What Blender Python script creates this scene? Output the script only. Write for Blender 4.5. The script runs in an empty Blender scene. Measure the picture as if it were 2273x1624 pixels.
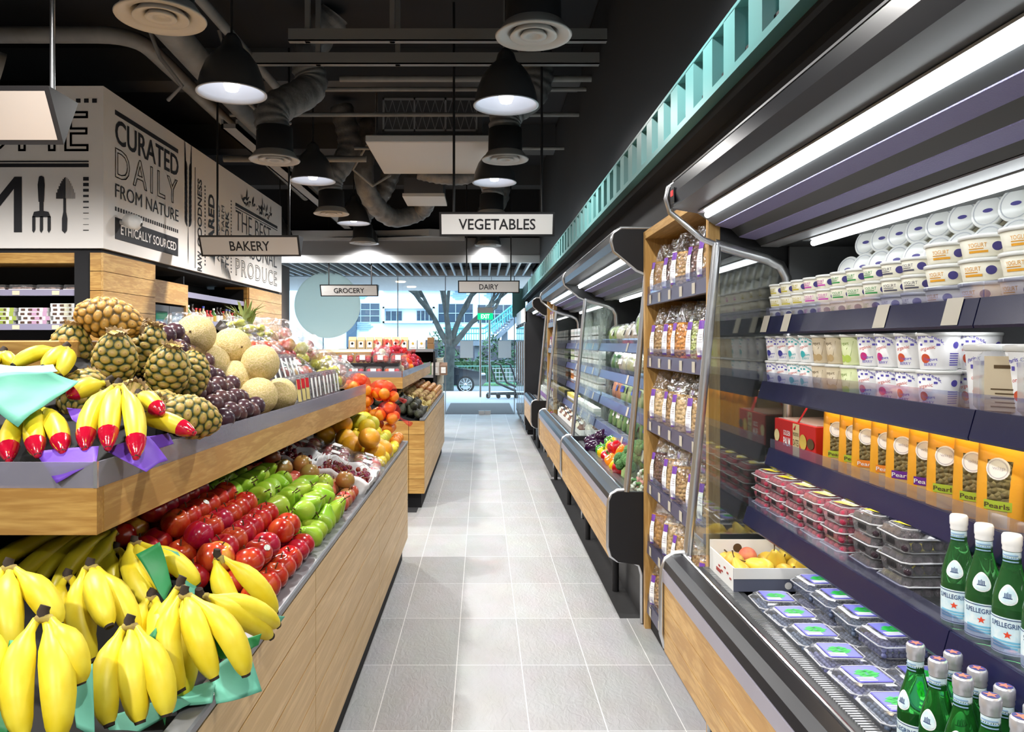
import bpy, math, random
from mathutils import Vector, Matrix, Euler, noise as mnoise

# ---------------------------------------------------------------- camera, sky, exposure
sc = bpy.context.scene
COL = sc.collection
PI = math.pi
F, CX, CY, EYE = 1700.0, 1070.0, 760.0, 1.49
cam_data = bpy.data.cameras.new('camera')
cam = bpy.data.objects.new('camera', cam_data)
COL.objects.link(cam)
cam.location = (0, 0, EYE)
cam.rotation_euler = (PI / 2, 0, 0)
cam_data.sensor_width = 36
cam_data.lens = F * 36 / 2273
cam_data.shift_x = (1136.5 - CX) / 2273
cam_data.shift_y = (CY - 812) / 2273
cam_data.clip_start = 0.05
cam_data.clip_end = 300
sc.camera = cam
sc.view_settings.view_transform = 'Standard'
sc.view_settings.look = 'None'
sc.view_settings.gamma = 1
sc.view_settings.exposure = 0.86
sc.view_settings.use_curve_mapping = False
sc.cycles.use_denoising = True
sc.cycles.max_bounces = 10
sc.cycles.diffuse_bounces = 4
sc.cycles.glossy_bounces = 4
sc.cycles.transmission_bounces = 8
sc.cycles.transparent_max_bounces = 24
sc.cycles.caustics_reflective = False
sc.cycles.caustics_refractive = False
sc.cycles.sample_clamp_indirect = 6
world = bpy.data.worlds.new('sky')
sc.world = world
world.use_nodes = True
wn = world.node_tree.nodes
wn['Background'].inputs[0].default_value = (0.60, 0.78, 0.95, 1)
wn['Background'].inputs[1].default_value = 3.5

LAMP_W = 152.0       # each hanging lamp
TUBE_E = 13.0        # strip lights of the chilled cases

# hanging lamps: two rows over the island and the aisle
LAMPS = [(0.17, 5.43), (0.13, 8.05), (0.12, 10.7), (0.10, 13.2),
         (-1.69, 5.17), (-1.76, 7.97), (-1.81, 10.8), (-1.98, 13.0),
         (-3.9, 4.6), (-1.66, 2.35), (0.2, 2.75), (-1.66, -0.4), (0.2, 0.1), (-0.7, -2.6), (-3.9, 1.9), (-3.35, 12.7)]
for lx, ly in LAMPS:
    ld = bpy.data.lights.new('lamp_light', 'SPOT')
    ld.energy = LAMP_W * (0.5 if lx > -1 else 1.0)
    ld.spot_size = math.radians(162)
    ld.spot_blend = 0.7
    ld.shadow_soft_size = 0.06
    ld.color = (1.0, 0.97, 0.93)
    lo = bpy.data.objects.new('lamp_light', ld)
    COL.objects.link(lo)
    lo.location = (lx, ly, 3.12)
# ---------------------------------------------------------------- helpers
R = random.Random(11)
CH = {}
ORD = ('first second third fourth fifth sixth seventh eighth ninth tenth eleventh twelfth thirteenth fourteenth fifteenth '
       'sixteenth seventeenth eighteenth nineteenth twentieth twenty-first twenty-second twenty-third twenty-fourth').split()


def at(px, py, d):
    return Vector(((px - CX) / F * d, d, EYE - (py - CY) / F * d))


def tag(o, label=None, cat=None, group=None, kind=None):
    if label: o['label'] = label
    if cat: o['category'] = cat
    if group: o['group'] = group
    if kind: o['kind'] = kind
    return o


def setpar(o, p):
    o.parent = p
    CH.setdefault(p, []).append(o)


def thing(name, loc=(0, 0, 0), rot=(0, 0, 0), label=None, cat=None, group=None, parent=None):
    o = bpy.data.objects.new(name, None)
    o.empty_display_size = 0.05
    COL.objects.link(o)
    o.location = loc
    o.rotation_euler = rot
    if parent: setpar(o, parent)
    return tag(o, label, cat, group)


TEXTS = {}


def text_geo(s, bold=0.0, outline=0.0, spacing=1.0):
    key = (s, bold, outline, spacing)
    if key in TEXTS: return TEXTS[key]
    c = bpy.data.curves.new('t', 'FONT')
    c.body = s
    c.size = 1.0
    c.space_character = spacing
    c.resolution_u = 3
    c.offset = bold
    if outline:
        c.fill_mode = 'NONE'
        c.bevel_depth = outline
        c.bevel_resolution = 0
    o = bpy.data.objects.new('t', c)
    me = o.to_mesh()
    vs = [tuple(v.co) for v in me.vertices]
    fs = [tuple(p.vertices) for p in me.polygons]
    o.to_mesh_clear()
    bpy.data.objects.remove(o)
    bpy.data.curves.remove(c)
    xs = [v[0] for v in vs]; ys = [v[1] for v in vs]
    x0, x1, y0, y1 = min(xs), max(xs), min(ys), max(ys)
    vs = [((x - x0) / (x1 - x0), (y - y0) / (y1 - y0)) for x, y, z in vs]
    TEXTS[key] = (vs, fs, (x1 - x0) / (y1 - y0))
    return TEXTS[key]


class MB:
    def __init__(s):
        s.v = []; s.f = []; s.m = []; s.s = []

    def add(s, vs, fs, m=0, sm=False, M=None):
        n = len(s.v)
        if M is not None: vs = [M @ Vector(v) for v in vs]
        s.v.extend(tuple(v) for v in vs)
        for f in fs:
            s.f.append(tuple(i + n for i in f)); s.m.append(m); s.s.append(sm)
        return s

    def box(s, x0, x1, y0, y1, z0, z1, m=0, b=0.0, M=None):
        x0, x1 = min(x0, x1), max(x0, x1); y0, y1 = min(y0, y1), max(y0, y1); z0, z1 = min(z0, z1), max(z0, z1)
        if b <= 0:
            vs = [(x, y, z) for x in (x0, x1) for y in (y0, y1) for z in (z0, z1)]
            fs = [(0, 1, 3, 2), (4, 6, 7, 5), (0, 4, 5, 1), (2, 3, 7, 6), (0, 2, 6, 4), (1, 5, 7, 3)]
            return s.add(vs, fs, m, False, M)
        b = min(b, (x1 - x0) / 2.01, (y1 - y0) / 2.01, (z1 - z0) / 2.01)
        vs = []; idx = {}
        X = (x0, x1); Y = (y0, y1); Z = (z0, z1)
        for i in (0, 1):
            for j in (0, 1):
                for k in (0, 1):
                    sx, sy, sz = (1 - 2 * i) * b, (1 - 2 * j) * b, (1 - 2 * k) * b
                    for a, p in (('x', (X[i], Y[j] + sy, Z[k] + sz)), ('y', (X[i] + sx, Y[j], Z[k] + sz)), ('z', (X[i] + sx, Y[j] + sy, Z[k]))):
                        idx[i, j, k, a] = len(vs); vs.append(p)
        fs = []
        for q in (0, 1):
            fs.append([idx[q, j, k, 'x'] for j, k in ((0, 0), (1, 0), (1, 1), (0, 1))][::1 if q else -1])
            fs.append([idx[i, q, k, 'y'] for i, k in ((0, 0), (1, 0), (1, 1), (0, 1))][::-1 if q else 1])
            fs.append([idx[i, j, q, 'z'] for i, j in ((0, 0), (1, 0), (1, 1), (0, 1))][::1 if q else -1])
        for a in (0, 1):
            for c in (0, 1):
                fs.append([idx[a, c, 0, 'x'], idx[a, c, 1, 'x'], idx[a, c, 1, 'y'], idx[a, c, 0, 'y']][::-1 if a == c else 1])
                fs.append([idx[a, 0, c, 'x'], idx[a, 1, c, 'x'], idx[a, 1, c, 'z'], idx[a, 0, c, 'z']][::1 if a == c else -1])
                fs.append([idx[0, a, c, 'y'], idx[1, a, c, 'y'], idx[1, a, c, 'z'], idx[0, a, c, 'z']][::-1 if a == c else 1])
        for i in (0, 1):
            for j in (0, 1):
                for k in (0, 1):
                    t = [idx[i, j, k, 'x'], idx[i, j, k, 'y'], idx[i, j, k, 'z']]
                    fs.append(t if (i + j + k) % 2 == 1 else t[::-1])
        return s.add(vs, fs, m, False, M)

    def poly(s, pts, m=0):
        return s.add(pts, [tuple(range(len(pts)))], m)

    def prism(s, pts, a, b, axis='y', m=0, sm=False):
        """extrude a closed 2D outline between a and b along axis; pts are the two other coordinates in order"""
        def P(p, t):
            return {'y': (p[0], t, p[1]), 'z': (p[0], p[1], t), 'x': (t, p[0], p[1])}[axis]
        n = len(pts)
        vs = [P(p, a) for p in pts] + [P(p, b) for p in pts]
        fs = [tuple(range(n)), tuple(range(2 * n - 1, n - 1, -1))]
        s.add(vs, fs, m, False)
        return s.add(vs, [(i, i + n, (i + 1) % n + n, (i + 1) % n) for i in range(n)], m, sm)

    def tube(s, pts, r, n=8, m=0, caps=True, closed=False, flat=1.0, sm=True, up=(0, 0, 1), rot=0.0):
        pts = [Vector(p) for p in pts]
        k = len(pts)
        rr = r if isinstance(r, (list, tuple)) else [r] * k
        vs = []
        prev = None
        for i, p in enumerate(pts):
            a = pts[(i - 1) % k] if (closed or i > 0) else p
            b = pts[(i + 1) % k] if (closed or i < k - 1) else p
            t = (b - a).normalized()
            if prev is None:
                u = Vector(up)
                if abs(t.dot(u)) > 0.95: u = Vector((1, 0, 0))
                x = t.cross(u).normalized()
            else:
                x = (prev - t * prev.dot(t)).normalized()
            prev = x
            y = t.cross(x)
            for j in range(n):
                an = 2 * PI * (j / n) + rot
                vs.append(p + x * (math.cos(an) * rr[i]) + y * (math.sin(an) * rr[i] * flat))
        fs = []
        for i in range(k if closed else k - 1):
            i2 = (i + 1) % k
            for j in range(n):
                j2 = (j + 1) % n
                fs.append((i * n + j, i * n + j2, i2 * n + j2, i2 * n + j))
        s.add(vs, fs, m, sm)
        if caps and not closed:
            s.add(vs[:n], [tuple(range(n - 1, -1, -1))], m)
            s.add(vs[-n:], [tuple(range(n))], m)
        return s

    def lathe(s, prof, n=24, m=0, M=None, ms=None, sm=True, fn=None):
        """prof: (r, z) from bottom to top; ms: a material per band"""
        vs = []
        for r, z in prof:
            for j in range(n):
                a = 2 * PI * j / n
                p = (r * math.cos(a), r * math.sin(a), z)
                vs.append(fn(p, a) if fn else p)
        if M is not None: vs = [M @ Vector(v) for v in vs]
        base = len(s.v)
        s.v.extend(tuple(v) for v in vs)
        for i in range(len(prof) - 1):
            mm = ms[i] if ms else m
            for j in range(n):
                j2 = (j + 1) % n
                s.f.append((base + i * n + j, base + i * n + j2, base + (i + 1) * n + j2, base + (i + 1) * n + j))
                s.m.append(mm); s.s.append(sm)
        return s

    def ball(s, c, r, n=12, k=8, m=0, sc_=(1, 1, 1)):
        prof = [(r * math.sin(PI * i / k), -r * math.cos(PI * i / k)) for i in range(k + 1)]
        prof[0] = (r * 0.02, -r); prof[-1] = (r * 0.02, r)
        M = Matrix.Translation(c) @ Matrix.Diagonal((sc_[0], sc_[1], sc_[2], 1))
        return s.lathe(prof, n, m, M)

    def grid(s, fn, nu, nv, m=0, sm=True):
        vs = [fn(i / nu, j / nv) for i in range(nu + 1) for j in range(nv + 1)]
        w = nv + 1
        fs = [(i * w + j, (i + 1) * w + j, (i + 1) * w + j + 1, i * w + j + 1) for i in range(nu) for j in range(nv)]
        return s.add(vs, fs, m, sm)

    def disc(s, c, r, nrm=(0, 0, 1), n=24, m=0, sx=1.0):
        q = Vector(nrm).to_track_quat('Z', 'Y')
        vs = [Vector(c) + q @ Vector((r * sx * math.cos(2 * PI * i / n), r * math.sin(2 * PI * i / n), 0)) for i in range(n)]
        return s.add(vs, [tuple(range(n))], m)

    def text(s, t, w, h, fn, m=0, bold=0.0, outline=0.0, spacing=1.0):
        """lettering filling a w x h field, fn((x, y)) -> point"""
        vs, fs, asp = text_geo(t, bold, outline, spacing)
        if h is None: h = w / asp
        if w is None: w = h * asp
        return s.add([fn((x * w, y * h)) for x, y in vs], fs, m)

    def build(s, name, mats, parent=None, mesh_only=False):
        me = bpy.data.meshes.new(name)
        me.from_pydata(s.v, [], s.f)
        for mm in (mats if isinstance(mats, (list, tuple)) else [mats]): me.materials.append(mm)
        me.polygons.foreach_set('material_index', s.m)
        me.polygons.foreach_set('use_smooth', s.s)
        me.update()
        if mesh_only: return me
        o = bpy.data.objects.new(name, me)
        COL.objects.link(o)
        if parent: setpar(o, parent)
        return o


def solid(o, t, offset=0.0):
    md = o.modifiers.new('thickness', 'SOLIDIFY'); md.thickness = t; md.offset = offset
    return o


def dup(root, **kw):
    c = root.copy(); COL.objects.link(c)
    for ch in CH.get(root, ()):
        d = ch.copy(); COL.objects.link(d); setpar(d, c)
        for g in CH.get(ch, ()):
            e = g.copy(); COL.objects.link(e); setpar(e, d)
    return c


class Kind:
    """one kind of thing: built once, then copied with its parts"""
    def __init__(s, fn, *a):
        s.fn = fn; s.a = a; s.root = None

    def put(s, loc, rot=(0, 0, 0), label=None, cat=None, group=None, scale=1.0):
        if s.root is None:
            s.root = o = s.fn(*s.a)
        else:
            o = dup(s.root)
            for k in ('label', 'category', 'group'):
                if k in o.keys(): del o[k]
        o.location = loc
        o.rotation_euler = rot if not isinstance(rot, Matrix) else rot.to_euler()
        o.scale = (scale,) * 3 if not isinstance(scale, tuple) else scale
        return tag(o, label, cat, group)


# ---------------------------------------------------------------- materials
MATS = {}


def mat(name, col, rough=0.5, metal=0.0, spec=0.5, coat=0.0, emit=None, es=0.0, trans=0.0, ior=1.45, col2=None, ns=8.0, nd=3.0,
        stretch=(1, 1, 1), bump=0.0, bs=60.0, var=0.0, sss=0.0, ramp=(0.35, 0.65), alpha=1.0):
    if name in MATS: return MATS[name]
    m = bpy.data.materials.new(name); MATS[name] = m
    m.use_nodes = True
    nt = m.node_tree; N = nt.nodes; L = nt.links
    b = N['Principled BSDF']
    b.inputs['Base Color'].default_value = (*col, 1)
    b.inputs['Roughness'].default_value = rough
    b.inputs['Metallic'].default_value = metal
    b.inputs['Specular IOR Level'].default_value = spec
    b.inputs['Coat Weight'].default_value = coat
    b.inputs['Coat Roughness'].default_value = 0.08
    b.inputs['Transmission Weight'].default_value = trans
    b.inputs['IOR'].default_value = ior
    b.inputs['Alpha'].default_value = alpha
    if sss:
        b.inputs['Subsurface Weight'].default_value = sss
        b.inputs['Subsurface Scale'].default_value = 0.01
    if emit:
        b.inputs['Emission Color'].default_value = (*emit, 1)
        b.inputs['Emission Strength'].default_value = es
    src = None
    if col2 or bump:
        tc = N.new('ShaderNodeTexCoord'); mp = N.new('ShaderNodeMapping')
        mp.inputs['Scale'].default_value = stretch
        oi = N.new('ShaderNodeObjectInfo')
        ad = N.new('ShaderNodeVectorMath'); ad.operation = 'MULTIPLY_ADD'
        ad.inputs[1].default_value = (7.3, 5.1, 9.7)
        L.new(oi.outputs['Random'], ad.inputs[0]); L.new(tc.outputs['Object'], ad.inputs[2])
        L.new(ad.outputs[0], mp.inputs['Vector'])
    if col2:
        n = N.new('ShaderNodeTexNoise'); n.inputs['Scale'].default_value = ns; n.inputs['Detail'].default_value = nd
        L.new(mp.outputs[0], n.inputs['Vector'])
        r = N.new('ShaderNodeValToRGB')
        r.color_ramp.elements[0].position = ramp[0]; r.color_ramp.elements[1].position = ramp[1]
        r.color_ramp.elements[0].color = (*col, 1); r.color_ramp.elements[1].color = (*col2, 1)
        L.new(n.outputs['Fac'], r.inputs[0])
        src = r.outputs[0]
    if var:
        oi2 = N.new('ShaderNodeObjectInfo')
        hs = N.new('ShaderNodeHueSaturation')
        mr = N.new('ShaderNodeMapRange')
        mr.inputs['To Min'].default_value = 0.5 - var * 0.12; mr.inputs['To Max'].default_value = 0.5 + var * 0.12
        mr2 = N.new('ShaderNodeMapRange')
        mr2.inputs['To Min'].default_value = 1 - var; mr2.inputs['To Max'].default_value = 1 + var
        L.new(oi2.outputs['Random'], mr.inputs[0]); L.new(oi2.outputs['Random'], mr2.inputs[0])
        L.new(mr.outputs[0], hs.inputs['Hue']); L.new(mr2.outputs[0], hs.inputs['Value'])
        if src: L.new(src, hs.inputs['Color'])
        else: hs.inputs['Color'].default_value = (*col, 1)
        src = hs.outputs[0]
    if src: L.new(src, b.inputs['Base Color'])
    if bump:
        n2 = N.new('ShaderNodeTexNoise'); n2.inputs['Scale'].default_value = bs; n2.inputs['Detail'].default_value = 4
        L.new(mp.outputs[0], n2.inputs['Vector'])
        bp = N.new('ShaderNodeBump'); bp.inputs['Strength'].default_value = bump; bp.inputs['Distance'].default_value = 0.01
        L.new(n2.outputs['Fac'], bp.inputs['Height']); L.new(bp.outputs[0], b.inputs['Normal'])
    return m


def clear(name, tint=(1, 1, 1), gloss=0.12, milk=0.03, rough=0.04, milkcol=(0.9, 0.92, 0.95), smear=0.0, bump=0.0):
    """see-through sheet: transparent with a glossy coat and a little haze"""
    if name in MATS: return MATS[name]
    m = bpy.data.materials.new(name); MATS[name] = m
    m.use_nodes = True
    nt = m.node_tree; N = nt.nodes; L = nt.links
    N.remove(N['Principled BSDF'])
    out = N['Material Output']
    tr = N.new('ShaderNodeBsdfTransparent'); tr.inputs[0].default_value = (*tint, 1)
    gl = N.new('ShaderNodeBsdfGlossy'); gl.inputs['Roughness'].default_value = rough
    df = N.new('ShaderNodeBsdfDiffuse'); df.inputs[0].default_value = (*milkcol, 1)
    lw = N.new('ShaderNodeLayerWeight'); lw.inputs['Blend'].default_value = 0.25
    mr = N.new('ShaderNodeMapRange'); mr.inputs['To Min'].default_value = gloss; mr.inputs['To Max'].default_value = min(0.9, gloss * 5)
    L.new(lw.outputs['Fresnel'], mr.inputs[0])
    m1 = N.new('ShaderNodeMixShader'); m2 = N.new('ShaderNodeMixShader')
    m1.inputs[0].default_value = milk
    if smear:
        tc = N.new('ShaderNodeTexCoord'); mp = N.new('ShaderNodeMapping'); mp.inputs['Scale'].default_value = (2.2, 2.2, 0.7)
        nz = N.new('ShaderNodeTexNoise'); nz.inputs['Scale'].default_value = 3.0; nz.inputs['Detail'].default_value = 6; nz.inputs['Roughness'].default_value = 0.65
        L.new(tc.outputs['Object'], mp.inputs[0]); L.new(mp.outputs[0], nz.inputs['Vector'])
        sr = N.new('ShaderNodeMapRange'); sr.inputs['From Min'].default_value = 0.46; sr.inputs['From Max'].default_value = 0.72
        sr.inputs['To Min'].default_value = milk; sr.inputs['To Max'].default_value = smear
        L.new(nz.outputs['Fac'], sr.inputs[0]); L.new(sr.outputs[0], m1.inputs[0])
    if bump:
        tc = N.new('ShaderNodeTexCoord')
        nz = N.new('ShaderNodeTexNoise'); nz.inputs['Scale'].default_value = 35; nz.inputs['Detail'].default_value = 3
        L.new(tc.outputs['Object'], nz.inputs['Vector'])
        bp = N.new('ShaderNodeBump'); bp.inputs['Strength'].default_value = bump; bp.inputs['Distance'].default_value = 0.02
        L.new(nz.outputs['Fac'], bp.inputs['Height'])
        L.new(bp.outputs[0], gl.inputs['Normal']); L.new(bp.outputs[0], lw.inputs['Normal'])
    L.new(tr.outputs[0], m1.inputs[1]); L.new(df.outputs[0], m1.inputs[2])
    L.new(mr.outputs[0], m2.inputs[0]); L.new(m1.outputs[0], m2.inputs[1]); L.new(gl.outputs[0], m2.inputs[2])
    L.new(m2.outputs[0], out.inputs[0])
    return m


def wood(name, c1, c2, axis='y', rough=0.42, fine=1.0, long=0.9):
    """oak grain running along an axis"""
    if name in MATS: return MATS[name]
    m = bpy.data.materials.new(name); MATS[name] = m
    m.use_nodes = True
    nt = m.node_tree; N = nt.nodes; L = nt.links
    b = N['Principled BSDF']; b.inputs['Roughness'].default_value = rough
    tc = N.new('ShaderNodeTexCoord'); mp = N.new('ShaderNodeMapping')
    s = {'x': (long, 9, 9), 'y': (9, long, 9), 'z': (9, 9, long)}[axis]
    mp.inputs['Scale'].default_value = s
    L.new(tc.outputs['Object'], mp.inputs[0])
    n1 = N.new('ShaderNodeTexNoise'); n1.inputs['Scale'].default_value = 1.6; n1.inputs['Detail'].default_value = 5; n1.inputs['Distortion'].default_value = 1.1
    n2 = N.new('ShaderNodeTexNoise'); n2.inputs['Scale'].default_value = 14 * fine; n2.inputs['Detail'].default_value = 3
    L.new(mp.outputs[0], n1.inputs['Vector']); L.new(mp.outputs[0], n2.inputs['Vector'])
    mu = N.new('ShaderNodeMath'); mu.operation = 'MULTIPLY'; mu.inputs[1].default_value = 7
    si = N.new('ShaderNodeMath'); si.operation = 'PINGPONG'; si.inputs[1].default_value = 1
    L.new(n1.outputs['Fac'], mu.inputs[0]); L.new(mu.outputs[0], si.inputs[0])
    mx = N.new('ShaderNodeMath'); mx.operation = 'MULTIPLY_ADD'; mx.inputs[1].default_value = 0.45
    L.new(si.outputs[0], mx.inputs[0]); L.new(n2.outputs['Fac'], mx.inputs[2])
    r = N.new('ShaderNodeValToRGB')
    r.color_ramp.elements[0].position = 0.38; r.color_ramp.elements[1].position = 0.85
    r.color_ramp.elements[0].color = (*c1, 1); r.color_ramp.elements[1].color = (*c2, 1)
    L.new(mx.outputs[0], r.inputs[0]); L.new(r.outputs[0], b.inputs['Base Color'])
    bp = N.new('ShaderNodeBump'); bp.inputs['Strength'].default_value = 0.08; bp.inputs['Distance'].default_value = 0.004
    L.new(mx.outputs[0], bp.inputs['Height']); L.new(bp.outputs[0], b.inputs['Normal'])
    return m


OAK_Y = wood('oak_along', (0.63, 0.40, 0.145), (0.45, 0.25, 0.075), 'y')
OAK_X = wood('oak_across', (0.60, 0.36, 0.105), (0.42, 0.22, 0.055), 'x')
OAK_Z = wood('oak_upright', (0.60, 0.37, 0.13), (0.43, 0.24, 0.07), 'z')
PALE_Y = wood('pale_oak', (0.72, 0.51, 0.25), (0.57, 0.38, 0.16), 'y', long=0.45)
BLACK = mat('black_metal', (0.012, 0.012, 0.014), 0.45)
BLACKM = mat('black_matt', (0.010, 0.010, 0.012), 0.8)
BLACKP = mat('black_plastic', (0.015, 0.015, 0.016), 0.3)
DGREY = mat('dark_grey_metal', (0.06, 0.06, 0.065), 0.45)
GREY = mat('grey_metal', (0.28, 0.285, 0.30), 0.42, 0.3)
STEEL = mat('brushed_steel', (0.62, 0.63, 0.65), 0.28, 0.9)
CHROME = mat('chrome', (0.8, 0.8, 0.82), 0.12, 1.0)
WHITE = mat('white_plastic', (0.83, 0.83, 0.82), 0.35)
PAPER = mat('white_paper', (0.85, 0.85, 0.84), 0.7)
INK = mat('black_ink', (0.014, 0.014, 0.018), 0.6)
PIPE = mat('painted_pipe', (0.20, 0.195, 0.185), 0.6, col2=(0.15, 0.147, 0.14), ns=6)
DUCT = mat('flexible_duct', (0.20, 0.195, 0.19), 0.5, 0.25, col2=(0.12, 0.12, 0.12), ns=9, bump=0.6, bs=26)
CLEAR = clear('clear_film', gloss=0.065, milk=0.025, rough=0.12, bump=0.8)
CLAM = clear('clear_plastic', gloss=0.12, milk=0.08, rough=0.06)
GLASS = clear('pane_glass', (0.93, 0.97, 0.97), gloss=0.03, milk=0.0, rough=0.01)
# ---------------------------------------------------------------- room shell
def struct(name, bm, mats, parent=None):
    o = bm.build(name, mats, parent)
    if parent is None: o['kind'] = 'structure'
    return o


def tile_material():
    m = bpy.data.materials.new('floor_tiles'); m.use_nodes = True
    nt = m.node_tree; N = nt.nodes; L = nt.links
    b = N['Principled BSDF']
    tc = N.new('ShaderNodeTexCoord'); mp = N.new('ShaderNodeMapping'); mp.inputs['Location'].default_value = (0.417, -2.94, 0)
    br = N.new('ShaderNodeTexBrick'); br.offset = 0; br.inputs['Scale'].default_value = 1
    br.inputs['Brick Width'].default_value = 0.3; br.inputs['Row Height'].default_value = 0.6
    br.inputs['Mortar Size'].default_value = 0.0022; br.inputs['Mortar Smooth'].default_value = 0.1
    br.inputs['Color1'].default_value = (0.33, 0.34, 0.36, 1); br.inputs['Color2'].default_value = (0.41, 0.42, 0.44, 1)
    br.inputs['Mortar'].default_value = (0.74, 0.74, 0.74, 1)
    L.new(tc.outputs['Object'], mp.inputs[0]); L.new(mp.outputs[0], br.inputs['Vector'])
    nz = N.new('ShaderNodeTexNoise'); nz.inputs['Scale'].default_value = 3.0; nz.inputs['Detail'].default_value = 8
    mp2 = N.new('ShaderNodeMapping'); mp2.inputs['Scale'].default_value = (2.0, 1.0, 1)
    L.new(tc.outputs['Object'], mp2.inputs[0]); L.new(mp2.outputs[0], nz.inputs['Vector'])
    mix = N.new('ShaderNodeMix'); mix.data_type = 'RGBA'; mix.blend_type = 'OVERLAY'; mix.inputs[0].default_value = 0.25
    L.new(br.outputs['Color'], mix.inputs[6]); L.new(nz.outputs['Color'], mix.inputs[7])
    hs = N.new('ShaderNodeHueSaturation'); hs.inputs['Saturation'].default_value = 0.35
    L.new(mix.outputs[2], hs.inputs['Color']); L.new(hs.outputs[0], b.inputs['Base Color'])
    n2 = N.new('ShaderNodeTexNoise'); n2.inputs['Scale'].default_value = 16; n2.inputs['Detail'].default_value = 5; n2.inputs['Distortion'].default_value = 1.5
    mp3 = N.new('ShaderNodeMapping'); mp3.inputs['Scale'].default_value = (2.2, 1, 1); mp3.inputs['Rotation'].default_value = (0, 0, 0.5)
    L.new(tc.outputs['Object'], mp3.inputs[0]); L.new(mp3.outputs[0], n2.inputs['Vector'])
    bp = N.new('ShaderNodeBump'); bp.inputs['Strength'].default_value = 0.35; bp.inputs['Distance'].default_value = 0.008
    L.new(n2.outputs['Fac'], bp.inputs['Height']); L.new(bp.outputs[0], b.inputs['Normal'])
    b.inputs['Roughness'].default_value = 0.42
    return m


YB = 15.9
XR = 1.62
struct('floor', MB().box(-9, XR, -4, YB, -0.1, 0), tile_material())
struct('ceiling', MB().box(-9, XR, -4, YB, 4.45, 4.55), mat('ceiling_black', (0.015, 0.015, 0.018), 0.9))
struct('wall_right', MB().box(XR, XR + 0.1, -4, YB + 0.2, 0, 4.55), BLACKM)
struct('wall_left', MB().box(-9.1, -9, -4, YB + 0.2, 0, 4.55), mat('wall_dark', (0.05, 0.045, 0.042), 0.8))
struct('wall_back', MB().box(-9, XR, -4.1, -4, 0, 4.55), mat('wall_grey', (0.6, 0.6, 0.6), 0.7))
# dark tile strip under the chilled cases
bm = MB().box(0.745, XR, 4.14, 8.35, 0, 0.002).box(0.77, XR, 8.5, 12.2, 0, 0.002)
struct('floor_strip', bm, mat('dark_tile_and_shade', (0.05, 0.05, 0.052), 0.5, bump=0.2, bs=16))
struct('floor_strip', MB().box(-2.4, -0.575, 6.72, 10.4, 0, 0.002), mat('dark_tile_and_shade', (0.05, 0.05, 0.052), 0.5))  # shade under the second fruit stand, laid down as a dark strip

# bulkhead over the cases: black soffit with a teal ribbed cladding and a light strip on top
bk = struct('trim_1', MB().box(0.83, XR, -3.5, 15.2, 2.30, 2.42).box(0.90, XR, -3.5, 15.2, 2.05, 2.30).box(1.0, XR, -3.5, 15.2, 2.42, 4.4), BLACKM)
TEAL = mat('teal_paint', (0.12, 0.31, 0.315), 0.4)
bm = MB()
yy = -3.5
prof = []
while yy < 15.0:                     # folded sheet like a container wall: flats and grooves
    prof += [(0.80, yy), (0.80, yy + 0.112), (0.855, yy + 0.130), (0.855, yy + 0.219)]
    yy += 0.237
prof += [(0.80, 15.15), (0.88, 15.15), (0.88, -3.5)]
bm.prism(prof, 2.36, 2.55, 'z')
bm.box(0.80, 0.87, -3.5, 15.15, 2.548, 2.551)
bm.box(0.785, 0.86, -3.5, 15.15, 2.335, 2.36)
bm.box(0.80, 0.86, -3.5, 15.15, 2.55, 2.562)
bm.box(0.60, 0.86, 15.15, 15.2, 2.0, 2.56)
t2 = struct('trim_2', bm, TEAL)
t2['label'] = 'ribbed teal cladding along the top of the chilled cases'
MB().box(0.812, 0.835, -3.5, 15.1, 2.564, 2.576).build('light_strip', mat('strip_glow', (1, 1, 1), emit=(0.82, 0.95, 1.0), es=9), t2)

# far end: slatted ceiling, fascia, glass front, porch soffit
struct('wall_upper', MB().box(-9, XR, 13.45, 13.5, 3.2, 4.45), BLACKM)
struct('trim_3', MB().box(-9, XR, 13.25, 13.4, 2.98, 3.3), mat('fascia_grey', (0.17, 0.17, 0.175), 0.7))
struct('trim_4', MB().prism([(-4.2, 13.9), (-0.9, 13.0), (-0.3, 13.25), (-0.3, 13.24), (-9, 13.24), (-9, 13.9)], 3.3, 3.42, 'z').box(-9, -0.3, 13.2, 13.3, 3.25, 3.42), mat('gypsum', (0.36, 0.37, 0.38), 0.8))
struct('ceiling_end', MB().box(-9, XR, 13.3, YB, 3.06, 3.2), BLACKM)
bm = MB()
for i in range(60):
    x = -8.8 + i * 0.175
    if x < 1.5: bm.box(x, x + 0.035, 13.3, YB - 0.05, 2.87, 2.94)
bm.box(-9, XR, 13.24, 13.30, 2.87, 3.0).box(-9, XR, YB - 0.08, YB - 0.02, 2.87, 3.0)
struct('trim_5', bm, mat('slat_aluminium', (0.55, 0.56, 0.57), 0.4, 0.4))
MULL = mat('mullion', (0.30, 0.33, 0.35), 0.4, 0.4)
bm = MB().box(-9, XR, YB, YB + 0.06, 2.86, 3.2)
for x in (-6.6, -4.9, -3.3, -1.75, -0.76, 0.67):
    bm.box(x - 0.008, x + 0.008, YB, YB + 0.03, 0.0, 2.86)
struct('trim_6', bm, MULL)
n = 1
for a, b in ((-9, -6.61), (-6.59, -4.91), (-4.89, -3.31), (-3.29, -1.76), (-1.74, -0.77), (0.68, XR)):
    struct('window_%d' % n, MB().box(a, b, YB + 0.005, YB + 0.02, 0.0, 2.86), GLASS); n += 1
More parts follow.
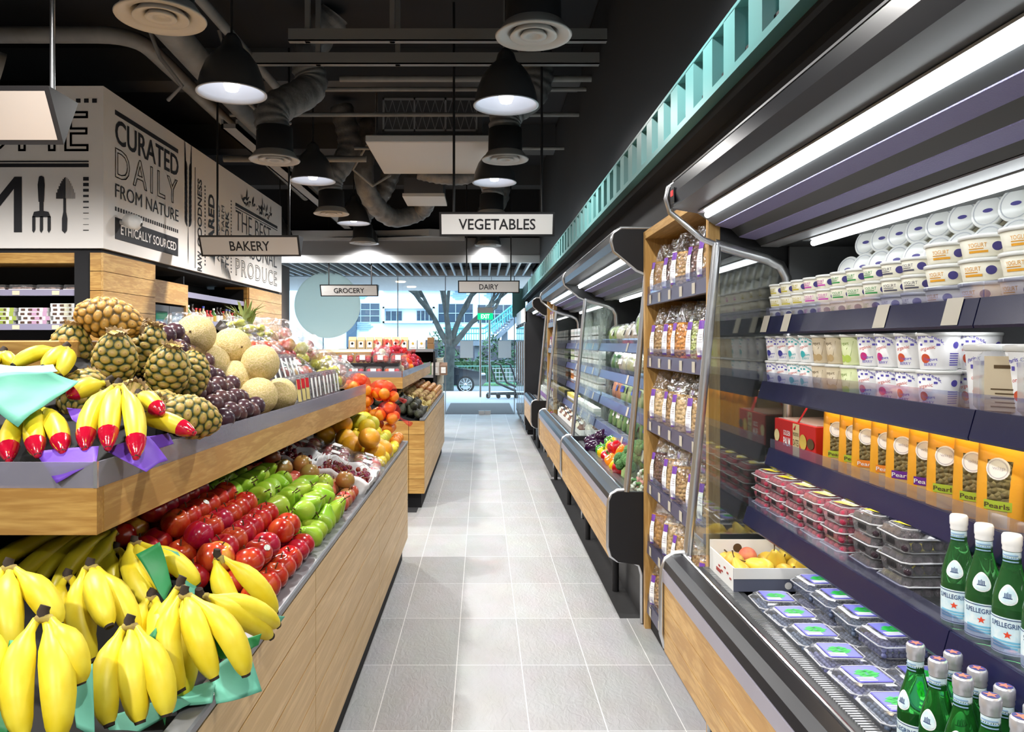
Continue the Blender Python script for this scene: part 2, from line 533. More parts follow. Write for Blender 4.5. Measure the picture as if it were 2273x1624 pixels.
for n, (a, b, hx) in enumerate(((-0.75, -0.045, -0.035), (-0.035, 0.66, 0.155)), 1):
    d = struct('door_%d' % n, MB().box(a, b, YB + 0.005, YB + 0.02, 0.02, 2.86), GLASS)
    MB().tube([(hx, YB - 0.05, 0.36), (hx, YB - 0.05, 1.96)], 0.022, 10).tube([(hx, YB - 0.05, 0.5), (hx, YB, 0.5)], 0.008, 6).tube([(hx, YB - 0.05, 1.8), (hx, YB, 1.8)], 0.008, 6).build('handle', STEEL, d)
    x0 = a if n == 1 else b - 0.0
    MB().box(-0.07 if n == 1 else 0.06, 0.05 if n == 1 else 0.18, YB - 0.01, YB + 0.035, 0.0, 0.075).build('patch_fitting', STEEL, d)
def translucent(name, c, k):
    m = mat(name, c, 0.6); t_ = m.node_tree
    a = t_.nodes.new('ShaderNodeBsdfTranslucent'); a.inputs[0].default_value = (*c, 1); b = t_.nodes.new('ShaderNodeMixShader'); b.inputs[0].default_value = k
    t_.links.new(t_.nodes['Principled BSDF'].outputs[0], b.inputs[1]); t_.links.new(a.outputs[0], b.inputs[2]); t_.links.new(b.outputs[0], t_.nodes['Material Output'].inputs[0])
    return m
SHEETM = translucent('backlit_paper', (0.9, 0.9, 0.9), 0.55)
DISCM = translucent('mint_disc', (1.0, 1.0, 0.90), 0.85)
for x, nm in ((-0.32, 'white notice sheet taped to the door pane beside the tree trunk'), (0.47, 'white notice sheet taped to the door pane beside the tall fridge')):
    tag(MB().box(x - 0.135, x + 0.135, YB - 0.008, YB - 0.004, 1.17, 1.53).build('notice_sheet', SHEETM), nm, 'sheet')
# pale round disc standing in the shop window: translucent sheet lit by the daylight behind it
o = MB().prism([(0.67 * math.cos(2 * PI * i / 64), 0.67 * math.sin(2 * PI * i / 64)) for i in range(64)], -0.012, 0.012, 'y').build('window_disc', DISCM)
o.location = (-3.14, 15.55, 2.25)
tag(o, 'big round pale mint disc in the shop window behind the fruit island', 'disc')
struct('column_1', MB().box(-4.2, -3.62, 13.6, 14.4, 0, 3.0), mat('brown_wall', (0.13, 0.10, 0.085), 0.7))

# exit sign
ex = thing('exit_sign', (0.065, 15.3, 1.95), label='green exit sign hanging by the glass doors', cat='sign')
MB().box(-0.155, 0.155, -0.03, 0.03, 0.125, 0.24, b=0.004).build('housing', WHITE, ex)
MB().box(-0.155, 0.155, -0.03, 0.03, 0, 0.125).build('sign_face', mat('exit_green', (0.0, 0.42, 0.14), 0.4, emit=(0.0, 0.75, 0.25), es=0.85), ex)
MB().text('EXIT', 0.17, 0.085, lambda p: (p[0] - 0.085, -0.032, p[1] + 0.02), bold=0.02).build('lettering', mat('exit_white', (0.9, 0.95, 0.9), emit=(0.9, 1, 0.92), es=1.0), ex)
MB().tube([(-0.12, 0, 0.24), (-0.12, 0, 1.0)], 0.006, 6).tube([(0.12, 0, 0.24), (0.12, 0, 1.0)], 0.006, 6).build('rod', STEEL, ex)

# ---------------------------------------------------------------- mural box on the left
MX, MY0, MY1, MZ0, MZ1 = -3.13, 6.33, 11.96, 2.27, 3.61
CREAM = mat('mural_cream', (0.80, 0.77, 0.74), 0.6)
mural = struct('wall_mural', MB().box(-9, MX, MY0, MY1, MZ0, MZ1), CREAM)
struct('trim_7', MB().box(-9, MX - 0.03, MY0 + 0.03, MY1 - 0.03, 2.235, MZ0), BLACKM)
TI = 0.004


def fb(px, py):                      # a pixel of the mural's long side as a point (y, z)
    y = F * (-MX) / (CX - px)
    return y, EYE + (CY - py) / F * y


def onB(y0, z0): return lambda p: (MX + TI, y0 + p[0], z0 + p[1])
def onA(x0, z0): return lambda p: (x0 + p[0], MY0 - TI, z0 + p[1])


bm = MB()
def barB(y0, y1, z0, z1, bm=bm): bm.box(MX, MX + TI, y0, y1, z0, z1)
bm.text('CURATED', 1.36, 0.215, onB(6.53, 3.19), bold=0.015)
bm.text('DAILY', 1.34, 0.255, onB(6.53, 2.90), outline=0.012, spacing=1.25)
bm.text('FROM NATURE', 1.36, 0.12, onB(6.53, 2.73))
barB(6.53, 7.88, 3.435, 3.475)
for i in range(28): barB(6.53 + i * 0.049, 6.555 + i * 0.049, 2.615, 2.65)
barB(6.53, 7.88, 2.375, 2.56)
for t, y, w, z0, z1, o_, b_ in (('GOODNESS', 8.55, .13, 2.55, 3.3, 0, .02), ('RAW', 8.55, .13, 2.28, 2.5, 0, .02), ('CARED', 8.95, .2, 2.5, 3.2, 0, .03), ('AND LOVED', 9.13, .1, 2.45, 3.12, 0, 0),
                            ('FROM FARM', 9.29, .1, 2.45, 3.14, 0, 0), ('TO FORK', 9.46, .13, 2.4, 3.1, 0, .02)):
    bm.text(t, z1 - z0, w, lambda p, y=y, z0=z0: (MX + TI, y - p[1], z0 + p[0]), bold=b_)
for i in range(22):
    for y in (8.64, 9.54): barB(y, y + 0.022, 2.36 + i * 0.042, 2.38 + i * 0.042)
barB(8.345, 8.355, 2.3, 3.4)
bm.text('THE BEST', 1.62, 0.26, onB(9.72, 2.92), bold=-0.01)
bm.text('SEASONAL', 1.95, 0.235, onB(9.72, 2.62), bold=-0.01)
bm.text('PRODUCE', 1.95, 0.22, onB(9.72, 2.345), outline=0.012, spacing=1.2)
barB(9.72, 11.7, 3.225, 3.265); barB(9.72, 11.7, 3.195, 3.205)
# ear of wheat
def leaf(bm, y, z, L, a, w=0.3):
    n = 7; up = []; dn = []
    for i in range(n + 1):
        t = i / n; h = w * L * math.sin(PI * t) * 0.5
        up.append((t * L, h)); dn.append((t * L, -h))
    pts = up + dn[::-1][1:-1]
    ca, sa = math.cos(a), math.sin(a)
    bm.poly([(MX + TI, y + ca * u - sa * v, z + sa * u + ca * v) for u, v in pts])
for i in range(13):
    z = 2.72 + i * 0.05
    for sgn in (-1, 1): leaf(bm, 8.15 + sgn * 0.02, z, 0.13, PI / 2 - sgn * 0.62, 0.42)
    for sgn in (-1, 1):
        if i > 4: leaf(bm, 8.15 + sgn * 0.06, z + 0.08, 0.26, PI / 2 - sgn * 0.16, 0.05)
leaf(bm, 8.15, 2.3, 0.46, PI / 2, 0.04)
# furrows of a field and small herbs
for i in range(9): leaf(bm, 8.95 - 0.03 * i, 2.38 + 0.012 * i, 0.34 + 0.0 * i, 0.95 - 0.16 * i + 0.5, 0.06)
for i in range(7): leaf(bm, 9.15 + 0.045 * i, 2.55 - 0.02 * i, 0.26, -1.25 + 0.05 * i, 0.07)
rr = random.Random(5)
for i in range(46):
    y = 9.95 + rr.random() * 1.4
    leaf(bm, y, 3.29 + rr.random() * 0.12, 0.05 + rr.random() * 0.10, rr.random() * PI, 0.18 + rr.random() * 0.2)
# short face
X_ = lambda px: (px - CX) / F * MY0
Z_ = lambda py: EYE + (CY - py) / F * MY0
def barA(x0, x1, z0, z1): bm.box(x0, x1, MY0 - TI, MY0, z0, z1)
barA(-4.6, X_(197), Z_(371), Z_(363)); barA(-4.6, X_(197), Z_(360), Z_(357))
for i in range(3): barA(X_(170 + i * 18 - 1), X_(170 + i * 18 + 9), Z_(228), Z_(219))
for i in range(10): barA(X_(185), X_(197), Z_(401 + i * 12.6 - i * 0.5), Z_(393 + i * 13.2))
w = X_(197) + 4.9
def rtext(t, h, px, py, **k): bm.text(t, None, h, lambda p, w=h * text_geo(t, k.get('bold', 0.0), k.get('outline', 0.0), k.get('spacing', 1.0))[2]: (X_(px) - w + p[0], MY0 - TI, Z_(py) + p[1]), **k)
rtext('WELCOME', 0.34, 197, 337, outline=0.02, spacing=1.1)
rtext('FROM FARM', 0.47, 49, 517)
def poly2(pts): bm.poly([(X_(x), MY0 - TI, Z_(y)) for x, y in pts])
for k in range(3):                       # garden fork and trowel, drawn in line
    x = 72 + k * 17
    poly2([(x, 480), (x + 7, 480), (x + 7, 510), (x + 3, 517), (x, 512)])
poly2([(72, 482), (76, 470), (88, 468), (88, 448), (97, 448), (97, 468), (108, 470), (113, 482)])
poly2([(86, 448), (84, 410), (87, 392), (92, 390), (98, 393), (100, 410), (98, 448)])
poly2([(141, 440), (147, 440), (147, 470), (150, 485), (149, 512), (144, 518), (138, 512), (138, 485), (141, 470)])
for k in range(15):
    t = k / 14; xx = 125 + 41 * t; top = 393 + 40 * abs(t - 0.5) ** 1.6 * 2.6
    poly2([(xx, top), (xx + (2.6 if t < 0.5 else 1.0), top), (xx + (2.6 if t < 0.5 else 1.0), 441), (xx, 441)])
pr = bm.build('print', INK, mural)
pr['label'] = 'black printed lettering and drawings'
MB().text('ETHICALLY SOURCED', 1.2, 0.085, lambda p: (MX + TI * 2, 6.62 + p[0], 2.425 + p[1]), bold=0.01).build('reversed_print', CREAM, mural)
# small white spotlight on the mural
sp = thing('wall_spotlight', (MX, 6.62, 2.53), label='small white spotlight fixed to the mural above the black lettering band', cat='spotlight')
MB().lathe([(0.03, -0.09), (0.06, -0.07), (0.066, 0.0), (0.055, 0.05), (0.02, 0.07)], 16, M=Matrix.Translation((0.12, 0, 0)) @ Matrix.Rotation(1.9, 4, 'Y')).build('lamp_head', WHITE, sp)
MB().tube([(0, 0, 0), (0.08, 0, 0)], 0.018, 8).build('bracket', WHITE, sp)

# ---------------------------------------------------------------- wooden piers and recesses under the mural
def planks_x(bm, x, y0, y1, z0, z1, h, m=0, t=0.02, side=1):
    z = z0
    while z < z1 - 0.01:
        zt = min(z + h, z1); bm.box(x - t * side, x, y0, y1, z + 0.0025, zt - 0.0025, m, 0.0); z += h
def planks_y(bm, y, x0, x1, z0, z1, h, m=0, t=0.02):
    z = z0
    while z < z1 - 0.01:
        zt = min(z + h, z1); bm.box(x0, x1, y, y + t, z + 0.0025, zt - 0.0025, m); z += h
bm = MB().box(-3.38, MX - 0.02, MY0 + 0.02, 7.34, 0, 2.235, 1)
planks_x(bm, MX, MY0, 7.34, 0.0, 2.235, 0.16); planks_y(bm, MY0, -3.24, MX - 0.021, 0.0, 2.235, 0.16, 2)
struct('pillar_wood', bm, [OAK_Y, BLACKM, OAK_X])
bm = MB().box(-3.6, MX - 0.02, 10.3, MY1 - 0.02, 0, 2.235, 1)
planks_x(bm, MX, 10.3, MY1, 0.0, 2.235, 0.16); planks_y(bm, 10.28, -3.45, MX - 0.021, 0.0, 2.235, 0.16, 2)
struct('pillar_wood', bm, [OAK_Y, BLACKM, OAK_X])
struct('wall_recess', MB().box(-3.75, -3.7, 7.34, 10.3, 0, 2.235).box(-9, -3.38, 6.95, 7.0, 0, 2.235), BLACKM)
# dark fridge with two doors in the recess, wooden surround
fr = thing('upright_fridge', (-3.16, 7.74, 0), label='dark upright fridge with two glass doors in a wooden surround', cat='fridge')
MB().box(-0.5, -0.02, -0.38, 0.38, 0, 1.86).build('cabinet', BLACK, fr)
MB().box(-0.03, 0.02, -0.395, 0.44, 1.88, 2.10).box(-0.03, 0.02, 0.385, 0.44, 0, 1.88).build('surround', OAK_Y, fr)
DG = mat('dark_glass', (0.008, 0.01, 0.014), 0.05, spec=0.8)
for a in (-0.375, 0.005):
    d = MB().box(-0.02, 0.0, a, a + 0.37, 0.05, 1.86).build('door', DGREY, fr)
    MB().box(0, 0.003, a + 0.05, a + 0.32, 0.1, 1.8).build('door_glass', DG, d)
    MB().box(0.0, 0.03, a + 0.335, a + 0.36, 1.2, 1.5).build('door_handle', BLACKP, d)
# shelf run with bottles
LAV = mat('lavender_strip', (0.30, 0.28, 0.40), 0.4)
sh = thing('bottle_shelves', (-3.2, 9.25, 0), label='recessed shelf unit stocked with sauce bottles under the mural', cat='shelf')
MB().box(-0.5, -0.46, -1.02, 1.02, 0, 2.2).box(-0.5, 0, -1.04, -1.02, 0, 2.2).box(-0.5, 0, 1.02, 1.04, 0, 2.2).build('carcass', BLACK, sh)
SHZ = (0.45, 0.95, 1.38, 1.72, 2.02)
for z in SHZ:
    s1 = MB().box(-0.46, 0.0, -1.02, 1.02, z - 0.03, z).build('shelf', DGREY, sh)
    MB().box(0.0, 0.008, -1.02, 1.02, z - 0.04, z + 0.02).build('price_strip', LAV, s1)


def jar(h, r, cm, bodym, lm):
    def f():
        t = MB().lathe([(0.001, 0), (r, 0), (r, h * 0.55), (r * 0.9, h * 0.62), (r * 0.4, h * 0.74), (r * 0.38, h * 0.9)], 12).build('sauce_bottle', bodym)
        MB().lathe([(r * 0.44, h * 0.88), (r * 0.44, h), (0.001, h)], 10).build('cap', cm, t)
        MB().lathe([(r * 1.02, h * 0.12), (r * 1.02, h * 0.5)], 12).build('bottle_label', lm, t)
        return t
    return f
def col(n, c, r=0.4, **k): return mat(n, c, r, **k)
REDP = col('red_plastic', (0.55, 0.02, 0.03)); BLUEP = col('blue_print', (0.05, 0.08, 0.45)); GOLDP = col('gold_print', (0.6, 0.42, 0.08))
jk = [Kind(jar(.2, .034, BLACKP, col('sauce_dark', (.05, .02, .015), .15), PAPER)), Kind(jar(.16, .036, REDP, col('sauce_amber', (.4, .2, .05), .15), GOLDP)),
      Kind(jar(.19, .033, BLUEP, col('sauce_pale', (.55, .5, .35), .15), PAPER)), Kind(jar(.15, .035, REDP, col('sauce_red', (.45, .04, .03), .15), col('cream_label', (.7, .62, .45)))),
      Kind(jar(.18, .034, WHITE, col('sauce_green', (.1, .22, .06), .15), GOLDP))]
jn = ['dark sauce bottle with a white label', 'amber sauce jar with a gold label', 'pale dressing bottle with a blue cap', 'red sauce jar with a cream label', 'green sauce bottle with a white cap']
for zi, z in enumerate(SHZ[1:4]):
    for i in range(17):
        k = (i * 2 // 3 + zi * 2) % 5
        jk[k].put((-3.24, 8.33 + i * 0.114, z + 0.001), label='%s, %s along the %s shelf of the recess' % (jn[k], ORD[i], ('lowest', 'middle', 'upper')[zi]), cat='bottle', group='sauce bottles in the recess')

# wooden shelf unit facing the camera on the far left
lu = thing('packet_shelves', (-3.9, 6.36, 0), label='tall wooden shelf unit with boxed snacks under the welcome mural', cat='shelf')
x0, x1 = -0.9, 0.645
MB().box(x1 - 0.1, x1, 0, 0.4, 0, 2.235).build('side_panel', OAK_Z, lu)
MB().box(x0, x0 + 0.1, 0, 0.4, 0, 2.235).build('side_panel', OAK_Z, lu)
MB().box(x0, x1, 0, 0.4, 2.15, 2.235).build('top_panel', OAK_X, lu)
MB().box(x0 + .1, x1 - .1, 0.36, 0.4, 0, 2.15).build('back_panel', BLACKM, lu)
for z in (0.5, 0.95, 1.64, 1.925):
    s1 = MB().box(x0 + 0.1, x1 - 0.1, 0.03, 0.36, z - 0.04, z).build('shelf', BLACK, lu)
    bm = MB().box(x0 + 0.1, x1 - 0.1, 0.0, 0.03, z - 0.045, z + 0.005)
    MB().box(x0 + 0.1, x1 - 0.1, 0.0, 0.03, z - 0.045, z + 0.005).build('price_strip', LAV, s1)
    for x in (0.0, 0.33): MB().box(x, x + 0.06, -0.004, 0, z - 0.04, z - 0.005).build('price_tag', mat('tag_cream', (.75, .68, .5), .4), s1)
def snackbox(c, n):
    def f():
        t = MB().box(-0.12, 0.12, 0, 0.07, 0, 0.035, b=0.002).build('snack_box', PAPER)
        MB().box(-0.03, 0.06, -0.001, 0, 0.004, 0.031).box(0.085, 0.12, -0.001, 0, 0.0, 0.035).build('box_print', c, t)
        bm = MB()
        for x in (-0.1, -0.04): bm.box(x, x + 0.035, -0.0015, 0, 0.008, 0.027)
        bm.disc((0.045, -0.002, 0.018), 0.011, (0, -1, 0), 14)
        bm.build('box_window', col('dark_filling', (.12, .07, .05)), t)
        return t
    return f
sb = [Kind(snackbox(col('pink_print', (.62, .38, .55)), 0)), Kind(snackbox(col('sand_print', (.62, .6, .45)), 1)), Kind(snackbox(col('lime_print', (.4, .5, .1)), 2))]
for ci, (cx, k, n) in enumerate(((-4.05, 2, 4), (-3.77, 0, 4), (-3.50, 1, 5))):
    for j in range(n):
        sb[k].put((cx + (0.025 if j % 2 else 0) - 0.02 * (j == 3), 6.42, 1.641 + j * 0.0355), label='flat white snack box with %s print, %s from the bottom of its stack' % (('pink', 'sand', 'lime')[k], ORD[j]), cat='box', group='snack boxes on the wooden shelf')
def tray():
    t = thing('sweet_tray')
    MB().box(-0.1, 0.1, 0, 0.12, 0, 0.05, b=0.008).build('clear_box', CLAM, t)
    MB().box(-0.085, 0.085, 0.01, 0.11, 0.004, 0.03, b=0.008).build('sweets', mat('nougat', (.55, .35, .3), .5, col2=(.08, .05, .05), ns=30), t)
    MB().box(-0.1, 0.1, -0.002, 0.0, 0.0, 0.014).build('box_label', WHITE, t)
    return t
tk = Kind(tray)
for i in range(6): tk.put((-4.56 + i * 0.23, 6.42, 1.926), rot=(0, 0, 0.03 * (i % 3 - 1)), label='clear tray of sweets, %s along the upper shelf of the wooden unit' % ORD[i], cat='tray', group='sweet trays on the wooden shelf')
# ---------------------------------------------------------------- hanging lamps, diffusers, signs
SHADE = mat('shade_grey', (0.075, 0.075, 0.08), 0.34, 0.5)
SHADE_IN = mat('shade_white', (0.45, 0.47, 0.52), 0.35)
GLOW = mat('lamp_glow', (1, 1, 1), emit=(0.95, 0.97, 1.0), es=4)


def pendant():
    t = thing('pendant_lamp')
    pr = [(0.225, 0.0), (0.222, 0.03), (0.205, 0.11), (0.17, 0.20), (0.12, 0.27), (0.075, 0.31), (0.06, 0.36), (0.03, 0.40), (0.001, 0.405)]
    MB().lathe(pr, 40).build('lamp_shade', SHADE, t)
    s2 = MB().lathe([(0.001, 0.285), (0.10, 0.26), (0.155, 0.195), (0.192, 0.105), (0.212, 0.03), (0.216, 0.001), (0.232, -0.004), (0.232, 0.004), (0.225, 0.006)], 40).build('shade_lining', SHADE_IN, t)
    MB().lathe([(0.001, 0.02), (0.04, 0.02), (0.052, 0.05), (0.052, 0.14), (0.035, 0.16), (0.035, 0.25)], 20).build('bulb', GLOW, t)
    MB().tube([(0, 0, 0.40), (0, 0, 1.27)], 0.009, 8).build('cord', BLACKP, t)
    return t


pk = Kind(pendant)
rows = {0: 'over the aisle', 1: 'over the fruit island'}
spots = [(0.17, 5.43, 'over the aisle, first in front of the vegetables sign'), (0.13, 8.05, 'over the aisle, just above the vegetables sign'), (0.12, 10.7, 'over the aisle, hidden behind the vegetables sign'),
         (0.10, 13.2, 'over the aisle, just above the dairy sign'), (-1.69, 5.17, 'over the fruit island, beside the mural lettering'), (-1.76, 7.97, 'over the fruit island, above the bakery sign'),
         (-1.81, 10.8, 'over the fruit island, third along from the bananas'), (-1.98, 13.0, 'over the fruit island, fourth along from the bananas'), (-3.9, 4.6, 'in front of the mural'),
         (-1.66, 2.35, 'over the bananas'), (0.2, 2.75, 'over the aisle beside the first chilled case'), (-1.66, -0.4, 'over the near end of the island'), (0.2, 0.1, 'over the near end of the aisle'), (-0.7, -2.6, 'behind the near end of the island'), (-3.9, 1.9, 'before the wooden shelf unit'), (-3.35, 12.7, 'in front of the shop window disc')]
for x, y, w in spots:
    pk.put((x, y, 3.17), label='grey dome pendant lamp hanging ' + w, cat='lamp', group='dome pendant lamps')
VENT = mat('vent_enamel', (0.40, 0.385, 0.365), 0.45)


def vent():
    t = thing('ceiling_vent')
    MB().lathe([(0.115, 0.05), (0.14, 0.0), (0.19, -0.012), (0.208, -0.02), (0.213, -0.012), (0.20, 0.0), (0.165, 0.05), (0.125, 0.075)], 48).build('outer_ring', VENT, t)
    MB().lathe([(0.06, 0.035), (0.075, 0.0), (0.128, -0.02), (0.132, -0.016), (0.095, 0.03)], 40).build('middle_ring', VENT, t)
    MB().lathe([(0.001, 0.0), (0.035, -0.004), (0.04, -0.016), (0.072, -0.02), (0.074, -0.016), (0.05, 0.02), (0.001, 0.02)], 32).build('centre_cone', VENT, t)
    MB().lathe([(0.155, 0.05), (0.15, 0.26), (0.001, 0.26)], 32).lathe([(0.001, 0.1), (0.14, 0.1)], 32).build('collar', BLACKM, t)
    return t


vk = Kind(vent)


def flexduct(name, pts, r, label):
    """corrugated duct along a smooth path"""
    P = [Vector(p) for p in pts]; out = []
    for i in range(len(P) - 1):
        p0 = P[max(i - 1, 0)]; p1 = P[i]; p2 = P[i + 1]; p3 = P[min(i + 2, len(P) - 1)]
        for k in range(14):
            t = k / 14
            out.append(0.5 * ((2 * p1) + (p2 - p0) * t + (2 * p0 - 5 * p1 + 4 * p2 - p3) * t * t + (3 * p1 - p0 - 3 * p2 + p3) * t ** 3))
    out.append(P[-1])
    rr = [r * (1 + 0.05 * math.sin(i * 1.9) + 0.03 * math.sin(i * 4.1)) for i in range(len(out))]
    o = MB().tube(out, rr, 20).build(name, DUCT)
    return tag(o, label, 'duct', 'flexible ducts')


for i, (x, y, z, w, pth) in enumerate([
        (0.285, 4.24, 3.2, 'over the aisle, the biggest one in view above the pendant lamp', [(0, 0, .2), (-.02, .06, .36), (-.25, .12, .62), (-.42, .1, .95), (-.5, .1, 1.2)]),
        (0.21, 6.94, 3.16, 'over the aisle between two pendant lamps', [(0, 0, .2), (.02, .02, .4), (.26, .05, .62), (.30, .1, .95), (.2, .3, 1.25)]),
        (0.12, 9.7, 3.1, 'over the aisle behind the vegetables sign', [(0, 0, .2), (0, 0, .4), (-.25, .1, .75), (-.3, .2, 1.3)]),
        (0.1, 12.3, 3.06, 'over the aisle just above the dairy sign lamp', [(0, 0, .2), (0, 0, .4), (.2, .1, .8), (.2, .1, 1.3)]),
        (-1.56, 3.72, 3.08, 'over the island, nearest the welcome mural', [(0, 0, .2), (0, 0, .5), (-.1, .1, 1.3)]),
        (-1.76, 6.5, 3.05, 'over the island, above the bakery sign', [(0, 0, .2), (-.02, .05, .42), (.22, .36, .72), (.2, .36, 1.0), (.45, .3, 1.36)]),
        (-1.81, 9.2, 3.05, 'over the island, behind the bakery sign', [(0, 0, .2), (0, 0, .4), (.2, .1, .8), (.1, .1, 1.3)]),
        (-1.85, 11.9, 3.05, 'over the island, the far one by the slatted ceiling', [(0, 0, .2), (0, 0, .4), (.3, .1, .8), (.5, .1, 1.3)])]):
    vk.put((x, y, z), label='round air diffuser ' + w, cat='vent', group='round air diffusers')
    flexduct('flexible_duct', [(x + a, y + b, z + c) for a, b, c in pth], 0.14, 'crinkled flexible duct feeding the diffuser ' + w.replace(', the biggest one in view', ','))
flexduct('flexible_duct', [(-0.75, 10.62, 3.5), (-0.9, 10.9, 3.35), (-1.3, 10.7, 3.25), (-1.55, 10.1, 3.6), (-1.5, 10.2, 4.45)], 0.13, 'crinkled flexible duct sagging in a loop behind the white ceiling unit')
flexduct('flexible_duct', [(0.02, 9.60, 3.66), (-0.2, 9.61, 3.56), (-0.5, 9.61, 3.56), (-0.8, 9.61, 3.62)], 0.085, 'short crinkled duct lying against the back of the white ceiling unit')

# pipes under the ceiling
def pipe(pts, r, label, m=PIPE, name='ceiling_pipe', n=14):
    return tag(MB().tube(pts, r, n).build(name, m), label, 'pipe', None)
def bend(a, b, c, r=0.25, n=6):
    a, b, c = Vector(a), Vector(b), Vector(c)
    u = (a - b).normalized(); v = (c - b).normalized()
    return [a] + [b + u * r * (1 - t) ** 2 + v * r * t ** 2 for t in [i / n for i in range(n + 1)]] + [c]
pipe(bend((-7, 6.0, 3.9), (-2.72, 6.0, 3.9), (-2.86, 12.4, 3.85), 0.3), 0.065, 'thick grey pipe that bends over the mural and runs to the far end')
pipe([(-2.3, 4.6, 3.86), (-2.42, 7.0, 3.86)], 0.115, 'fat grey pipe running above the mural beside the big round diffuser')
pipe([(-2.42, 7.02, 3.86), (-2.55, 12.6, 3.83)], 0.10, 'fat grey pipe section carrying on above the bakery sign')
pipe([(-2.05, 4.2, 3.95), (-1.98, 7.4, 3.95)], 0.04, 'slim grey pipe beside the fat pipe over the island')
pipe([(-4.4, 4.9, 3.75), (-3.5, 5.6, 3.5)], 0.10, 'short grey pipe slanting behind the hanging sign', )
pipe([(-2.9, 8.6, 3.55), (-1.3, 8.6, 3.55)], 0.035, 'grey crosswise pipe behind the bakery lamp')
for y, z, a, b, r, w in ((7.0, 3.9, -1.3, 1.5, .028, 'first'), (7.35, 3.92, -1.6, 1.55, .02, 'second'), (7.9, 3.84, -2.6, 1.5, .022, 'third'), (8.4, 3.62, -1.4, 0.9, .018, 'fourth')):
    pipe([(a, y, z), (b, y, z)], r, 'thin grey pipe crossing the ceiling, %s behind the strut rails' % w)
RAIL = mat('strut_rail', (0.17, 0.165, 0.16), 0.55)
for y, z, x0, x1, w in ((6.15, 3.9, -1.55, 1.25, 'front'), (6.55, 3.86, -2.0, 1.35, 'rear')):
    rl = MB().box(x0, x1, y - 0.03, y + 0.03, z, z + 0.012).box(x0, x1, y - 0.03, y - 0.025, z, z + 0.1).box(x0, x1, y + 0.025, y + 0.03, z, z + 0.1).build('strut_rail', RAIL)
    tag(rl, 'grey channel rail crossing the ceiling above the aisle lamp, %s one of two' % w, 'rail')
    for x in (-1.4, -0.72, 0.2, 1.05):
        MB().box(x - 0.02, x + 0.02, y - 0.02, y + 0.02, z, 4.45).build('hanger', RAIL, rl)
tag(MB().box(1.42, 1.5, 6.8, 14.5, 4.1, 4.18).build('strut_rail', RAIL), 'grey channel rail running lengthwise high above the teal cladding', 'rail')
tag(MB().box(-2.35, -2.2, 6.9, 13.0, 3.42, 3.46).box(-2.35, -2.33, 6.9, 13, 3.42, 3.5).box(-2.22, -2.2, 6.9, 13, 3.42, 3.5).build('cable_tray', RAIL), 'flat grey cable tray running lengthwise over the bakery sign', 'cable tray')
for i, y in enumerate((7.7, 10.4, 12.8)):
    struct('beam_%d' % (i + 1), MB().box(-9, 1.0, y, y + 0.35, 4.12, 4.45), mat('beam_grey', (0.055, 0.055, 0.058), 0.8))
for i, (pts, w) in enumerate((([(-2.6, 5.9, 4.0), (-2.5, 5.95, 3.7), (-2.35, 6.0, 3.5), (-2.5, 6.1, 3.42)], 'curling down beside the mural corner'), ([(-2.2, 6.4, 4.1), (-2.1, 6.6, 3.64), (-1.95, 6.9, 3.5), (-1.8, 7.2, 3.55)], 'sagging towards the bakery lamp'),
                                  ([(-1.3, 8.7, 3.75), (-1.5, 8.9, 3.5), (-1.3, 9.1, 3.35), (-1.1, 9.2, 3.5)], 'looping beside the white ceiling unit'))):
    tag(MB().tube(pts, 0.016, 8).build('cable', RAIL), 'grey cable ' + w, 'cable')
# white air handling unit and access panel
ah = thing('air_unit', (0, 0, 0), label='big white air handling unit hung under the ceiling above the aisle', cat='air conditioner')
MB().box(-1.22, 0.08, 8.0, 9.5, 3.58, 3.66, b=0.01).build('drain_pan', mat('unit_white', (0.50, 0.50, 0.49), 0.6), ah)
MB().box(-1.1, 0.0, 8.1, 9.5, 3.66, 4.2).build('casing', DGREY, ah)
bm = MB().box(-1.05, -0.05, 8.08, 8.1, 3.72, 3.74).box(-1.05, -0.05, 8.08, 8.1, 4.05, 4.07)
for i in range(4): bm.box(-1.05 + i * 0.327, -1.03 + i * 0.327, 8.08, 8.1, 3.72, 4.07)
for i in range(11):
    x = -1.04 + i * 0.09
    bm.add([(x, 8.09, 3.74), (x + .006, 8.09, 3.74), (x + .096, 8.09, 4.05), (x + .09, 8.09, 4.05)], [(0, 1, 2, 3)]).add([(x + .09, 8.09, 3.74), (x + .096, 8.09, 3.74), (x + .006, 8.09, 4.05), (x, 8.09, 4.05)], [(0, 1, 2, 3)])
bm.build('filter_grille', GREY, ah)
for x in (-1.15, 0.0): MB().tube([(x, 8.3, 3.66), (x, 8.3, 4.45)], 0.008, 6).build('hanging_rod', RAIL, ah)
b2 = thing('duct_box', (0, 0, 0), label='small pale box duct hung behind the white ceiling unit', cat='duct')
MB().box(-1.02, -0.48, 9.8, 10.5, 3.36, 3.40).build('access_panel', mat('unit_white', (0.5, 0.5, 0.49), .6), b2)
MB().box(-1.0, -0.5, 9.8, 10.5, 3.40, 3.6).build('casing', DGREY, b2)
for x in (-0.95, -0.55): MB().tube([(x, 10, 3.6), (x, 10, 4.45)], 0.008, 6).build('hanging_rod', RAIL, b2)

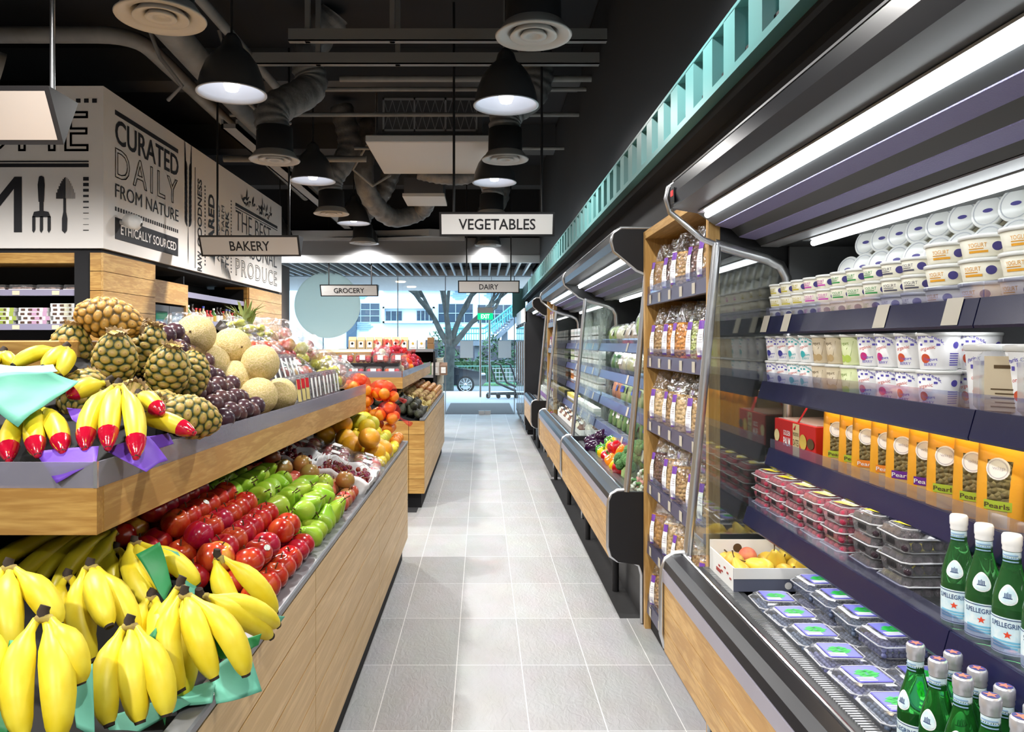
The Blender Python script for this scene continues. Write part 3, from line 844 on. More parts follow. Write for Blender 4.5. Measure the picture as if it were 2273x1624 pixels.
# V-shaped department signs
SIGNW = mat('sign_white', (0.78, 0.77, 0.76), 0.5)
def sign(text, x, y, z, w, h, d, rods, tw, label, frac=0.45, rodm=BLACKP, face=None):
    t = thing('hanging_sign', (x, y, z), label=label, cat='sign')
    MB().prism([(0, 0), (d, 0), (d / 2, -h)], -w / 2, w / 2, 'x').build('sign_body', BLACK, t)
    L = math.hypot(d / 2, h)
    ez = Vector((0, d / 2 / L, -h / L)); nrm = Vector((0, -h / L, -d / 2 / L))
    def P(p, o=0.002): return Vector((p[0], 0, 0)) + ez * p[1] + nrm * o
    e = 0.07 * L + 0.004
    MB().poly([P((-w / 2 + e, L - e)), P((w / 2 - e, L - e)), P((w / 2 - e, e)), P((-w / 2 + e, e))]).build('sign_face', face or SIGNW, t)
    def Q(p):
        q = P((p[0], p[1]), 0.003); return (q.x, d - q.y, q.z)
    MB().poly([Q((w / 2 - e, L - e)), Q((-w / 2 + e, L - e)), Q((-w / 2 + e, e)), Q((w / 2 - e, e))]).build('sign_face', face or SIGNW, t)
    if text:
        th = L * frac
        MB().text(text, tw, th, lambda p: P((p[0] - tw / 2, L / 2 + th / 2 - p[1]), 0.004), bold=0.012).build('lettering', INK, t)
    for rx in rods: MB().tube([(rx, d / 2, 0), (rx, d / 2, 4.45 - z)], 0.011, 8).build('rod', rodm, t)
    return t
sign('VEGETABLES', 0.13, 6.6, 2.615, 1.0, 0.2, 0.14, (-0.375, 0.39), 0.665, 'white vegetables sign in a black frame hanging over the aisle')
sign('BAKERY', -2.32, 7.6, 2.555, 1.0, 0.2, 0.2, (-0.34, 0.38), 0.40, 'white bakery sign in a black frame hanging before the mural')
sign('GROCERY', -2.3, 13.2, 2.49, 1.0, 0.2, 0.2, (-0.36, 0.38), 0.53, 'white grocery sign in a black frame hanging in front of the round disc', 0.42)
sign('DAIRY', 0.11, 12.4, 2.495, 1.0, 0.2, 0.14, (-0.36, 0.36), 0.31, 'white dairy sign in a black frame hanging at the far end of the aisle', 0.42)
sign('', -2.36, 3.25, 2.58, 1.04, 0.22, 0.24, (-0.47, 0.47), 0.4, 'large blank-ended black framed sign hanging in front of the welcome mural', rodm=STEEL, face=mat('sign_beige', (0.40, 0.36, 0.33), 0.5))
# ---------------------------------------------------------------- street outside
struct('pavement', MB().box(-30, 12, YB + 0.06, 23.5, -0.2, -0.001), mat('pavement_grey', (0.42, 0.46, 0.52), 0.7, bump=0.1, bs=8))
struct('street', MB().box(-60, 60, 23.5, 70, -0.7, -0.45), mat('asphalt', (0.16, 0.18, 0.20), 0.8))
tag(MB().box(-0.77, 0.67, YB + 0.07, 18.8, 0.0, 0.008).build('door_mat', mat('mat_grey', (0.10, 0.10, 0.11), 0.9)), 'dark grey entrance mat outside the glass doors', 'mat')
struct('ceiling_porch', MB().box(-14, 8, YB + 0.06, 20.5, 2.88, 3.1), mat('porch_cream', (0.74, 0.66, 0.60), 0.8, ))
for i, (x, y) in enumerate(((-1.85, 17.4), (-1.75, 19.0), (0.05, 17.4), (0.75, 18.3), (-3.6, 18))):
    tag(MB().lathe([(0.001, 0), (0.09, 0), (0.11, 0.01), (0.11, 0.03)], 20).build('downlight', mat('warm_glow', (1, .9, .7), emit=(1.0, 0.72, 0.42), es=6)), 'small warm downlight in the porch soffit, %s from the disc' % ORD[i], 'downlight', 'porch downlights').location = (x, y, 2.855)
YF = 45.0
fx = lambda px: (px - CX) / F * YF
fz = lambda py: EYE + (CY - py) / F * YF
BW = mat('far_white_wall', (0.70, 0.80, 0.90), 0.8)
bd = thing('office_building', (0, YF, -0.45), label='pale office block with dark window bands across the street', cat='building')
def rect(bm, x0, y0, x1, y1, dep=0.1, m=0): bm.box(fx(x0), fx(x1), -dep, 0.0, fz(y1) + .45, fz(y0) + .45, m)
MB().box(-30, 30, 0, 0.5, 0, 11).build('wall', BW, bd)
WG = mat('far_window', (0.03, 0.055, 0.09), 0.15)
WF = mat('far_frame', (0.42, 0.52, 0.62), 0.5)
def window(x0, y0, x1, y1, nv, nh):
    bm = MB(); rect(bm, x0, y0, x1, y1, 0.04); w = bm.build('window', WG, bd)
    bm = MB()
    for i in range(nv + 1):
        x = x0 + (x1 - x0) * i / nv; rect(bm, x - .6, y0, x + .6, y1, 0.08)
    for i in range(nh + 1):
        y = y0 + (y1 - y0) * i / nh; rect(bm, x0, y - .6, x1, y + .6, 0.08)
    bm.build('window_frame', WF, w)
window(780, 673, 843, 715, 3, 3); window(856, 690, 893, 712, 3, 1); window(925, 689, 962, 712, 4, 1); window(973, 674, 1050, 716, 4, 2); window(1060, 676, 1136, 717, 4, 2); window(690, 673, 770, 715, 4, 3)
bm = MB(); rect(bm, 851, 681, 965, 685, .35); rect(bm, 851, 713, 965, 717, .35); rect(bm, 851, 681, 855, 717, .35); rect(bm, 961, 681, 965, 717, .35)
bm.build('window_surround', BW, bd)
bm = MB(); rect(bm, 770, 748, 1180, 754, .2); rect(bm, 850, 641, 1180, 645, .3); bm.build('ledge', BW, bd)
bm = MB(); rect(bm, 770, 755, 1200, 800, .06); bm.build('shopfront', mat('shop_dark', (.05, .05, .07), .5), bd)
bm = MB(); rect(bm, 812, 755, 845, 764, .1); bm.build('shop_sign', mat('shop_red', (.6, .03, .06), .5), bd)
for cx, cy in ((808, 726), (800, 655), (1095, 657), (1020, 657), (1010, 727), (1095, 727)):
    bm = MB()
    for k in range(5): rect(bm, cx - 10 - 5 * (2 - abs(k - 2)), cy - 11 + k * 4, cx + 10 + 5 * (2 - abs(k - 2)), cy - 8 + k * 4, .06)
    bm.build('vent_grille', mat('grille_blue', (.22, .36, .48), .6), bd)
bm = MB(); rect(bm, 771, 700, 792, 770, .3); bm.build('column', mat('col_blue', (.06, .10, .15), .6), bd)

# tree with bare branching crown
tr = thing('street_tree', (-1.2, 26.2, -0.45), label='bare spreading street tree in front of the office block', cat='tree')
BARK = mat('bark', (0.055, 0.06, 0.055), 0.9, col2=(0.025, 0.028, 0.028), ns=6)
bm = MB(); lf = MB(); rt = random.Random(4)
def branch(p, d, L, r, n):
    q = p + d * L
    mid = p + d * L * 0.5 + Vector((rt.uniform(-.06, .06), rt.uniform(-.06, .06), 0)) * L
    bm.tube([p, mid, q], [r, r * 0.85, r * 0.7], 7, caps=False)
    if n == 0:
        for k in range(2):
            c = q + Vector((rt.uniform(-.4, .4), rt.uniform(-.4, .4), rt.uniform(-.1, .3)))
            for j in range(5):
                a = Vector((rt.uniform(-1, 1), rt.uniform(-1, 1), rt.uniform(-.4, .6))) * 0.13
                e = Vector((a.y, -a.x, a.z * .3)) * 0.35
                lf.add([c, c + a + e, c + a * 2, c + a - e], [(0, 1, 2, 3)])
        return
    for k in range(2 if n < 4 else 3):
        nd = (d + Vector((rt.uniform(-.75, .75), rt.uniform(-.5, .5), rt.uniform(-.05, .45)))).normalized()
        branch(q, nd, L * rt.uniform(.68, .88), r * 0.66, n - 1)
bm.tube([(0, 0, 0), (0.05, 0, 1.0), (0.12, 0, 1.9)], [0.24, 0.2, 0.19], 10)
for d in ((-.55, .1, 1), (-.12, -.1, 1), (.30, .1, 1), (.62, .1, .75)):
    branch(Vector((0.12, 0, 1.75)), Vector(d).normalized(), 1.15, 0.12, 4)
bm.build('trunk', BARK, tr); lf.build('leaves', mat('leaf_green', (0.08, 0.17, 0.07), 0.7), tr)['kind'] = 'stuff'
# hedge and lawn
hb = MB(); rh = random.Random(8)
for i in range(2600):
    c = Vector((rh.uniform(-4, 9), 36 + rh.uniform(-.5, .8), 0)); c.z = -0.4 + rh.random() ** 0.7 * (1.6 + 0.5 * math.sin(c.x * 2.1) + .3 * math.sin(c.x * 5))
    a = Vector((rh.uniform(-1, 1), rh.uniform(-1, 1), rh.uniform(-.3, 1))).normalized() * 0.16
    e = Vector((a.y, -a.x, .05)) * 0.4
    hb.add([c, c + a + e, c + a * 2, c + a - e], [(0, 1, 2, 3)])
hb.box(-4, 9, 36.2, 36.6, -.45, .6)
tag(hb.build('hedge', mat('hedge_green', (0.045, 0.12, 0.05), 0.8, col2=(.02, .06, .025), ns=3)), 'dark green hedge on the far kerb behind the parked car', 'hedge', kind='stuff')
struct('ground_lawn', MB().box(-6, 9, 34.3, 37.5, -.45, -.38), mat('lawn', (0.09, 0.24, 0.09), 0.9))
fc = MB()
for i in range(90): fc.box(-4 + i * .14, -3.985 + i * .14, 33.9, 33.92, -.45, .45)
fc.box(-4, 8.6, 33.88, 33.94, .43, .47).box(-4, 8.6, 33.88, 33.94, -.3, -.27)
tag(fc.build('railing', mat('rail_green', (.12, .3, .26), .5)), 'low green railing along the far kerb behind the car', 'railing')
# outdoor staircase, teal rails
st = thing('footbridge_stair', (0, 39, -.45), label='outdoor footbridge stair with teal railings beyond the doors', cat='stairs')
sx = lambda px: (px - CX) / F * 39
sz = lambda py: EYE + (CY - py) / F * 39 + .45
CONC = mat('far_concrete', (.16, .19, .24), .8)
bm = MB().prism([(sx(1075), sz(768)), (sx(1090), sz(768)), (sx(1150), sz(712)), (sx(1150), sz(698))], -.6, .6, 'y').box(sx(985), sx(1078), -.6, .6, sz(767), sz(756))
for i in range(12): bm.box(sx(1077 + i * 6), sx(1085 + i * 6), -.6, .6, sz(756 - i * 5.2), sz(752 - i * 5.2))
for px in (1000, 1060, 1120): bm.box(sx(px) - .15, sx(px) + .15, -.2, .2, 0, sz(765 if px < 1080 else 735))
bm.build('flight', CONC, st)
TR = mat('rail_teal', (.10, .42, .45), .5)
for s_ in (-.6, .6):
    bm = MB().tube([(sx(985), s_, sz(728)), (sx(1075), s_, sz(728)), (sx(1150), s_, sz(668))], .05, 6).tube([(sx(985), s_, sz(740)), (sx(1075), s_, sz(740)), (sx(1150), s_, sz(681))], .03, 6)
    for i in range(30):
        px = 988 + i * 5.3; y0 = 755 if px < 1076 else 755 - (px - 1076) * .82
        bm.tube([(sx(px), s_, sz(y0)), (sx(px), s_, sz(y0 - 26))], .018, 5)
    bm.build('stair_railing', TR, st)
# parked car
car = thing('parked_car', (-1.55, 30, -.45), label='black car parked at the kerb outside the glass doors', cat='car')
side = [(-2.3, .35), (1.55, .3), (1.72, .45), (1.70, .68), (1.5, .82), (.55, .98), (-.25, 1.42), (-1.5, 1.45), (-2.2, 1.1), (-2.35, .8)]
MB().prism(side, -.85, .85, 'y').build('body', mat('car_black', (.012, .014, .02), .12, coat=1), car)
MB().prism([(.42, .98), (-.28, 1.36), (-1.4, 1.38), (-1.9, 1.05)], -.86, -.85, 'y').build('side_window', mat('dark_glass', (.008, .01, .014), .05), car)
MB().box(1.45, 1.68, -.88, -.6, .68, .78, b=.03).build('headlight', CHROME, car)
for x in (0.92, -1.6):
    M = Matrix.Translation((x, -.78, .34)) @ Matrix.Rotation(PI / 2, 4, 'X')
    w = MB().lathe([(.2, -.1), (.32, -.09), (.34, -.03), (.34, .06), (.31, .11), (.25, .115)], 28, M=M).build('wheel', BLACKM, car)
    b = MB().lathe([(.27, .08), (.25, .118), (.235, .10)], 28, M=M).lathe([(.06, .1), (.05, .125), (.001, .125)], 14, M=M)
    for k in range(10):
        a = 2 * PI * k / 10
        b.add([M @ Vector((math.cos(a + e) * q, math.sin(a + e) * q, .112)) for e, q in ((-.25, .05), (.25, .05), (.07, .245), (-.07, .245))], [(0, 1, 2, 3)])
    b.build('rim', STEEL, w)
c2 = thing('parked_car', (3.1, 31, -.45), label='silver car partly hidden behind the shopping trolleys', cat='car')
MB().prism([(-a, b) for a, b in side][::-1], -.85, .85, 'y').build('body', mat('car_silver', (.5, .58, .65), .25, .3), c2)
for x in (-.92, 1.6): MB().lathe([(.001, -.1), (.33, -.09), (.34, .1), (.001, .1)], 20, M=Matrix.Translation((x, -.78, .34)) @ Matrix.Rotation(PI / 2, 4, 'X')).build('wheel', BLACKM, c2)

# shopping trolleys nested on the pavement
def trolley():
    t = thing('shopping_trolley')
    bm = MB()
    for s_ in (-.24, .24):
        bm.tube([(-.45, s_, .12), (.42, s_, .14), (.40, s_, .2), (-.18, s_, .45), (-.36, s_, .98), (-.5, s_, 1.02)], .024, 7)
    bm.tube([(-.45, -.24, .12), (-.45, .24, .12)], .015, 6).tube([(.42, -.24, .14), (.42, .24, .14)], .015, 6)
    bm.build('frame', mat('trolley_grey', (.03, .032, .035), .4, .3), t)
    MB().tube([(-.5, -.26, 1.02), (-.5, .26, 1.02)], .022, 8).build('handlebar', BLACKP, t)
    bm = MB()
    for z, x0, x1 in ((.5, -.2, .5), (.62, -.24, .52), (.74, -.28, .54), (.86, -.32, .56)):
        for s_ in (-.25, .25): bm.tube([(x0, s_, z), (x1, s_ * .8, z)], .006, 4)
        bm.tube([(x1, -.2, z), (x1, .2, z)], .006, 4)
    for i in range(7):
        x = -.2 + i * .11
        for s_ in (-.25, .25): bm.tube([(x, s_ * .95, .5), (x, s_ * .95, .86)], .004, 4)
    bm.build('basket', STEEL, t)
    for x in (-.42, .4):
        for s_ in (-.23, .23): MB().tube([(x, s_ - .02, .065), (x, s_ + .02, .065)], .064, 12).build('caster', BLACKP, t)
    return t
tk2 = Kind(trolley)
for i in range(4): tk2.put((.55 + i * .27, 20.6, .001), label='grey shopping trolley nested outside the doors, %s from the car' % ORD[i], cat='trolley', group='nested shopping trolleys', scale=.92)
# ---------------------------------------------------------------- fruit island: two stepped stands
LIP = clear('acrylic_lip', (0.78, 0.77, 0.86), gloss=0.12, milk=0.45, rough=0.15, milkcol=(0.42, 0.41, 0.50))
BX, SL = -0.514, 0.30          # front of the bins, slope of their display deck


def deckz(x): return 0.80 + SL * (-0.58 - x)


def stand(name, y0, y1, tray, label, riser):
    t = thing(name, (0, y0, 0), label=label, cat='display stand')
    n = y1 - y0
    bm = MB()
    seg = n / 3
    z = 0.14
    while z < 0.77:
        zt = min(z + 0.132, 0.79)
        for k in range(3): bm.box(BX - 0.02, BX, k * seg + 0.003, (k + 1) * seg - 0.003, z + 0.003, zt - 0.003)
        z += 0.132
    bm.box(BX - 0.05, BX - 0.02, 0, n, 0.14, 0.79, 1)
    bm.build('front_panel', [PALE_Y, BLACKM], t)
    bm = MB()
    z = 0.14
    while z < 0.77:
        zt = min(z + 0.132, 0.79)
        for a, b in ((BX - 0.14, BX), (BX - 1.05, BX - 0.143), (BX - 2.0, BX - 1.053)): bm.box(a, b - 0.0015, -0.02, 0, z + 0.0015, zt - 0.0015)
        z += 0.132
    bm.box(BX - 2.0, BX - 0.02, 0, 0.02, 0.14, 0.79, 1)
    bm.build('end_panel', [OAK_X, BLACKM], t)
    MB().box(-2.45, BX - 0.035, 0.06, n - 0.04, 0, 0.14).build('plinth', BLACKM, t)
    MB().box(BX - 0.045, BX + 0.002, -0.022, n, 0.79, 0.812, b=0.004).build('edge_rail', mat('rail_grey', (0.23, 0.235, 0.25), 0.38, 0.5), t)
    MB().prism([(BX - 0.045, 0.60), (BX - 0.045, 0.80), (BX - 0.06, 0.775), (-1.28, deckz(-1.28)), (-1.28, 0.60)], 0.01, n - 0.01, 'y').build('display_deck', BLACKM, t)
    (xa, ya), (xb, yb) = tray
    ya -= y0; yb -= y0
    XL = -2.36
    MB().box(XL + 0.2, -1.28, max(ya + 0.45, 0.02), n - 0.02, 0, 1.08).build('core', BLACKM, t)
    f = MB()
    for k, (p, q) in enumerate((((xa + (xb - xa) * .0301 / (yb - ya), ya + .0301), (xb, yb)),)):
        f.add([(p[0], p[1], 1.075), (q[0], q[1], 1.075), (q[0], q[1], 1.176), (p[0], p[1], 1.176), (p[0] - .03, p[1], 1.075), (q[0] - .03, q[1], 1.075), (q[0] - .03, q[1], 1.176), (p[0] - .03, p[1], 1.176)],
              [(0, 1, 2, 3), (5, 4, 7, 6), (3, 2, 6, 7), (1, 0, 4, 5), (0, 3, 7, 4), (1, 5, 6, 2)])
    f.build('side_fascia', OAK_Y, t)
    MB().box(XL, xa, ya, ya + 0.03, 1.075, 1.176).build('front_fascia', OAK_X, t)
    MB().add([(xa - .03, ya + .03, 1.08), (xb - .03, yb, 1.08), (XL, yb, 1.08), (XL, ya + .03, 1.08), (xa - .03, ya + .03, 1.165), (xb - .03, yb, 1.165), (XL, yb, 1.165), (XL, ya + .03, 1.165)],
             [(3, 2, 1, 0), (4, 5, 6, 7), (0, 1, 5, 4), (1, 2, 6, 5), (2, 3, 7, 6), (3, 0, 4, 7)]).build('tray_board', BLACKM, t)
    lip = MB()
    lip.add([(xa, ya, 1.176), (xb, yb, 1.176), (xb, yb, 1.232), (xa, ya, 1.232), (xa - .005, ya + .005, 1.176), (xb - .005, yb, 1.176), (xb - .005, yb, 1.232), (xa - .005, ya + .005, 1.232)],
            [(0, 1, 2, 3), (5, 4, 7, 6), (3, 2, 6, 7), (1, 0, 4, 5), (0, 3, 7, 4), (1, 5, 6, 2)])
    lip.build('side_lip', LIP, t)
    MB().box(XL, xa - 0.006, ya, ya + 0.005, 1.176, 1.232).build('front_lip', LIP, t)
    MB().box(xa - .007, xa + .001, ya - .001, ya + .007, 1.176, 1.234).build('lip_corner', CHROME, t)
    r0, r1, rx, rz = riser
    MB().prism([(xb - .14 if r0 < 3 else xb - .1, 1.168), (rx, rz - .05), (rx - .02, rz - .05), (rx - .02, 1.168)], r0 - y0 + .03, yb - .01, 'y').build('tilted_shelf', BLACKM, t)
    MB().box(XL + .1, rx, r0 - y0, min(r1 - y0, n - .02), 1.166, rz - .001, b=0.004).build('riser_box', OAK_X, t)
    return t


st1 = stand('fruit_stand', 0.9, 5.3, ((-0.831, 1.652), (-0.72, 4.747)), 'long two-tier wooden fruit stand with bananas, apples and melons', (2.16, 4.72, -1.19, 1.497))
st2 = stand('fruit_stand', 6.86, 10.45, ((-0.716, 6.9), (-0.70, 10.4)), 'two-tier wooden stand further along with tomatoes, onions and avocados', (7.5, 10.3, -1.1, 1.40))


def tz(x): return 1.176 + 0.78 * (-0.86 - x)      # tilted shelf of the first tray (approximate contact)

# ------------------------------------------------ fruit builders
STEMC = mat('fruit_stem', (0.10, 0.06, 0.025), 0.8)
STICK = mat('sticker', (0.78, 0.80, 0.74), 0.4, col2=(.25, .4, .25), ns=160, ramp=(.55, .65))


def apple(m, R_, tall=0.92, stem=True, sticker=False, star=0.0):
    def f():
        pr = []
        for i in range(19):
            a = PI * i / 18
            z = -R_ * tall * math.cos(a)
            z -= 0.30 * R_ * math.exp(-((PI - a) ** 2) / 0.10) - 0.18 * R_ * math.exp(-(a ** 2) / 0.06)
            pr.append((max(R_ * math.sin(a) * (1 - 0.10 * math.cos(a) * -1 * 0.8), 0.0004), z))
        t = MB().lathe(pr, 24, fn=(lambda p, a: (p[0] * (1 + star * math.cos(5 * a)), p[1] * (1 + star * math.cos(5 * a)), p[2])) if star else None).build('apple', m)
        if stem: MB().tube([(0, 0, R_ * tall * .62), (0.002, 0, R_ * tall * .9), (0.006, 0.001, R_ * tall * 1.12)], [0.0022, 0.0018, 0.0024], 6).build('stem', STEMC, t)
        if sticker:
            a = 0.9
            n = Vector((math.sin(a) * .8, -math.sin(a), math.cos(a))).normalized()
            def P(i, k):
                q = n.to_track_quat('Z', 'Y') @ Vector((math.cos(2 * PI * i) * k * .012, math.sin(2 * PI * i) * k * .009, 0))
                d = (n * R_ + q).normalized(); return (d.x * R_ * 1.012, d.y * R_ * 1.012, d.z * R_ * tall * 1.015)
            MB().grid(P, 14, 3).build('sticker', STICK, t)
        return t
    return f


def pearf(m, R_=0.036, H_=0.105):
    pr = [(0.001, .06), (.35, .0), (.75, .07), (.96, .22), (1, .36), (.9, .52), (.68, .67), (.48, .8), (.36, .9), (.22, .965), (.001, .98)]
    def f():
        t = MB().lathe([(r * R_, (z - .36) * H_) for r, z in pr], 22).build('pear', m)
        MB().tube([(0, 0, .60 * H_), (.003, 0, .72 * H_), (.008, .002, .86 * H_)], [.0024, .0018, .003], 6).build('stem', STEMC, t)
        return t
    return f


def plain(name, m, R_, sc_=(1, 1, 1), tip=None):
    def f():
        b = MB().ball((0, 0, 0), R_, 22, 14, 0, sc_)
        t = b.build(name, m)
        if tip == 'nub': MB().lathe([(R_ * .34, R_ * sc_[2] * .86), (R_ * .22, R_ * sc_[2] * 1.08), (.0005, R_ * sc_[2] * 1.17)], 12).build('nipple', m, t)
        if tip == 'stem': MB().lathe([(.004, R_ * sc_[2] * .97), (.004, R_ * sc_[2] * 1.02), (.0005, R_ * sc_[2] * 1.03)], 8).build('stem_scar', STEMC, t)
        return t
    return f


RED = mat('apple_red', (0.42, 0.006, 0.016), 0.22, coat=.25, col2=(0.50, 0.05, 0.012), ns=5, stretch=(9, 9, 1.0), var=.10, ramp=(.42, .66))
REDY = mat('apple_red_yellow', (0.55, 0.02, 0.012), 0.25, coat=.25, col2=(0.75, 0.36, 0.04), ns=4, stretch=(8, 8, 2.0), var=.1, ramp=(.40, .6))
GRN = mat('apple_green', (0.33, 0.48, 0.04), 0.28, coat=.2, col2=(0.45, 0.52, 0.06), ns=20)
PEARG = mat('pear_green', (0.24, 0.44, 0.02), 0.3, coat=.1, col2=(0.38, 0.52, 0.05), ns=14, var=.12, bump=.05, bs=200)
PINK = mat('apple_pink', (0.45, 0.05, 0.04), 0.28, coat=.2, col2=(0.50, 0.28, 0.10), ns=14, var=.12, ramp=(.45, .62))
BRON = mat('apple_bronze', (0.36, 0.09, 0.03), 0.3, coat=.2, col2=(0.30, 0.20, 0.05), ns=14, var=.15)
PEACH = mat('peach_skin', (0.72, 0.32, 0.12), 0.55, col2=(0.55, 0.12, 0.07), ns=16, var=.1)
ORNG = mat('orange_peel', (0.85, 0.27, 0.012), 0.35, coat=.15, bump=.25, bs=420, var=.05)
POML = mat('grapefruit_peel', (0.85, 0.40, 0.02), 0.3, coat=.2, bump=.2, bs=420, var=.08)
LEMN = mat('lemon_peel', (0.82, 0.62, 0.02), 0.35, coat=.15, bump=.25, bs=360, var=.05)
LIME = mat('lime_lemon_peel', (0.62, 0.60, 0.03), 0.35, coat=.15, bump=.25, bs=360, var=.08)
PASS = mat('passion_fruit_skin', (0.050, 0.022, 0.032), 0.28, coat=.2, col2=(0.085, 0.035, 0.04), ns=40, var=.3, bump=.05, bs=120)
PLUM = mat('plum_skin', (0.20, 0.02, 0.05), 0.3, coat=.2, col2=(0.36, 0.06, 0.06), ns=20, var=.2)
CHER = mat('cherry_skin', (0.16, 0.005, 0.015), 0.15, coat=.5, var=.3)
AVOC = mat('avocado_skin', (0.022, 0.020, 0.016), 0.35, bump=.7, bs=160, col2=(0.04, 0.045, 0.02), ns=20)
POTA = mat('potato_skin', (0.50, 0.34, 0.16), 0.75, col2=(0.38, 0.24, 0.10), ns=20, var=.2, bump=.2, bs=60)
ONIO = mat('onion_skin', (0.62, 0.33, 0.12), 0.35, col2=(0.45, 0.20, 0.06), ns=7, stretch=(5, 5, 1), var=.15)
TOMA = mat('tomato_skin', (0.62, 0.03, 0.012), 0.18, coat=.4, var=.15)
SQUA = mat('squash_skin', (0.62, 0.50, 0.20), 0.5, col2=(0.5, 0.4, 0.12), ns=10)

rnd = random.Random(21)


def rot_rand(tilt=0.5): return (rnd.uniform(-tilt, tilt), rnd.uniform(-tilt, tilt), rnd.uniform(0, 6.28))


def deckpos(x, y, r, lift=0.0):
    """point above the bin deck whose distance from it is r"""
    n = Vector((SL, 0, 1)).normalized()
    return Vector((x, y, deckz(x))) + n * (r + 0.003) + Vector((0, 0, lift))


def grid_fruit(kinds, rows, x0, dx, y0, y1, dy, r, name, cat, group, where, tilt=.5, ok=None, lift=0.0):
    for i in range(rows):
        x = x0 - dx * i
        y = y0 + (dy / 2 if i % 2 else 0)
        j = 0
        while y < y1:
            if ok is None or ok(x, y):
                k = kinds[rnd.randrange(len(kinds))]
                k.put(deckpos(x, y + rnd.uniform(-.004, .004), r, lift), rot_rand(tilt), label='%s, %s in %s row from rail, %s' % (name, ORD[min(j, 19)], ORD[i], where), cat=cat, group=group)
                j += 1
            y += dy


ra = [Kind(apple(RED, .041)), Kind(apple(RED, .0405)), Kind(apple(RED, .041, sticker=True)), Kind(apple(RED, .0405, 1.0)), Kind(apple(RED, .041)), Kind(apple(REDY, .040))]
grid_fruit(ra, 6, -.590, .081, 1.96, 2.50, .083, .039, 'shiny red apple', 'apple', 'red apples', 'beside the bananas', .45, ok=lambda x, y: y < 2.52 + (x + .58) * -.25 and y > 1.93 + max(0, (-.72 - x)) * .55)
pg = [Kind(pearf(PEARG, .039, .10)), Kind(pearf(PEARG, .041, .098))]
pg0 = pg
for i in range(5):
    for j in range(8):
        x, y = -.632 - .081 * i, 1.99 + .083 * j + (.0 if i % 2 else .042)
        if y > 2.50 + (x + .58) * -.25 or y < 1.97 + max(0, (-.70 - x)) * .75 or (i == 0 and j % 4 == 3): continue
        ra[(i * 3 + j * 2) % 5].put(deckpos(x, y, .040, .054), rot_rand(.4), label='shiny red apple in upper layer, %s in %s row from rail' % (ORD[j], ORD[i]), cat='apple', group='red apples')
Kind(apple(REDY, .043)).put(deckpos(-.70, 2.0, .036, .058), (.2, .3, 0), label='red and yellow streaked apple resting on top of the red apples by the bananas', cat='apple')
for i in range(4):
    for j in range(6):
        x, y = -.63 - .08 * i, 2.62 + .082 * j + (.0 if i % 2 else .04)
        if y > 3.05: continue
        pg0[(i + j) % 2].put(deckpos(x, y, .036, .052), (1.3 + rnd.uniform(-.4, .4), rnd.uniform(-.5, .5), rnd.uniform(-.8, .8) + 1.5 * (j % 2)), label='green pear in upper layer, %s in %s row from rail' % (ORD[j], ORD[i]), cat='pear', group='green pears')
grid_fruit(pg, 6, -.585, .078, 2.57, 3.05, .081, .034, 'green pear', 'pear', 'green pears', 'next to the red apples', .8, ok=lambda x, y: y < 3.06 + (x + .58) * .1)
pa = [Kind(apple(PINK, .037)), Kind(apple(BRON, .039, .95, sticker=True)), Kind(apple(PEACH, .036, .95, False)), Kind(apple(PINK, .036, .9))]
grid_fruit(pa[:1] + pa[2:], 6, -.585, .076, 3.10, 3.40, .079, .036, 'pink apple', 'apple', 'pink apples', 'between the pears and the cherries', .4)
Kind(apple(GRN, .040)).put(deckpos(-.66, 3.14, .036, .055), (.2, .1, 0), label='single green apple on top of the pink apples', cat='apple')
for j, (x, y) in enumerate(((-.74, 3.24), (-.80, 3.36), (-.84, 3.18), (-.60, 3.30), (-.92, 3.30))):
    Kind(apple(BRON, .0415, .95, sticker=(j != 3))).put(deckpos(x, y, .036, .055), rot_rand(.3), label='bronze red apple on top of the pink apples, %s from the green one' % ORD[j], cat='apple', group='bronze apples')

# cherries in white paper lined boxes
PUNNET = mat('lined_box', (0.78, 0.79, 0.80), 0.55, bump=.4, bs=18)
def cherry_box(n, seed):
    t = thing('cherry_box')
    bm = MB()
    w, d, h = .125, .15, .085
    for a, b in (((-w, -d), (w, -d)), ((w, -d), (w, d)), ((w, d), (-w, d)), ((-w, d), (-w, -d))):
        def P(u, v, a=a, b=b):
            k = 1 + .12 * v
            x = a[0] + (b[0] - a[0]) * u; y = a[1] + (b[1] - a[1]) * u
            return (x * k + .004 * math.sin(u * 19 + v * 3), y * k + .004 * math.sin(u * 23 + 1), h * v + .008 * math.sin(u * 14 + seed) * v)
        bm.grid(P, 16, 5)
    bm.box(-w, w, -d, d, 0, .004)
    solid(bm.build('box_liner', PUNNET, t), .003)
    rc = random.Random(seed)
    for i in range(n):
        x, y = rc.uniform(-w * .85, w * .85), rc.uniform(-d * .85, d * .85)
        z = .05 + .02 * rc.random() + .012 * math.cos(x * 12) * math.cos(y * 10)
        c = MB().ball((x, y, z), .0125, 12, 8).build('cherry', CHER, t)
        if i % 2 == 0:
            a = rc.uniform(0, 6.28)
            MB().tube([(x, y, z + .011), (x + .012 * math.cos(a), y + .012 * math.sin(a), z + .026), (x + .03 * math.cos(a), y + .03 * math.sin(a), z + .034)], .0009, 4).build('stalk', mat('stalk', (.22, .16, .05), .6), c)
    MB().box(-w * .95, w * .95, -d * .95, d * .95, .004, .045).build('lower_fruit', CHER, t)
    return t
th = math.atan(SL)
for x, y, n, s_, l in ((-.66, 3.58, 62, 3, 'white lined box of dark cherries next to the rail'), (-.94, 3.58, 40, 5, 'white lined box of dark cherries shaded under the upper tray')):
    o = cherry_box(n, s_); o.location = deckpos(x, y, .0); o.rotation_euler = (0, th, 0)
    tag(o, l, 'fruit box')


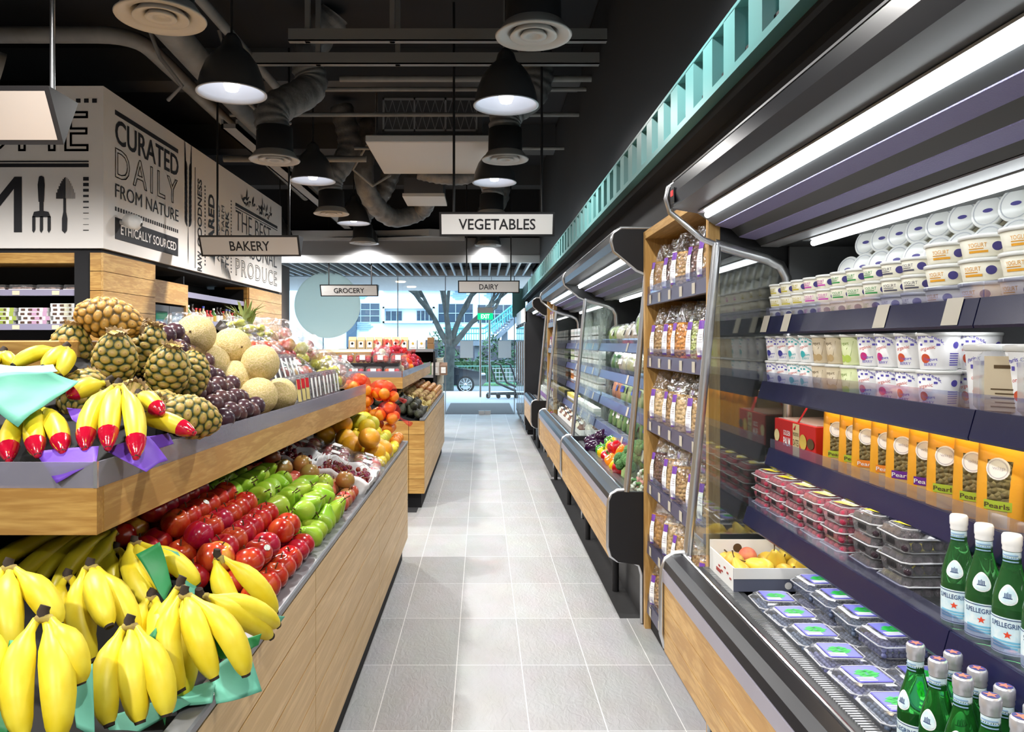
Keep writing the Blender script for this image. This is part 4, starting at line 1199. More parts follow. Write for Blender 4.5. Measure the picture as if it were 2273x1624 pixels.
# clear packs of fruit
def fruitpack(name, spots, r, m, L, W, H_, lab=None, film=None):
    def f():
        t = thing(name)
        for (x, y, z) in spots: MB().ball((x, y, z), r, 16, 10, 0, (1, 1, .92)).build('fruit', m, t)
        def P(u, v):
            a = 2 * PI * v; b = -PI / 2 + PI * u
            cx = math.copysign(abs(math.cos(b)) ** .6, 1); x = L / 2 * cx * math.copysign(abs(math.cos(a)) ** .6, math.cos(a)); y = W / 2 * cx * math.copysign(abs(math.sin(a)) ** .6, math.sin(a))
            z = H_ / 2 + H_ / 2 * math.copysign(abs(math.sin(b)) ** .7, math.sin(b))
            k = 1 + .05 * math.sin(a * 7 + u * 9)
            return (x * k, y * k, z)
        MB().grid(P, 12, 28).build('clear_wrap', film or CLEAR, t)
        if lab: MB().box(-.025, .02, -W * .2, W * .25, H_ * 1.0, H_ * 1.0 + .001).build('pack_label', lab, t)
        return t
    return f
four = [(-.037, -.037, .037), (.037, -.037, .037), (-.037, .037, .037), (.037, .037, .037)]
pk1 = Kind(fruitpack('plum_pack', four, .036, PLUM, .19, .17, .082, PAPER))
pk2 = Kind(fruitpack('nectarine_pack', four, .036, PINK, .19, .17, .082, PAPER))
tx = [(-.60, 3.86, 1), (-.76, 3.86, 0), (-.62, 4.06, 1), (-.79, 4.06, 0), (-.93, 3.9, 0), (-.95, 4.1, 1)]
for i, (x, y, k) in enumerate(tx):
    (pk2 if k else pk1).put(deckpos(x, y, .002), (0, th, .1 * (i % 3)), label='clear wrapped pack of four %s, %s pack beyond the cherry boxes' % ('nectarines' if k else 'plums', ORD[i]), cat='fruit pack', group='wrapped stone fruit on the lower deck')
# grapefruit, lemons, oranges
gk = Kind(plain('grapefruit', POML, .062, (1, 1, .93), 'stem'))
for i, (x, y, l) in enumerate(((-.62, 4.30, 0), (-.64, 4.22, .085), (-.79, 4.34, .02), (-.92, 4.38, .0), (-.83, 4.44, .08), (-.60, 4.47, 0), (-.75, 4.30, 0))):
    gk.put(deckpos(x, y, .060, l), rot_rand(.3), label='large yellow grapefruit next to the lemons, %s from the nectarine packs' % ORD[i], cat='grapefruit', group='grapefruit')
lk = [Kind(plain('lemon', LEMN, .032, (1, 1, 1.22), 'nub')), Kind(plain('lemon', LIME, .034, (1, 1, 1.1), 'nub'))]
grid_fruit(lk[:1], 3, -.572, .066, 4.20, 4.96, .070, .031, 'yellow lemon', 'lemon', 'lemons', 'beyond the grapefruit', 1.4, ok=lambda x, y: y > 4.42 or x > -.6)
grid_fruit(lk, 5, -.62, .068, 4.52, 4.92, .072, .031, 'upper layer lemon', 'lemon', 'lemons', 'beyond the grapefruit', 1.4, lift=.055)
for j, (x, y) in enumerate(((-.70, 4.56), (-.76, 4.66), (-.70, 4.74), (-.82, 4.76), (-.76, 4.84), (-.90, 4.80), (-.84, 4.9))):
    Kind(plain('pomelo', LIME if j else LEMN, .052, (1, 1, .95), 'stem')).put(deckpos(x, y, .05, .10), rot_rand(.3), label='round yellow citrus on top of the lemons, %s along towards the oranges' % ORD[j], cat='citrus', group='round citrus')
ok_ = [Kind(plain('orange', ORNG, .038, (1, 1, .95), 'stem'))]
grid_fruit(ok_, 5, -.585, .078, 5.0, 5.25, .081, .037, 'orange', 'orange', 'loose oranges', 'at the end of the deck', .5)
grid_fruit(ok_, 4, -.63, .078, 5.03, 5.22, .081, .037, 'upper layer orange', 'orange', 'loose oranges', 'end of the deck', .5, lift=.066)
grid_fruit(ok_, 3, -.72, .078, 5.06, 5.24, .081, .037, 'third layer orange', 'orange', 'loose oranges', 'end of the deck', .5, lift=.135)
grid_fruit(ok_, 2, -.78, .078, 5.08, 5.24, .081, .037, 'top orange', 'orange', 'loose oranges', 'end of the deck', .5, lift=.20)
NET = clear('red_net', (1.0, .62, .6), gloss=.012, milk=.13, rough=.4, milkcol=(.75, .04, .06))
def netbag(name, spots, r, m, tail, net=NET):
    def f():
        t = thing(name)
        for p in spots: MB().ball(p, r, 16, 10).build('fruit', m, t)
        xs = [p[0] for p in spots]; ys = [p[1] for p in spots]; zs = [p[2] for p in spots]
        c = Vector(((min(xs) + max(xs)) / 2, (min(ys) + max(ys)) / 2, (min(zs) + max(zs)) / 2))
        ax = ((max(xs) - min(xs)) / 2 + r * 1.06, (max(ys) - min(ys)) / 2 + r * 1.06, (max(zs) - min(zs)) / 2 + r * 1.06)
        MB().ball(c, 1, 22, 14, 0, ax).build('net', net, t)
        n0 = c + Vector(tail).normalized() * min(ax)
        MB().tube([n0, n0 + Vector(tail) * .4, n0 + Vector(tail)], [.018, .012, .034], 10, flat=.5).build('net_tail', net, t)
        return t
    return f
sp6 = [(-.04, -.075, .04), (.04, -.075, .04), (-.04, 0, .04), (.04, 0, .04), (-.04, .075, .04), (.04, .075, .04), (0, -.037, .1), (0, .037, .1)]
nb = Kind(netbag('orange_net', sp6, .038, ORNG, (.10, -.03, -.02)))
for i, (x, y, z) in enumerate(((-.64, 5.08, .145), (-.84, 5.08, .27), (-.68, 5.12, .27))):
    nb.put(deckpos(x, y, .0, z), (0, th, .4 * i), label='red net bag of oranges heaped over the loose oranges, %s from the rail' % ('first', 'third', 'second')[i], cat='net bag', group='orange nets')

# ------------------------------------------------ bananas
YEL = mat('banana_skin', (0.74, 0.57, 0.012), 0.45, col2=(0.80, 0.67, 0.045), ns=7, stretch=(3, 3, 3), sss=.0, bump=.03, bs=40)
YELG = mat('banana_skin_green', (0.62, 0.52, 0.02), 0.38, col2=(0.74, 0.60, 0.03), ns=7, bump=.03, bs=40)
BTIP = mat('banana_tip', (0.035, 0.022, 0.015), 0.8)
BSTEM = mat('banana_stem', (0.22, 0.15, 0.05), 0.8, col2=(.42, .33, .06), ns=40)
WAX = mat('red_wax', (0.52, 0.005, 0.03), 0.18, coat=.6, bump=.25, bs=45)
GREENP = mat('green_tissue', (0.11, 0.40, 0.29), 0.6, bump=.2, bs=14)
DGREENP = mat('green_sheet', (0.03, 0.27, 0.085), 0.5, bump=.15, bs=20)
PURP = mat('purple_tissue', (0.16, 0.055, 0.50), 0.6, bump=.25, bs=14)


def banana_mesh(p0, p1, bow, r, skin, wax=False, part_of=None):
    P0, P2 = Vector(p0), Vector(p1)
    ln = (P2 - P0).length
    C = (P0 + P2) / 2 + Vector(bow) * ln
    prof = [(0, .30), (.05, .31), (.12, .36), (.2, .58), (.3, .86), (.42, 1), (.55, 1.02), (.68, .98), (.8, .86), (.88, .74), (.94, .56), (.975, .38), (1.0, .34)]
    n = 12
    vs = []
    pts = [(P0 * (1 - t) ** 2 + C * 2 * t * (1 - t) + P2 * t * t) for t, _ in prof]
    prev = None
    for i, ((t, k), p) in enumerate(zip(prof, pts)):
        tg = ((C - P0) * (1 - t) + (P2 - C) * t).normalized()
        if prev is None:
            x = tg.cross(Vector(bow) if Vector(bow).length > 1e-4 else Vector((0, 0, 1))).normalized()
        else: x = (prev - tg * prev.dot(tg)).normalized()
        prev = x
        y = tg.cross(x)
        for j in range(n):
            a = 2 * PI * j / n
            q = r * k * (1 + .075 * math.cos(5 * a))
            vs.append(p + x * q * math.cos(a) + y * q * math.sin(a))
    bm = MB(); base = 0
    N_ = len(prof)
    bm.v = [tuple(v) for v in vs]
    for i in range(N_ - 1):
        for j in range(n):
            bm.f.append((i * n + j, i * n + (j + 1) % n, (i + 1) * n + (j + 1) % n, (i + 1) * n + j)); bm.m.append(1 if i >= N_ - 2 else 0); bm.s.append(True)
    bm.add(vs[-n:], [tuple(range(n))], 1); bm.add(vs[:n], [tuple(range(n - 1, -1, -1))], 0)
    o = bm.build('banana', [skin, BTIP], part_of)
    if wax:
        w = MB()
        pr = [(.80, .90), (.87, .79), (.93, .60), (.97, .42), (1.01, .26), (1.02, .02)]
        w.tube([P0 * (1 - t) ** 2 + C * 2 * t * (1 - t) + P2 * t * t for t, _ in pr], [r * k * 1.06 for _, k in pr], 12, caps=True).build('wax_tip', WAX, o)
    return o


def bunch(stem, tips, r, label, skin=YEL, wax=False, bow=.22, out=None):
    """stem and tips are (pixel x, pixel y, depth) estimates of where the fruit lies on the stand"""
    S = at(*stem)
    t = thing('banana_bunch', S, label=label, cat='bananas')
    T = [at(*q) for q in tips]
    mid = sum(T, Vector()) / len(T) - S
    for i, q in enumerate(T):
        v = q - S
        side = Vector((v.x, 0, 0)) - Vector((mid.x, 0, 0))
        b = Vector(out if out else (0, -.55, .55)) + side.normalized() * .7 if side.length > .01 else Vector(out if out else (0, -.55, .55))
        off = Vector(((i - (len(T) - 1) / 2) * .012, (i % 2) * .006, 0))
        banana_mesh(off, v, b.normalized() * bow, r, skin, wax, t)
    d = (-mid).normalized()
    w = .0075 * max(len(T) - .6, 1)
    MB().tube([(-w, 0, -.010), (-w * .5, 0, .002), (w * .5, 0, .003), (w, 0, -.009)], [.0075, .0095, .0095, .0075], 10, flat=.8).tube([Vector((0, 0, -.002)), d * .010 + Vector((0, 0, .006)), d * .016 + Vector((.005, 0, .010))], [.010, .0095, .0085], 8, 1).build('stem', [BSTEM, BTIP], t)
    return t


def sheet(name, corners, m, label, cr=.012, seed=0, n=10):
    """tissue paper; corners in world space, ordered round the sheet"""
    A, B, C, D = [Vector(c) for c in corners]
    nz = Vector((seed * 3.1, seed * 1.7, 0))
    nn = (B - A).cross(D - A).normalized()
    def P(u, v):
        p = (A * (1 - u) + B * u) * (1 - v) + (D * (1 - u) + C * u) * v
        k = mnoise.noise(p * 9 + nz) * cr * 2 + abs(mnoise.noise(p * 5 + nz)) * cr * 1.5
        return p + nn * k
    o = MB().grid(P, n, n).build(name, m)
    solid(o, .0012)
    return tag(o, label, 'paper')


# lower deck, in front
for stem, tips, lab in (
    ((97, 1376, 1.27), ((55, 1640, 1.14), (128, 1650, 1.15), (178, 1520, 1.22)), 'banana bunch in the front corner of the lower deck by the dark green paper'),
    ((288, 1394, 1.40), ((244, 1612, 1.29), (312, 1606, 1.295), (370, 1590, 1.31)), 'banana bunch hanging tips-down at the middle of the front edge, over the rail'),
    ((412, 1326, 1.52), ((404, 1536, 1.42), (478, 1508, 1.425), (546, 1500, 1.45)), 'banana bunch with curved fruit lying over the green sheet by the rail'),
    ((450, 1325, 1.68), ((538, 1440, 1.66), (618, 1388, 1.78), (604, 1414, 1.76)), 'banana bunch lying sideways with tips over the rail'),
    ((486, 1240, 1.83), ((545, 1392, 1.78), (612, 1362, 1.86)), 'two-banana bunch leaning on the red apples'),
    ((202, 1262, 1.60), ((208, 1468, 1.50), (244, 1392, 1.475), (300, 1420, 1.52)), 'banana bunch standing in the middle of the lower bananas'),
    ((302, 1208, 1.83), ((344, 1357, 1.70), (370, 1313, 1.74), (440, 1300, 1.80)), 'banana bunch tucked under the upright dark green sheet'),
    ((20, 1264, 1.46), ((-10, 1440, 1.34), (30, 1446, 1.335), (130, 1390, 1.40)), 'banana bunch at the outer edge of the lower deck, under the tray corner'),
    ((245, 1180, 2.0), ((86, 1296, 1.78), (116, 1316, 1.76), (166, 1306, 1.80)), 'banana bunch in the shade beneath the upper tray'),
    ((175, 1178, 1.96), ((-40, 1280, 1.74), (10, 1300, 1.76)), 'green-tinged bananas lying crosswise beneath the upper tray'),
    ((400, 1306, 1.60), ((352, 1540, 1.50), (400, 1560, 1.46)), 'banana pair behind the long dark green sheet in the middle'),
    ((150, 1285, 1.66), ((150, 1452, 1.52), (184, 1462, 1.50)), 'banana pair hanging between the outer bunch and the middle bunch'),
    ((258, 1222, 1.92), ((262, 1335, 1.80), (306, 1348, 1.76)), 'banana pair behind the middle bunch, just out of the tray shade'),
    ((335, 1330, 1.62), ((300, 1470, 1.50), (345, 1480, 1.48)), 'banana pair filling the gap above the front middle bunch'),
    ((-60, 1385, 1.25), ((-80, 1600, 1.15), (-12, 1560, 1.17)), 'banana bunch cut off by the outer corner of the lower deck'),
):
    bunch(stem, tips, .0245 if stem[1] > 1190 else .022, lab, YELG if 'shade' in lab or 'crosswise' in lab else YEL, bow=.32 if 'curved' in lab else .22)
def q4(*p): return [at(*c) for c in p]
sheet('paper_sheet', q4((300, 1230, 1.745), (352, 1202, 1.745), (382, 1300, 1.735), (368, 1335, 1.70)), DGREENP, 'upright dark green paper sheet between the bananas and the apples', .006, 1)
sheet('paper_sheet', q4((360, 1215, 1.80), (395, 1225, 1.80), (446, 1320, 1.79), (430, 1330, 1.76)), GREENP, 'pale green tissue peeking out beside the red apples', .006, 2)
sheet('paper_sheet', q4((310, 1430, 1.42), (345, 1390, 1.44), (372, 1560, 1.39), (366, 1610, 1.36)), DGREENP, 'long dark green sheet standing between two banana bunches', .006, 3)
sheet('paper_sheet', q4((430, 1372, 1.475), (528, 1380, 1.49), (512, 1460, 1.48), (490, 1462, 1.46)), DGREENP, 'dark green sheet corner folded behind the curved bananas', .006, 4)
sheet('paper_sheet', q4((535, 1420, 1.60), (580, 1405, 1.60), (573, 1430, 1.60), (545, 1445, 1.58)), DGREENP, 'small dark green scrap under the sideways bananas', .004, 5)
sheet('paper_sheet', q4((470, 1470, 1.50), (548, 1432, 1.55), (582, 1530, 1.50), (480, 1560, 1.43)), GREENP, 'pale green tissue spilling over the rail under the curved bananas', .010, 6)
sheet('paper_sheet', q4((150, 1495, 1.27), (205, 1470, 1.29), (212, 1640, 1.22), (168, 1610, 1.21)), GREENP, 'pale green tissue crumpled between two front banana bunches', .012, 7)
sheet('paper_sheet', q4((230, 1590, 1.33), (380, 1540, 1.43), (420, 1570, 1.42), (260, 1640, 1.30)), GREENP, 'pale green tissue lying under the front middle bananas', .008, 8)
sheet('paper_sheet', q4((20, 1420, 1.24), (48, 1420, 1.24), (22, 1640, 1.16), (-20, 1620, 1.16)), DGREENP, 'dark green sheet at the outer corner of the lower bananas', .006, 9)
sheet('paper_sheet', q4((150, 1318, 1.62), (190, 1318, 1.62), (170, 1395, 1.58), (146, 1385, 1.58)), DGREENP, 'dark green sheet half hidden in the middle of the bananas', .005, 10)
sheet('paper_sheet', q4((380, 1530, 1.48), (480, 1500, 1.50), (470, 1555, 1.43), (390, 1570, 1.41)), GREENP, 'pale green tissue edge along the rail by the middle sheet', .010, 11)
sheet('paper_sheet', q4((590, 1365, 1.80), (632, 1368, 1.83), (615, 1390, 1.82), (595, 1395, 1.78)), GREENP, 'pale green tissue tip sticking out over the rail by the last bananas', .004, 12)
tag(MB().box(-1.3, -.56, .95, 1.9, .0, .001).build('banana_mat', BLACKM), 'black liner mat under the lower bananas', 'mat').matrix_world = Matrix.Translation((0, 0, deckz(0) + .004)) @ Matrix.Rotation(th, 4, 'Y')

# upper tray: bananas with red wax tips
for stem, tips, lab in (
    ((262, 858, 1.92), ((190, 998, 1.70), (240, 996, 1.695), (302, 1016, 1.695)), 'red-tipped banana bunch at the front of the upper tray by the purple tissue'),
    ((80, 905, 1.88), ((20, 1022, 1.69), (84, 1012, 1.69), (140, 1004, 1.695)), 'red-tipped banana bunch half covered by the folded green tissue'),
    ((310, 878, 2.02), ((360, 918, 1.90),), 'single red-tipped banana pointing at the aisle beside the low pineapple'),
    ((300, 925, 1.98), ((432, 962, 1.90),), 'lower single red-tipped banana sticking out over the tray edge'),
    ((235, 850, 1.96), ((150, 880, 1.88),), 'red-tipped banana behind the front bunch, next to the green tissue'),
):
    bunch(stem, tips, .0235, lab, wax=True, bow=.16)
bunch((142, 776, 2.1), ((28, 812, 2.0), (95, 815, 2.0), (132, 835, 2.0)), .021, 'plain banana bunch lying behind the folded green tissue', bow=.2, out=(0, .1, 1))
bunch((6, 785, 2.1), ((30, 812, 2.05), (-40, 820, 2.0)), .019, 'plain banana bunch peeking out beside the riser block', bow=.1, out=(0, .1, 1))
sheet('paper_sheet', q4((-90, 850, 1.78), (110, 812, 1.86), (172, 833, 1.87), (40, 948, 1.70)), GREENP, 'folded green tissue draped over the red-tipped bananas', .014, 13)
sheet('paper_sheet', q4((-80, 808, 1.98), (118, 806, 2.0), (128, 824, 1.90), (-80, 850, 1.80)), mat('mint_tissue', (.42, .68, .62), .6), 'pale mint tissue fold above the green tissue', .006, 14)
sheet('paper_sheet', q4((75, 1000, 1.70), (215, 985, 1.70), (212, 1022, 1.655), (125, 1072, 1.640)), PURP, 'purple tissue hanging over the front lip of the upper tray', .008, 15)
sheet('paper_sheet', q4((230, 990, 1.72), (330, 960, 1.80), (374, 1016, 1.82), (325, 1045, 1.705)), PURP, 'purple tissue corner hanging over the side lip by the red tips', .010, 16)
sheet('paper_sheet', q4((148, 905, 1.86), (192, 905, 1.86), (180, 945, 1.80), (160, 930, 1.80)), PURP, 'purple tissue showing between the two red-tipped bunches', .004, 17)
sheet('paper_sheet', q4((318, 968, 1.86), (372, 962, 1.93), (385, 985, 1.93), (340, 996, 1.86)), PURP, 'small purple tissue under the lone red-tipped banana', .006, 18)
tag(MB().prism([(1.67, 1.168), (2.13, 1.35), (2.13, 1.168)], -2.2, -.87, 'x').build('banana_wedge', BLACKM), 'black display wedge under the red-tipped bananas', 'wedge')

# ------------------------------------------------ pineapples, passion fruit, melons
def eyemat(name, g, mcol, tipc):
    m = mat(name, g, .5)
    N = m.node_tree.nodes; L = m.node_tree.links
    a = N.new('ShaderNodeAttribute'); a.attribute_name = 'eye'
    r = N.new('ShaderNodeValToRGB')
    e = r.color_ramp.elements
    e[0].position = .10; e[0].color = (*g, 1); e[1].position = .34; e[1].color = (*mcol, 1)
    k = e.new(.85); k.color = (*tipc, 1)
    k = e.new(.97); k.color = (.16, .09, .04, 1)
    nz = N.new('ShaderNodeTexNoise'); nz.inputs['Scale'].default_value = 60
    tc = N.new('ShaderNodeTexCoord'); L.new(tc.outputs['Object'], nz.inputs['Vector'])
    ma = N.new('ShaderNodeMath'); ma.operation = 'MULTIPLY_ADD'; ma.inputs[1].default_value = .35; ma.inputs[2].default_value = -.17
    ad = N.new('ShaderNodeMath'); L.new(nz.outputs['Fac'], ma.inputs[0]); L.new(ma.outputs[0], ad.inputs[0]); L.new(a.outputs['Fac'], ad.inputs[1])
    L.new(ad.outputs[0], r.inputs[0]); L.new(r.outputs[0], N['Principled BSDF'].inputs['Base Color'])
    return m
PGREEN = eyemat('pineapple_skin', (.022, .045, .010), (.36, .26, .04), (.50, .33, .12))
PGOLD = eyemat('pineapple_skin_ripe', (.12, .07, .012), (.50, .25, .035), (.62, .38, .12))
PLEAF = mat('pineapple_leaf', (.20, .30, .08), .55, col2=(.35, .42, .16), ns=12)
PDRY = mat('dry_leaf', (.35, .24, .12), .8)


def pineapple(m, R_=.056, H_=.17, leaf='dry', cols=10, rows_=8):
    def f():
        nu, nv = 110, 70
        bm = MB(); eye = []
        def lat(u, v):
            best = 9
            vv = v * rows_
            for k in (math.floor(vv), math.floor(vv) + 1):
                sh_ = .5 if k % 2 else 0
                uu = (u * cols - sh_) % 1.0
                du = min(uu, 1 - uu) ; dv = abs(vv - k)
                best = min(best, math.sqrt((du * 1.15) ** 2 + (dv * 1.0) ** 2))
            return max(0, 1 - best / .62)
        vs = []
        for i in range(nv + 1):
            t = i / nv
            s_ = math.sin(PI * (.04 + .92 * t)) ** .55
            for j in range(nu):
                e = lat(j / nu, t)
                eye.append(e)
                rr = R_ * s_ * (1 + .085 * min(1, e * 3.2) + .045 * e + (.03 if e > .88 else 0))
                a = 2 * PI * j / nu
                vs.append((rr * math.cos(a), rr * math.sin(a), H_ * (t - .5) + .004 * e * (t - .5)))
        bm.v = vs
        for i in range(nv):
            for j in range(nu):
                bm.f.append((i * nu + j, i * nu + (j + 1) % nu, (i + 1) * nu + (j + 1) % nu, (i + 1) * nu + j)); bm.m.append(0); bm.s.append(True)
        bm.f.append(tuple(range(nu - 1, -1, -1))); bm.f.append(tuple(range(nv * nu, nv * nu + nu))); bm.m += [0, 0]; bm.s += [False, False]
        t = bm.build('pineapple', m)
        at_ = t.data.attributes.new('eye', 'FLOAT', 'POINT'); at_.data.foreach_set('value', eye)
        lb = MB(); rl = random.Random(3)
        cnt, ln = (26, .022) if leaf == 'dry' else (46, .17)
        for i in range(cnt):
            a = rl.uniform(0, 6.28); tl = rl.uniform(.15, 1.0); L_ = ln * rl.uniform(.6, 1.1)
            d = Vector((math.cos(a), math.sin(a), 0)); w = Vector((-d.y, d.x, 0)) * (.008 if leaf == 'dry' else .012)
            b = Vector((0, 0, H_ * .46)) + d * .022
            p1 = b + d * L_ * .25 * tl + Vector((0, 0, L_ * .55)); p2 = b + d * L_ * .75 * tl + Vector((0, 0, L_ * (1.0 - .35 * tl)))
            lb.add([b - w, b + w, p1 + w * .8, p1 - w * .8, p2], [(0, 1, 2, 3), (3, 2, 4)], 0, True)
        lb.build('leaf_crown', PDRY if leaf == 'dry' else PLEAF, t)
        return t
    return f
pi = [Kind(pineapple(PGREEN)), Kind(pineapple(PGOLD, .060, .19)), Kind(pineapple(PGREEN, .058, .165))]
for k, (px, py, d), rt_, lab in ((0, (420, 925, 2.13), (1.3, .2, -1.0), 'small pineapple lying low against the tray lip beside the passion fruit'), (2, (372, 825, 2.28), (.30, .2, .3), 'green-eyed pineapple standing closest to the passion fruit'),
                       (0, (255, 800, 2.20), (.30, -.22, 1.2), 'green-eyed pineapple standing in the middle of the pineapples'), (1, (243, 708, 2.34), (.15, 1.82, .45), 'ripe golden pineapple lying on top of the other pineapples'),
                       (0, (155, 780, 2.30), (.1, -.15, 2.2), 'dark green-eyed pineapple standing at the rear of the pineapples beside the riser'), (2, (418, 835, 2.42), (.35, .25, 2.0), 'pineapple tucked behind the standing one, next to the passion fruit'),
                       (0, (325, 775, 2.48), (.3, .2, .9), 'pineapple wedged at the back below the dark passion fruit'), (2, (185, 875, 2.08), (.9, .5, 2.9), 'pineapple low in the heap behind the green tissue'),
                       (0, (290, 895, 2.14), (1.0, .3, .4), 'pineapple low in the heap behind the red-tipped bananas'), (0, (360, 915, 2.15), (1.2, -.4, .4), 'pineapple lying low, half hidden by a red-tipped banana')):
    pi[k].put(at(px, py, d), rt_, label=lab, cat='pineapple')
tag(MB().prism([(-.90, 1.17), (-1.17, 1.32), (-1.17, 1.17)], 2.18, 2.55, 'y').build('pineapple_wedge', BLACKM), 'black display wedge under the pineapples', 'wedge')

psk = [Kind(plain('passion_fruit', PASS, .034, (1, 1, 1.05))), Kind(plain('passion_fruit', PASS, .036, (1, 1, .98), 'stem'))]
cnt = 0
for i in range(8):
    for j in range(6):
        x = -.832 - i * .050 + rnd.uniform(-.004, .004); y = 2.47 + j * .069 + (.034 if i % 2 else 0) + i * .012
        if y > 2.83 + i * .012: continue
        psk[(i + j) % 2].put((x, y, 1.232 + .8 * (-.832 - x) + .012 + (.012 if j % 2 else 0)), rot_rand(1.2), label='dark purple passion fruit, %s along in the %s row up from the tray lip' % (ORD[j], ORD[i]), cat='passion fruit', group='passion fruit')
for j, (px, py, d) in enumerate(((325, 758, 2.62), (368, 745, 2.66), (388, 738, 2.74), (395, 775, 2.66), (430, 795, 2.70), (350, 770, 2.72))):
    psk[1].put(at(px, py, d), rot_rand(1), label='dark passion fruit atop the heap behind the pineapples, %s from the golden pineapple' % ORD[j], cat='passion fruit', group='passion fruit')
cb = MB().box(-.87, -.82, 2.44, 2.86, 1.178, 1.184)
for i in range(14): cb.box(-.824, -.820, 2.45 + i * .03, 2.462 + i * .03, 1.18, 1.245)
cb.box(-.825, -.819, 2.44, 2.86, 1.240, 1.25)
o = tag(cb.build('fruit_crate', BLACKP), 'black slotted crate edge holding the passion fruit', 'crate')

def melon_mat():
    m = mat('melon_net', (.56, .46, .20), .75)
    N = m.node_tree.nodes; L = m.node_tree.links
    tc = N.new('ShaderNodeTexCoord'); v = N.new('ShaderNodeTexVoronoi'); v.feature = 'DISTANCE_TO_EDGE'; v.inputs['Scale'].default_value = 95
    nz = N.new('ShaderNodeTexNoise'); nz.inputs['Scale'].default_value = 40
    mx = N.new('ShaderNodeMix'); mx.data_type = 'RGBA'; mx.inputs[0].default_value = .04
    L.new(tc.outputs['Object'], nz.inputs['Vector']); L.new(tc.outputs['Object'], mx.inputs[6]); L.new(nz.outputs['Color'], mx.inputs[7]); L.new(mx.outputs[2], v.inputs['Vector'])
    r = N.new('ShaderNodeValToRGB'); r.color_ramp.elements[0].color = (.68, .53, .29, 1); r.color_ramp.elements[1].color = (.52, .41, .16, 1); r.color_ramp.elements[0].position = .04; r.color_ramp.elements[1].position = .16
    L.new(v.outputs['Distance'], r.inputs[0]); L.new(r.outputs[0], N['Principled BSDF'].inputs['Base Color'])
    b = N.new('ShaderNodeBump'); b.invert = True; b.inputs['Strength'].default_value = .7; b.inputs['Distance'].default_value = .006
    L.new(r.outputs[0], b.inputs['Height']); b.invert = False; L.new(b.outputs[0], N['Principled BSDF'].inputs['Normal'])
    return m
MEL = melon_mat()
mk = Kind(plain('cantaloupe_melon', MEL, .072, (1, 1, .98), 'stem'))
for (px, py, d), s_, lab in (((434, 742, 2.95), 1.08, 'netted melon on top of the heap beside the dark passion fruit'), ((514, 770, 3.12), 1.1, 'netted melon on top of the heap, further from the passion fruit'), ((578, 806, 3.06), 1.06, 'netted melon resting on the two front melons'),
                   ((574, 879, 2.96), 1.02, 'netted melon in front by the tray lip, beside the passion fruit'), ((622, 876, 3.22), 1.0, 'netted melon in front by the tray lip, beside the clear packs'), ((520, 840, 3.02), 1.0, 'netted melon in the shade behind the front ones'),
                   ((470, 805, 3.0), .98, 'netted melon wedged low between the two top ones')):
    mk.put(at(px, py, d), rot_rand(1.5), scale=s_, label=lab, cat='melon')

# crown of a pineapple and bags on the riser
Kind(pineapple(PGREEN, .05, .06, 'green')).put((-1.25, 4.05, 1.53), (0, 0, 0), label='leafy green pineapple crown standing on the riser behind the melons', cat='pineapple')
TRAYB = mat('foam_black', (.03, .028, .028), .5)
def traypack(name, fm, r, spots, sc_=(1, 1, 1)):
    def f():
        t = thing(name)
        MB().box(-.075, .075, -.10, .10, 0, .012).box(-.08, .08, -.105, -.10, 0, .045).box(-.08, .08, .10, .105, 0, .045).box(-.08, -.075, -.105, .105, 0, .045).box(.075, .08, -.105, .105, 0, .045).build('tray', TRAYB, t)
        for p in spots: MB().ball(p, r, 16, 10, 0, sc_).build('fruit', fm, t)
        def P(u, v):
            a = 2 * PI * v; b = PI / 2 * u
            x = .086 * math.cos(b) ** .35 * math.copysign(abs(math.cos(a)) ** .4, math.cos(a)); y = .112 * math.cos(b) ** .35 * math.copysign(abs(math.sin(a)) ** .4, math.sin(a))
            return (x, y, .01 + .085 * math.sin(b) * (1 + .06 * math.sin(a * 5)))
        MB().grid(P, 8, 28).build('clear_wrap', CLEAR, t)
        return t
    return f
APRI = mat('mango_skin', (.62, .20, .06), .3, col2=(.40, .04, .05), ns=9, var=.1, coat=.2)
GBAN = mat('green_banana', (.52, .55, .06), .4, col2=(.62, .6, .08), ns=8)
k1 = Kind(traypack('mango_tray', APRI, .045, ((0, -.05, .055), (0, .05, .055)), (.95, 1.1, .95)))
k2 = Kind(traypack('small_banana_tray', GBAN, .026, ((-.045, 0, .04), (0, .01, .045), (.045, 0, .04), (-.02, -.01, .075), (.03, .01, .078)), (.85, 3.0, .9)))
tilt = (0, .66, 0)
def tp(y, i, r=0.0):            # point on the tilted shelf, i rows up
    x = -.86 - i * .125
    return Vector((x, y, 1.215 + .8 * (-.86 - x) + r))
pb = Kind(fruitpack('pear_bag', [(-.035, -.035, .04), (.035, -.035, .04), (-.03, .04, .04), (.035, .035, .045), (0, 0, .095)], .036, mat('pear_yellow', (.60, .56, .08), .35, col2=(.5, .5, .06), ns=9), .19, .19, .15))
ab = Kind(fruitpack('apple_bag', [(-.035, -.035, .04), (.035, -.035, .04), (-.035, .04, .04), (.035, .035, .045), (0, 0, .095)], .037, PINK, .19, .19, .16, PAPER))
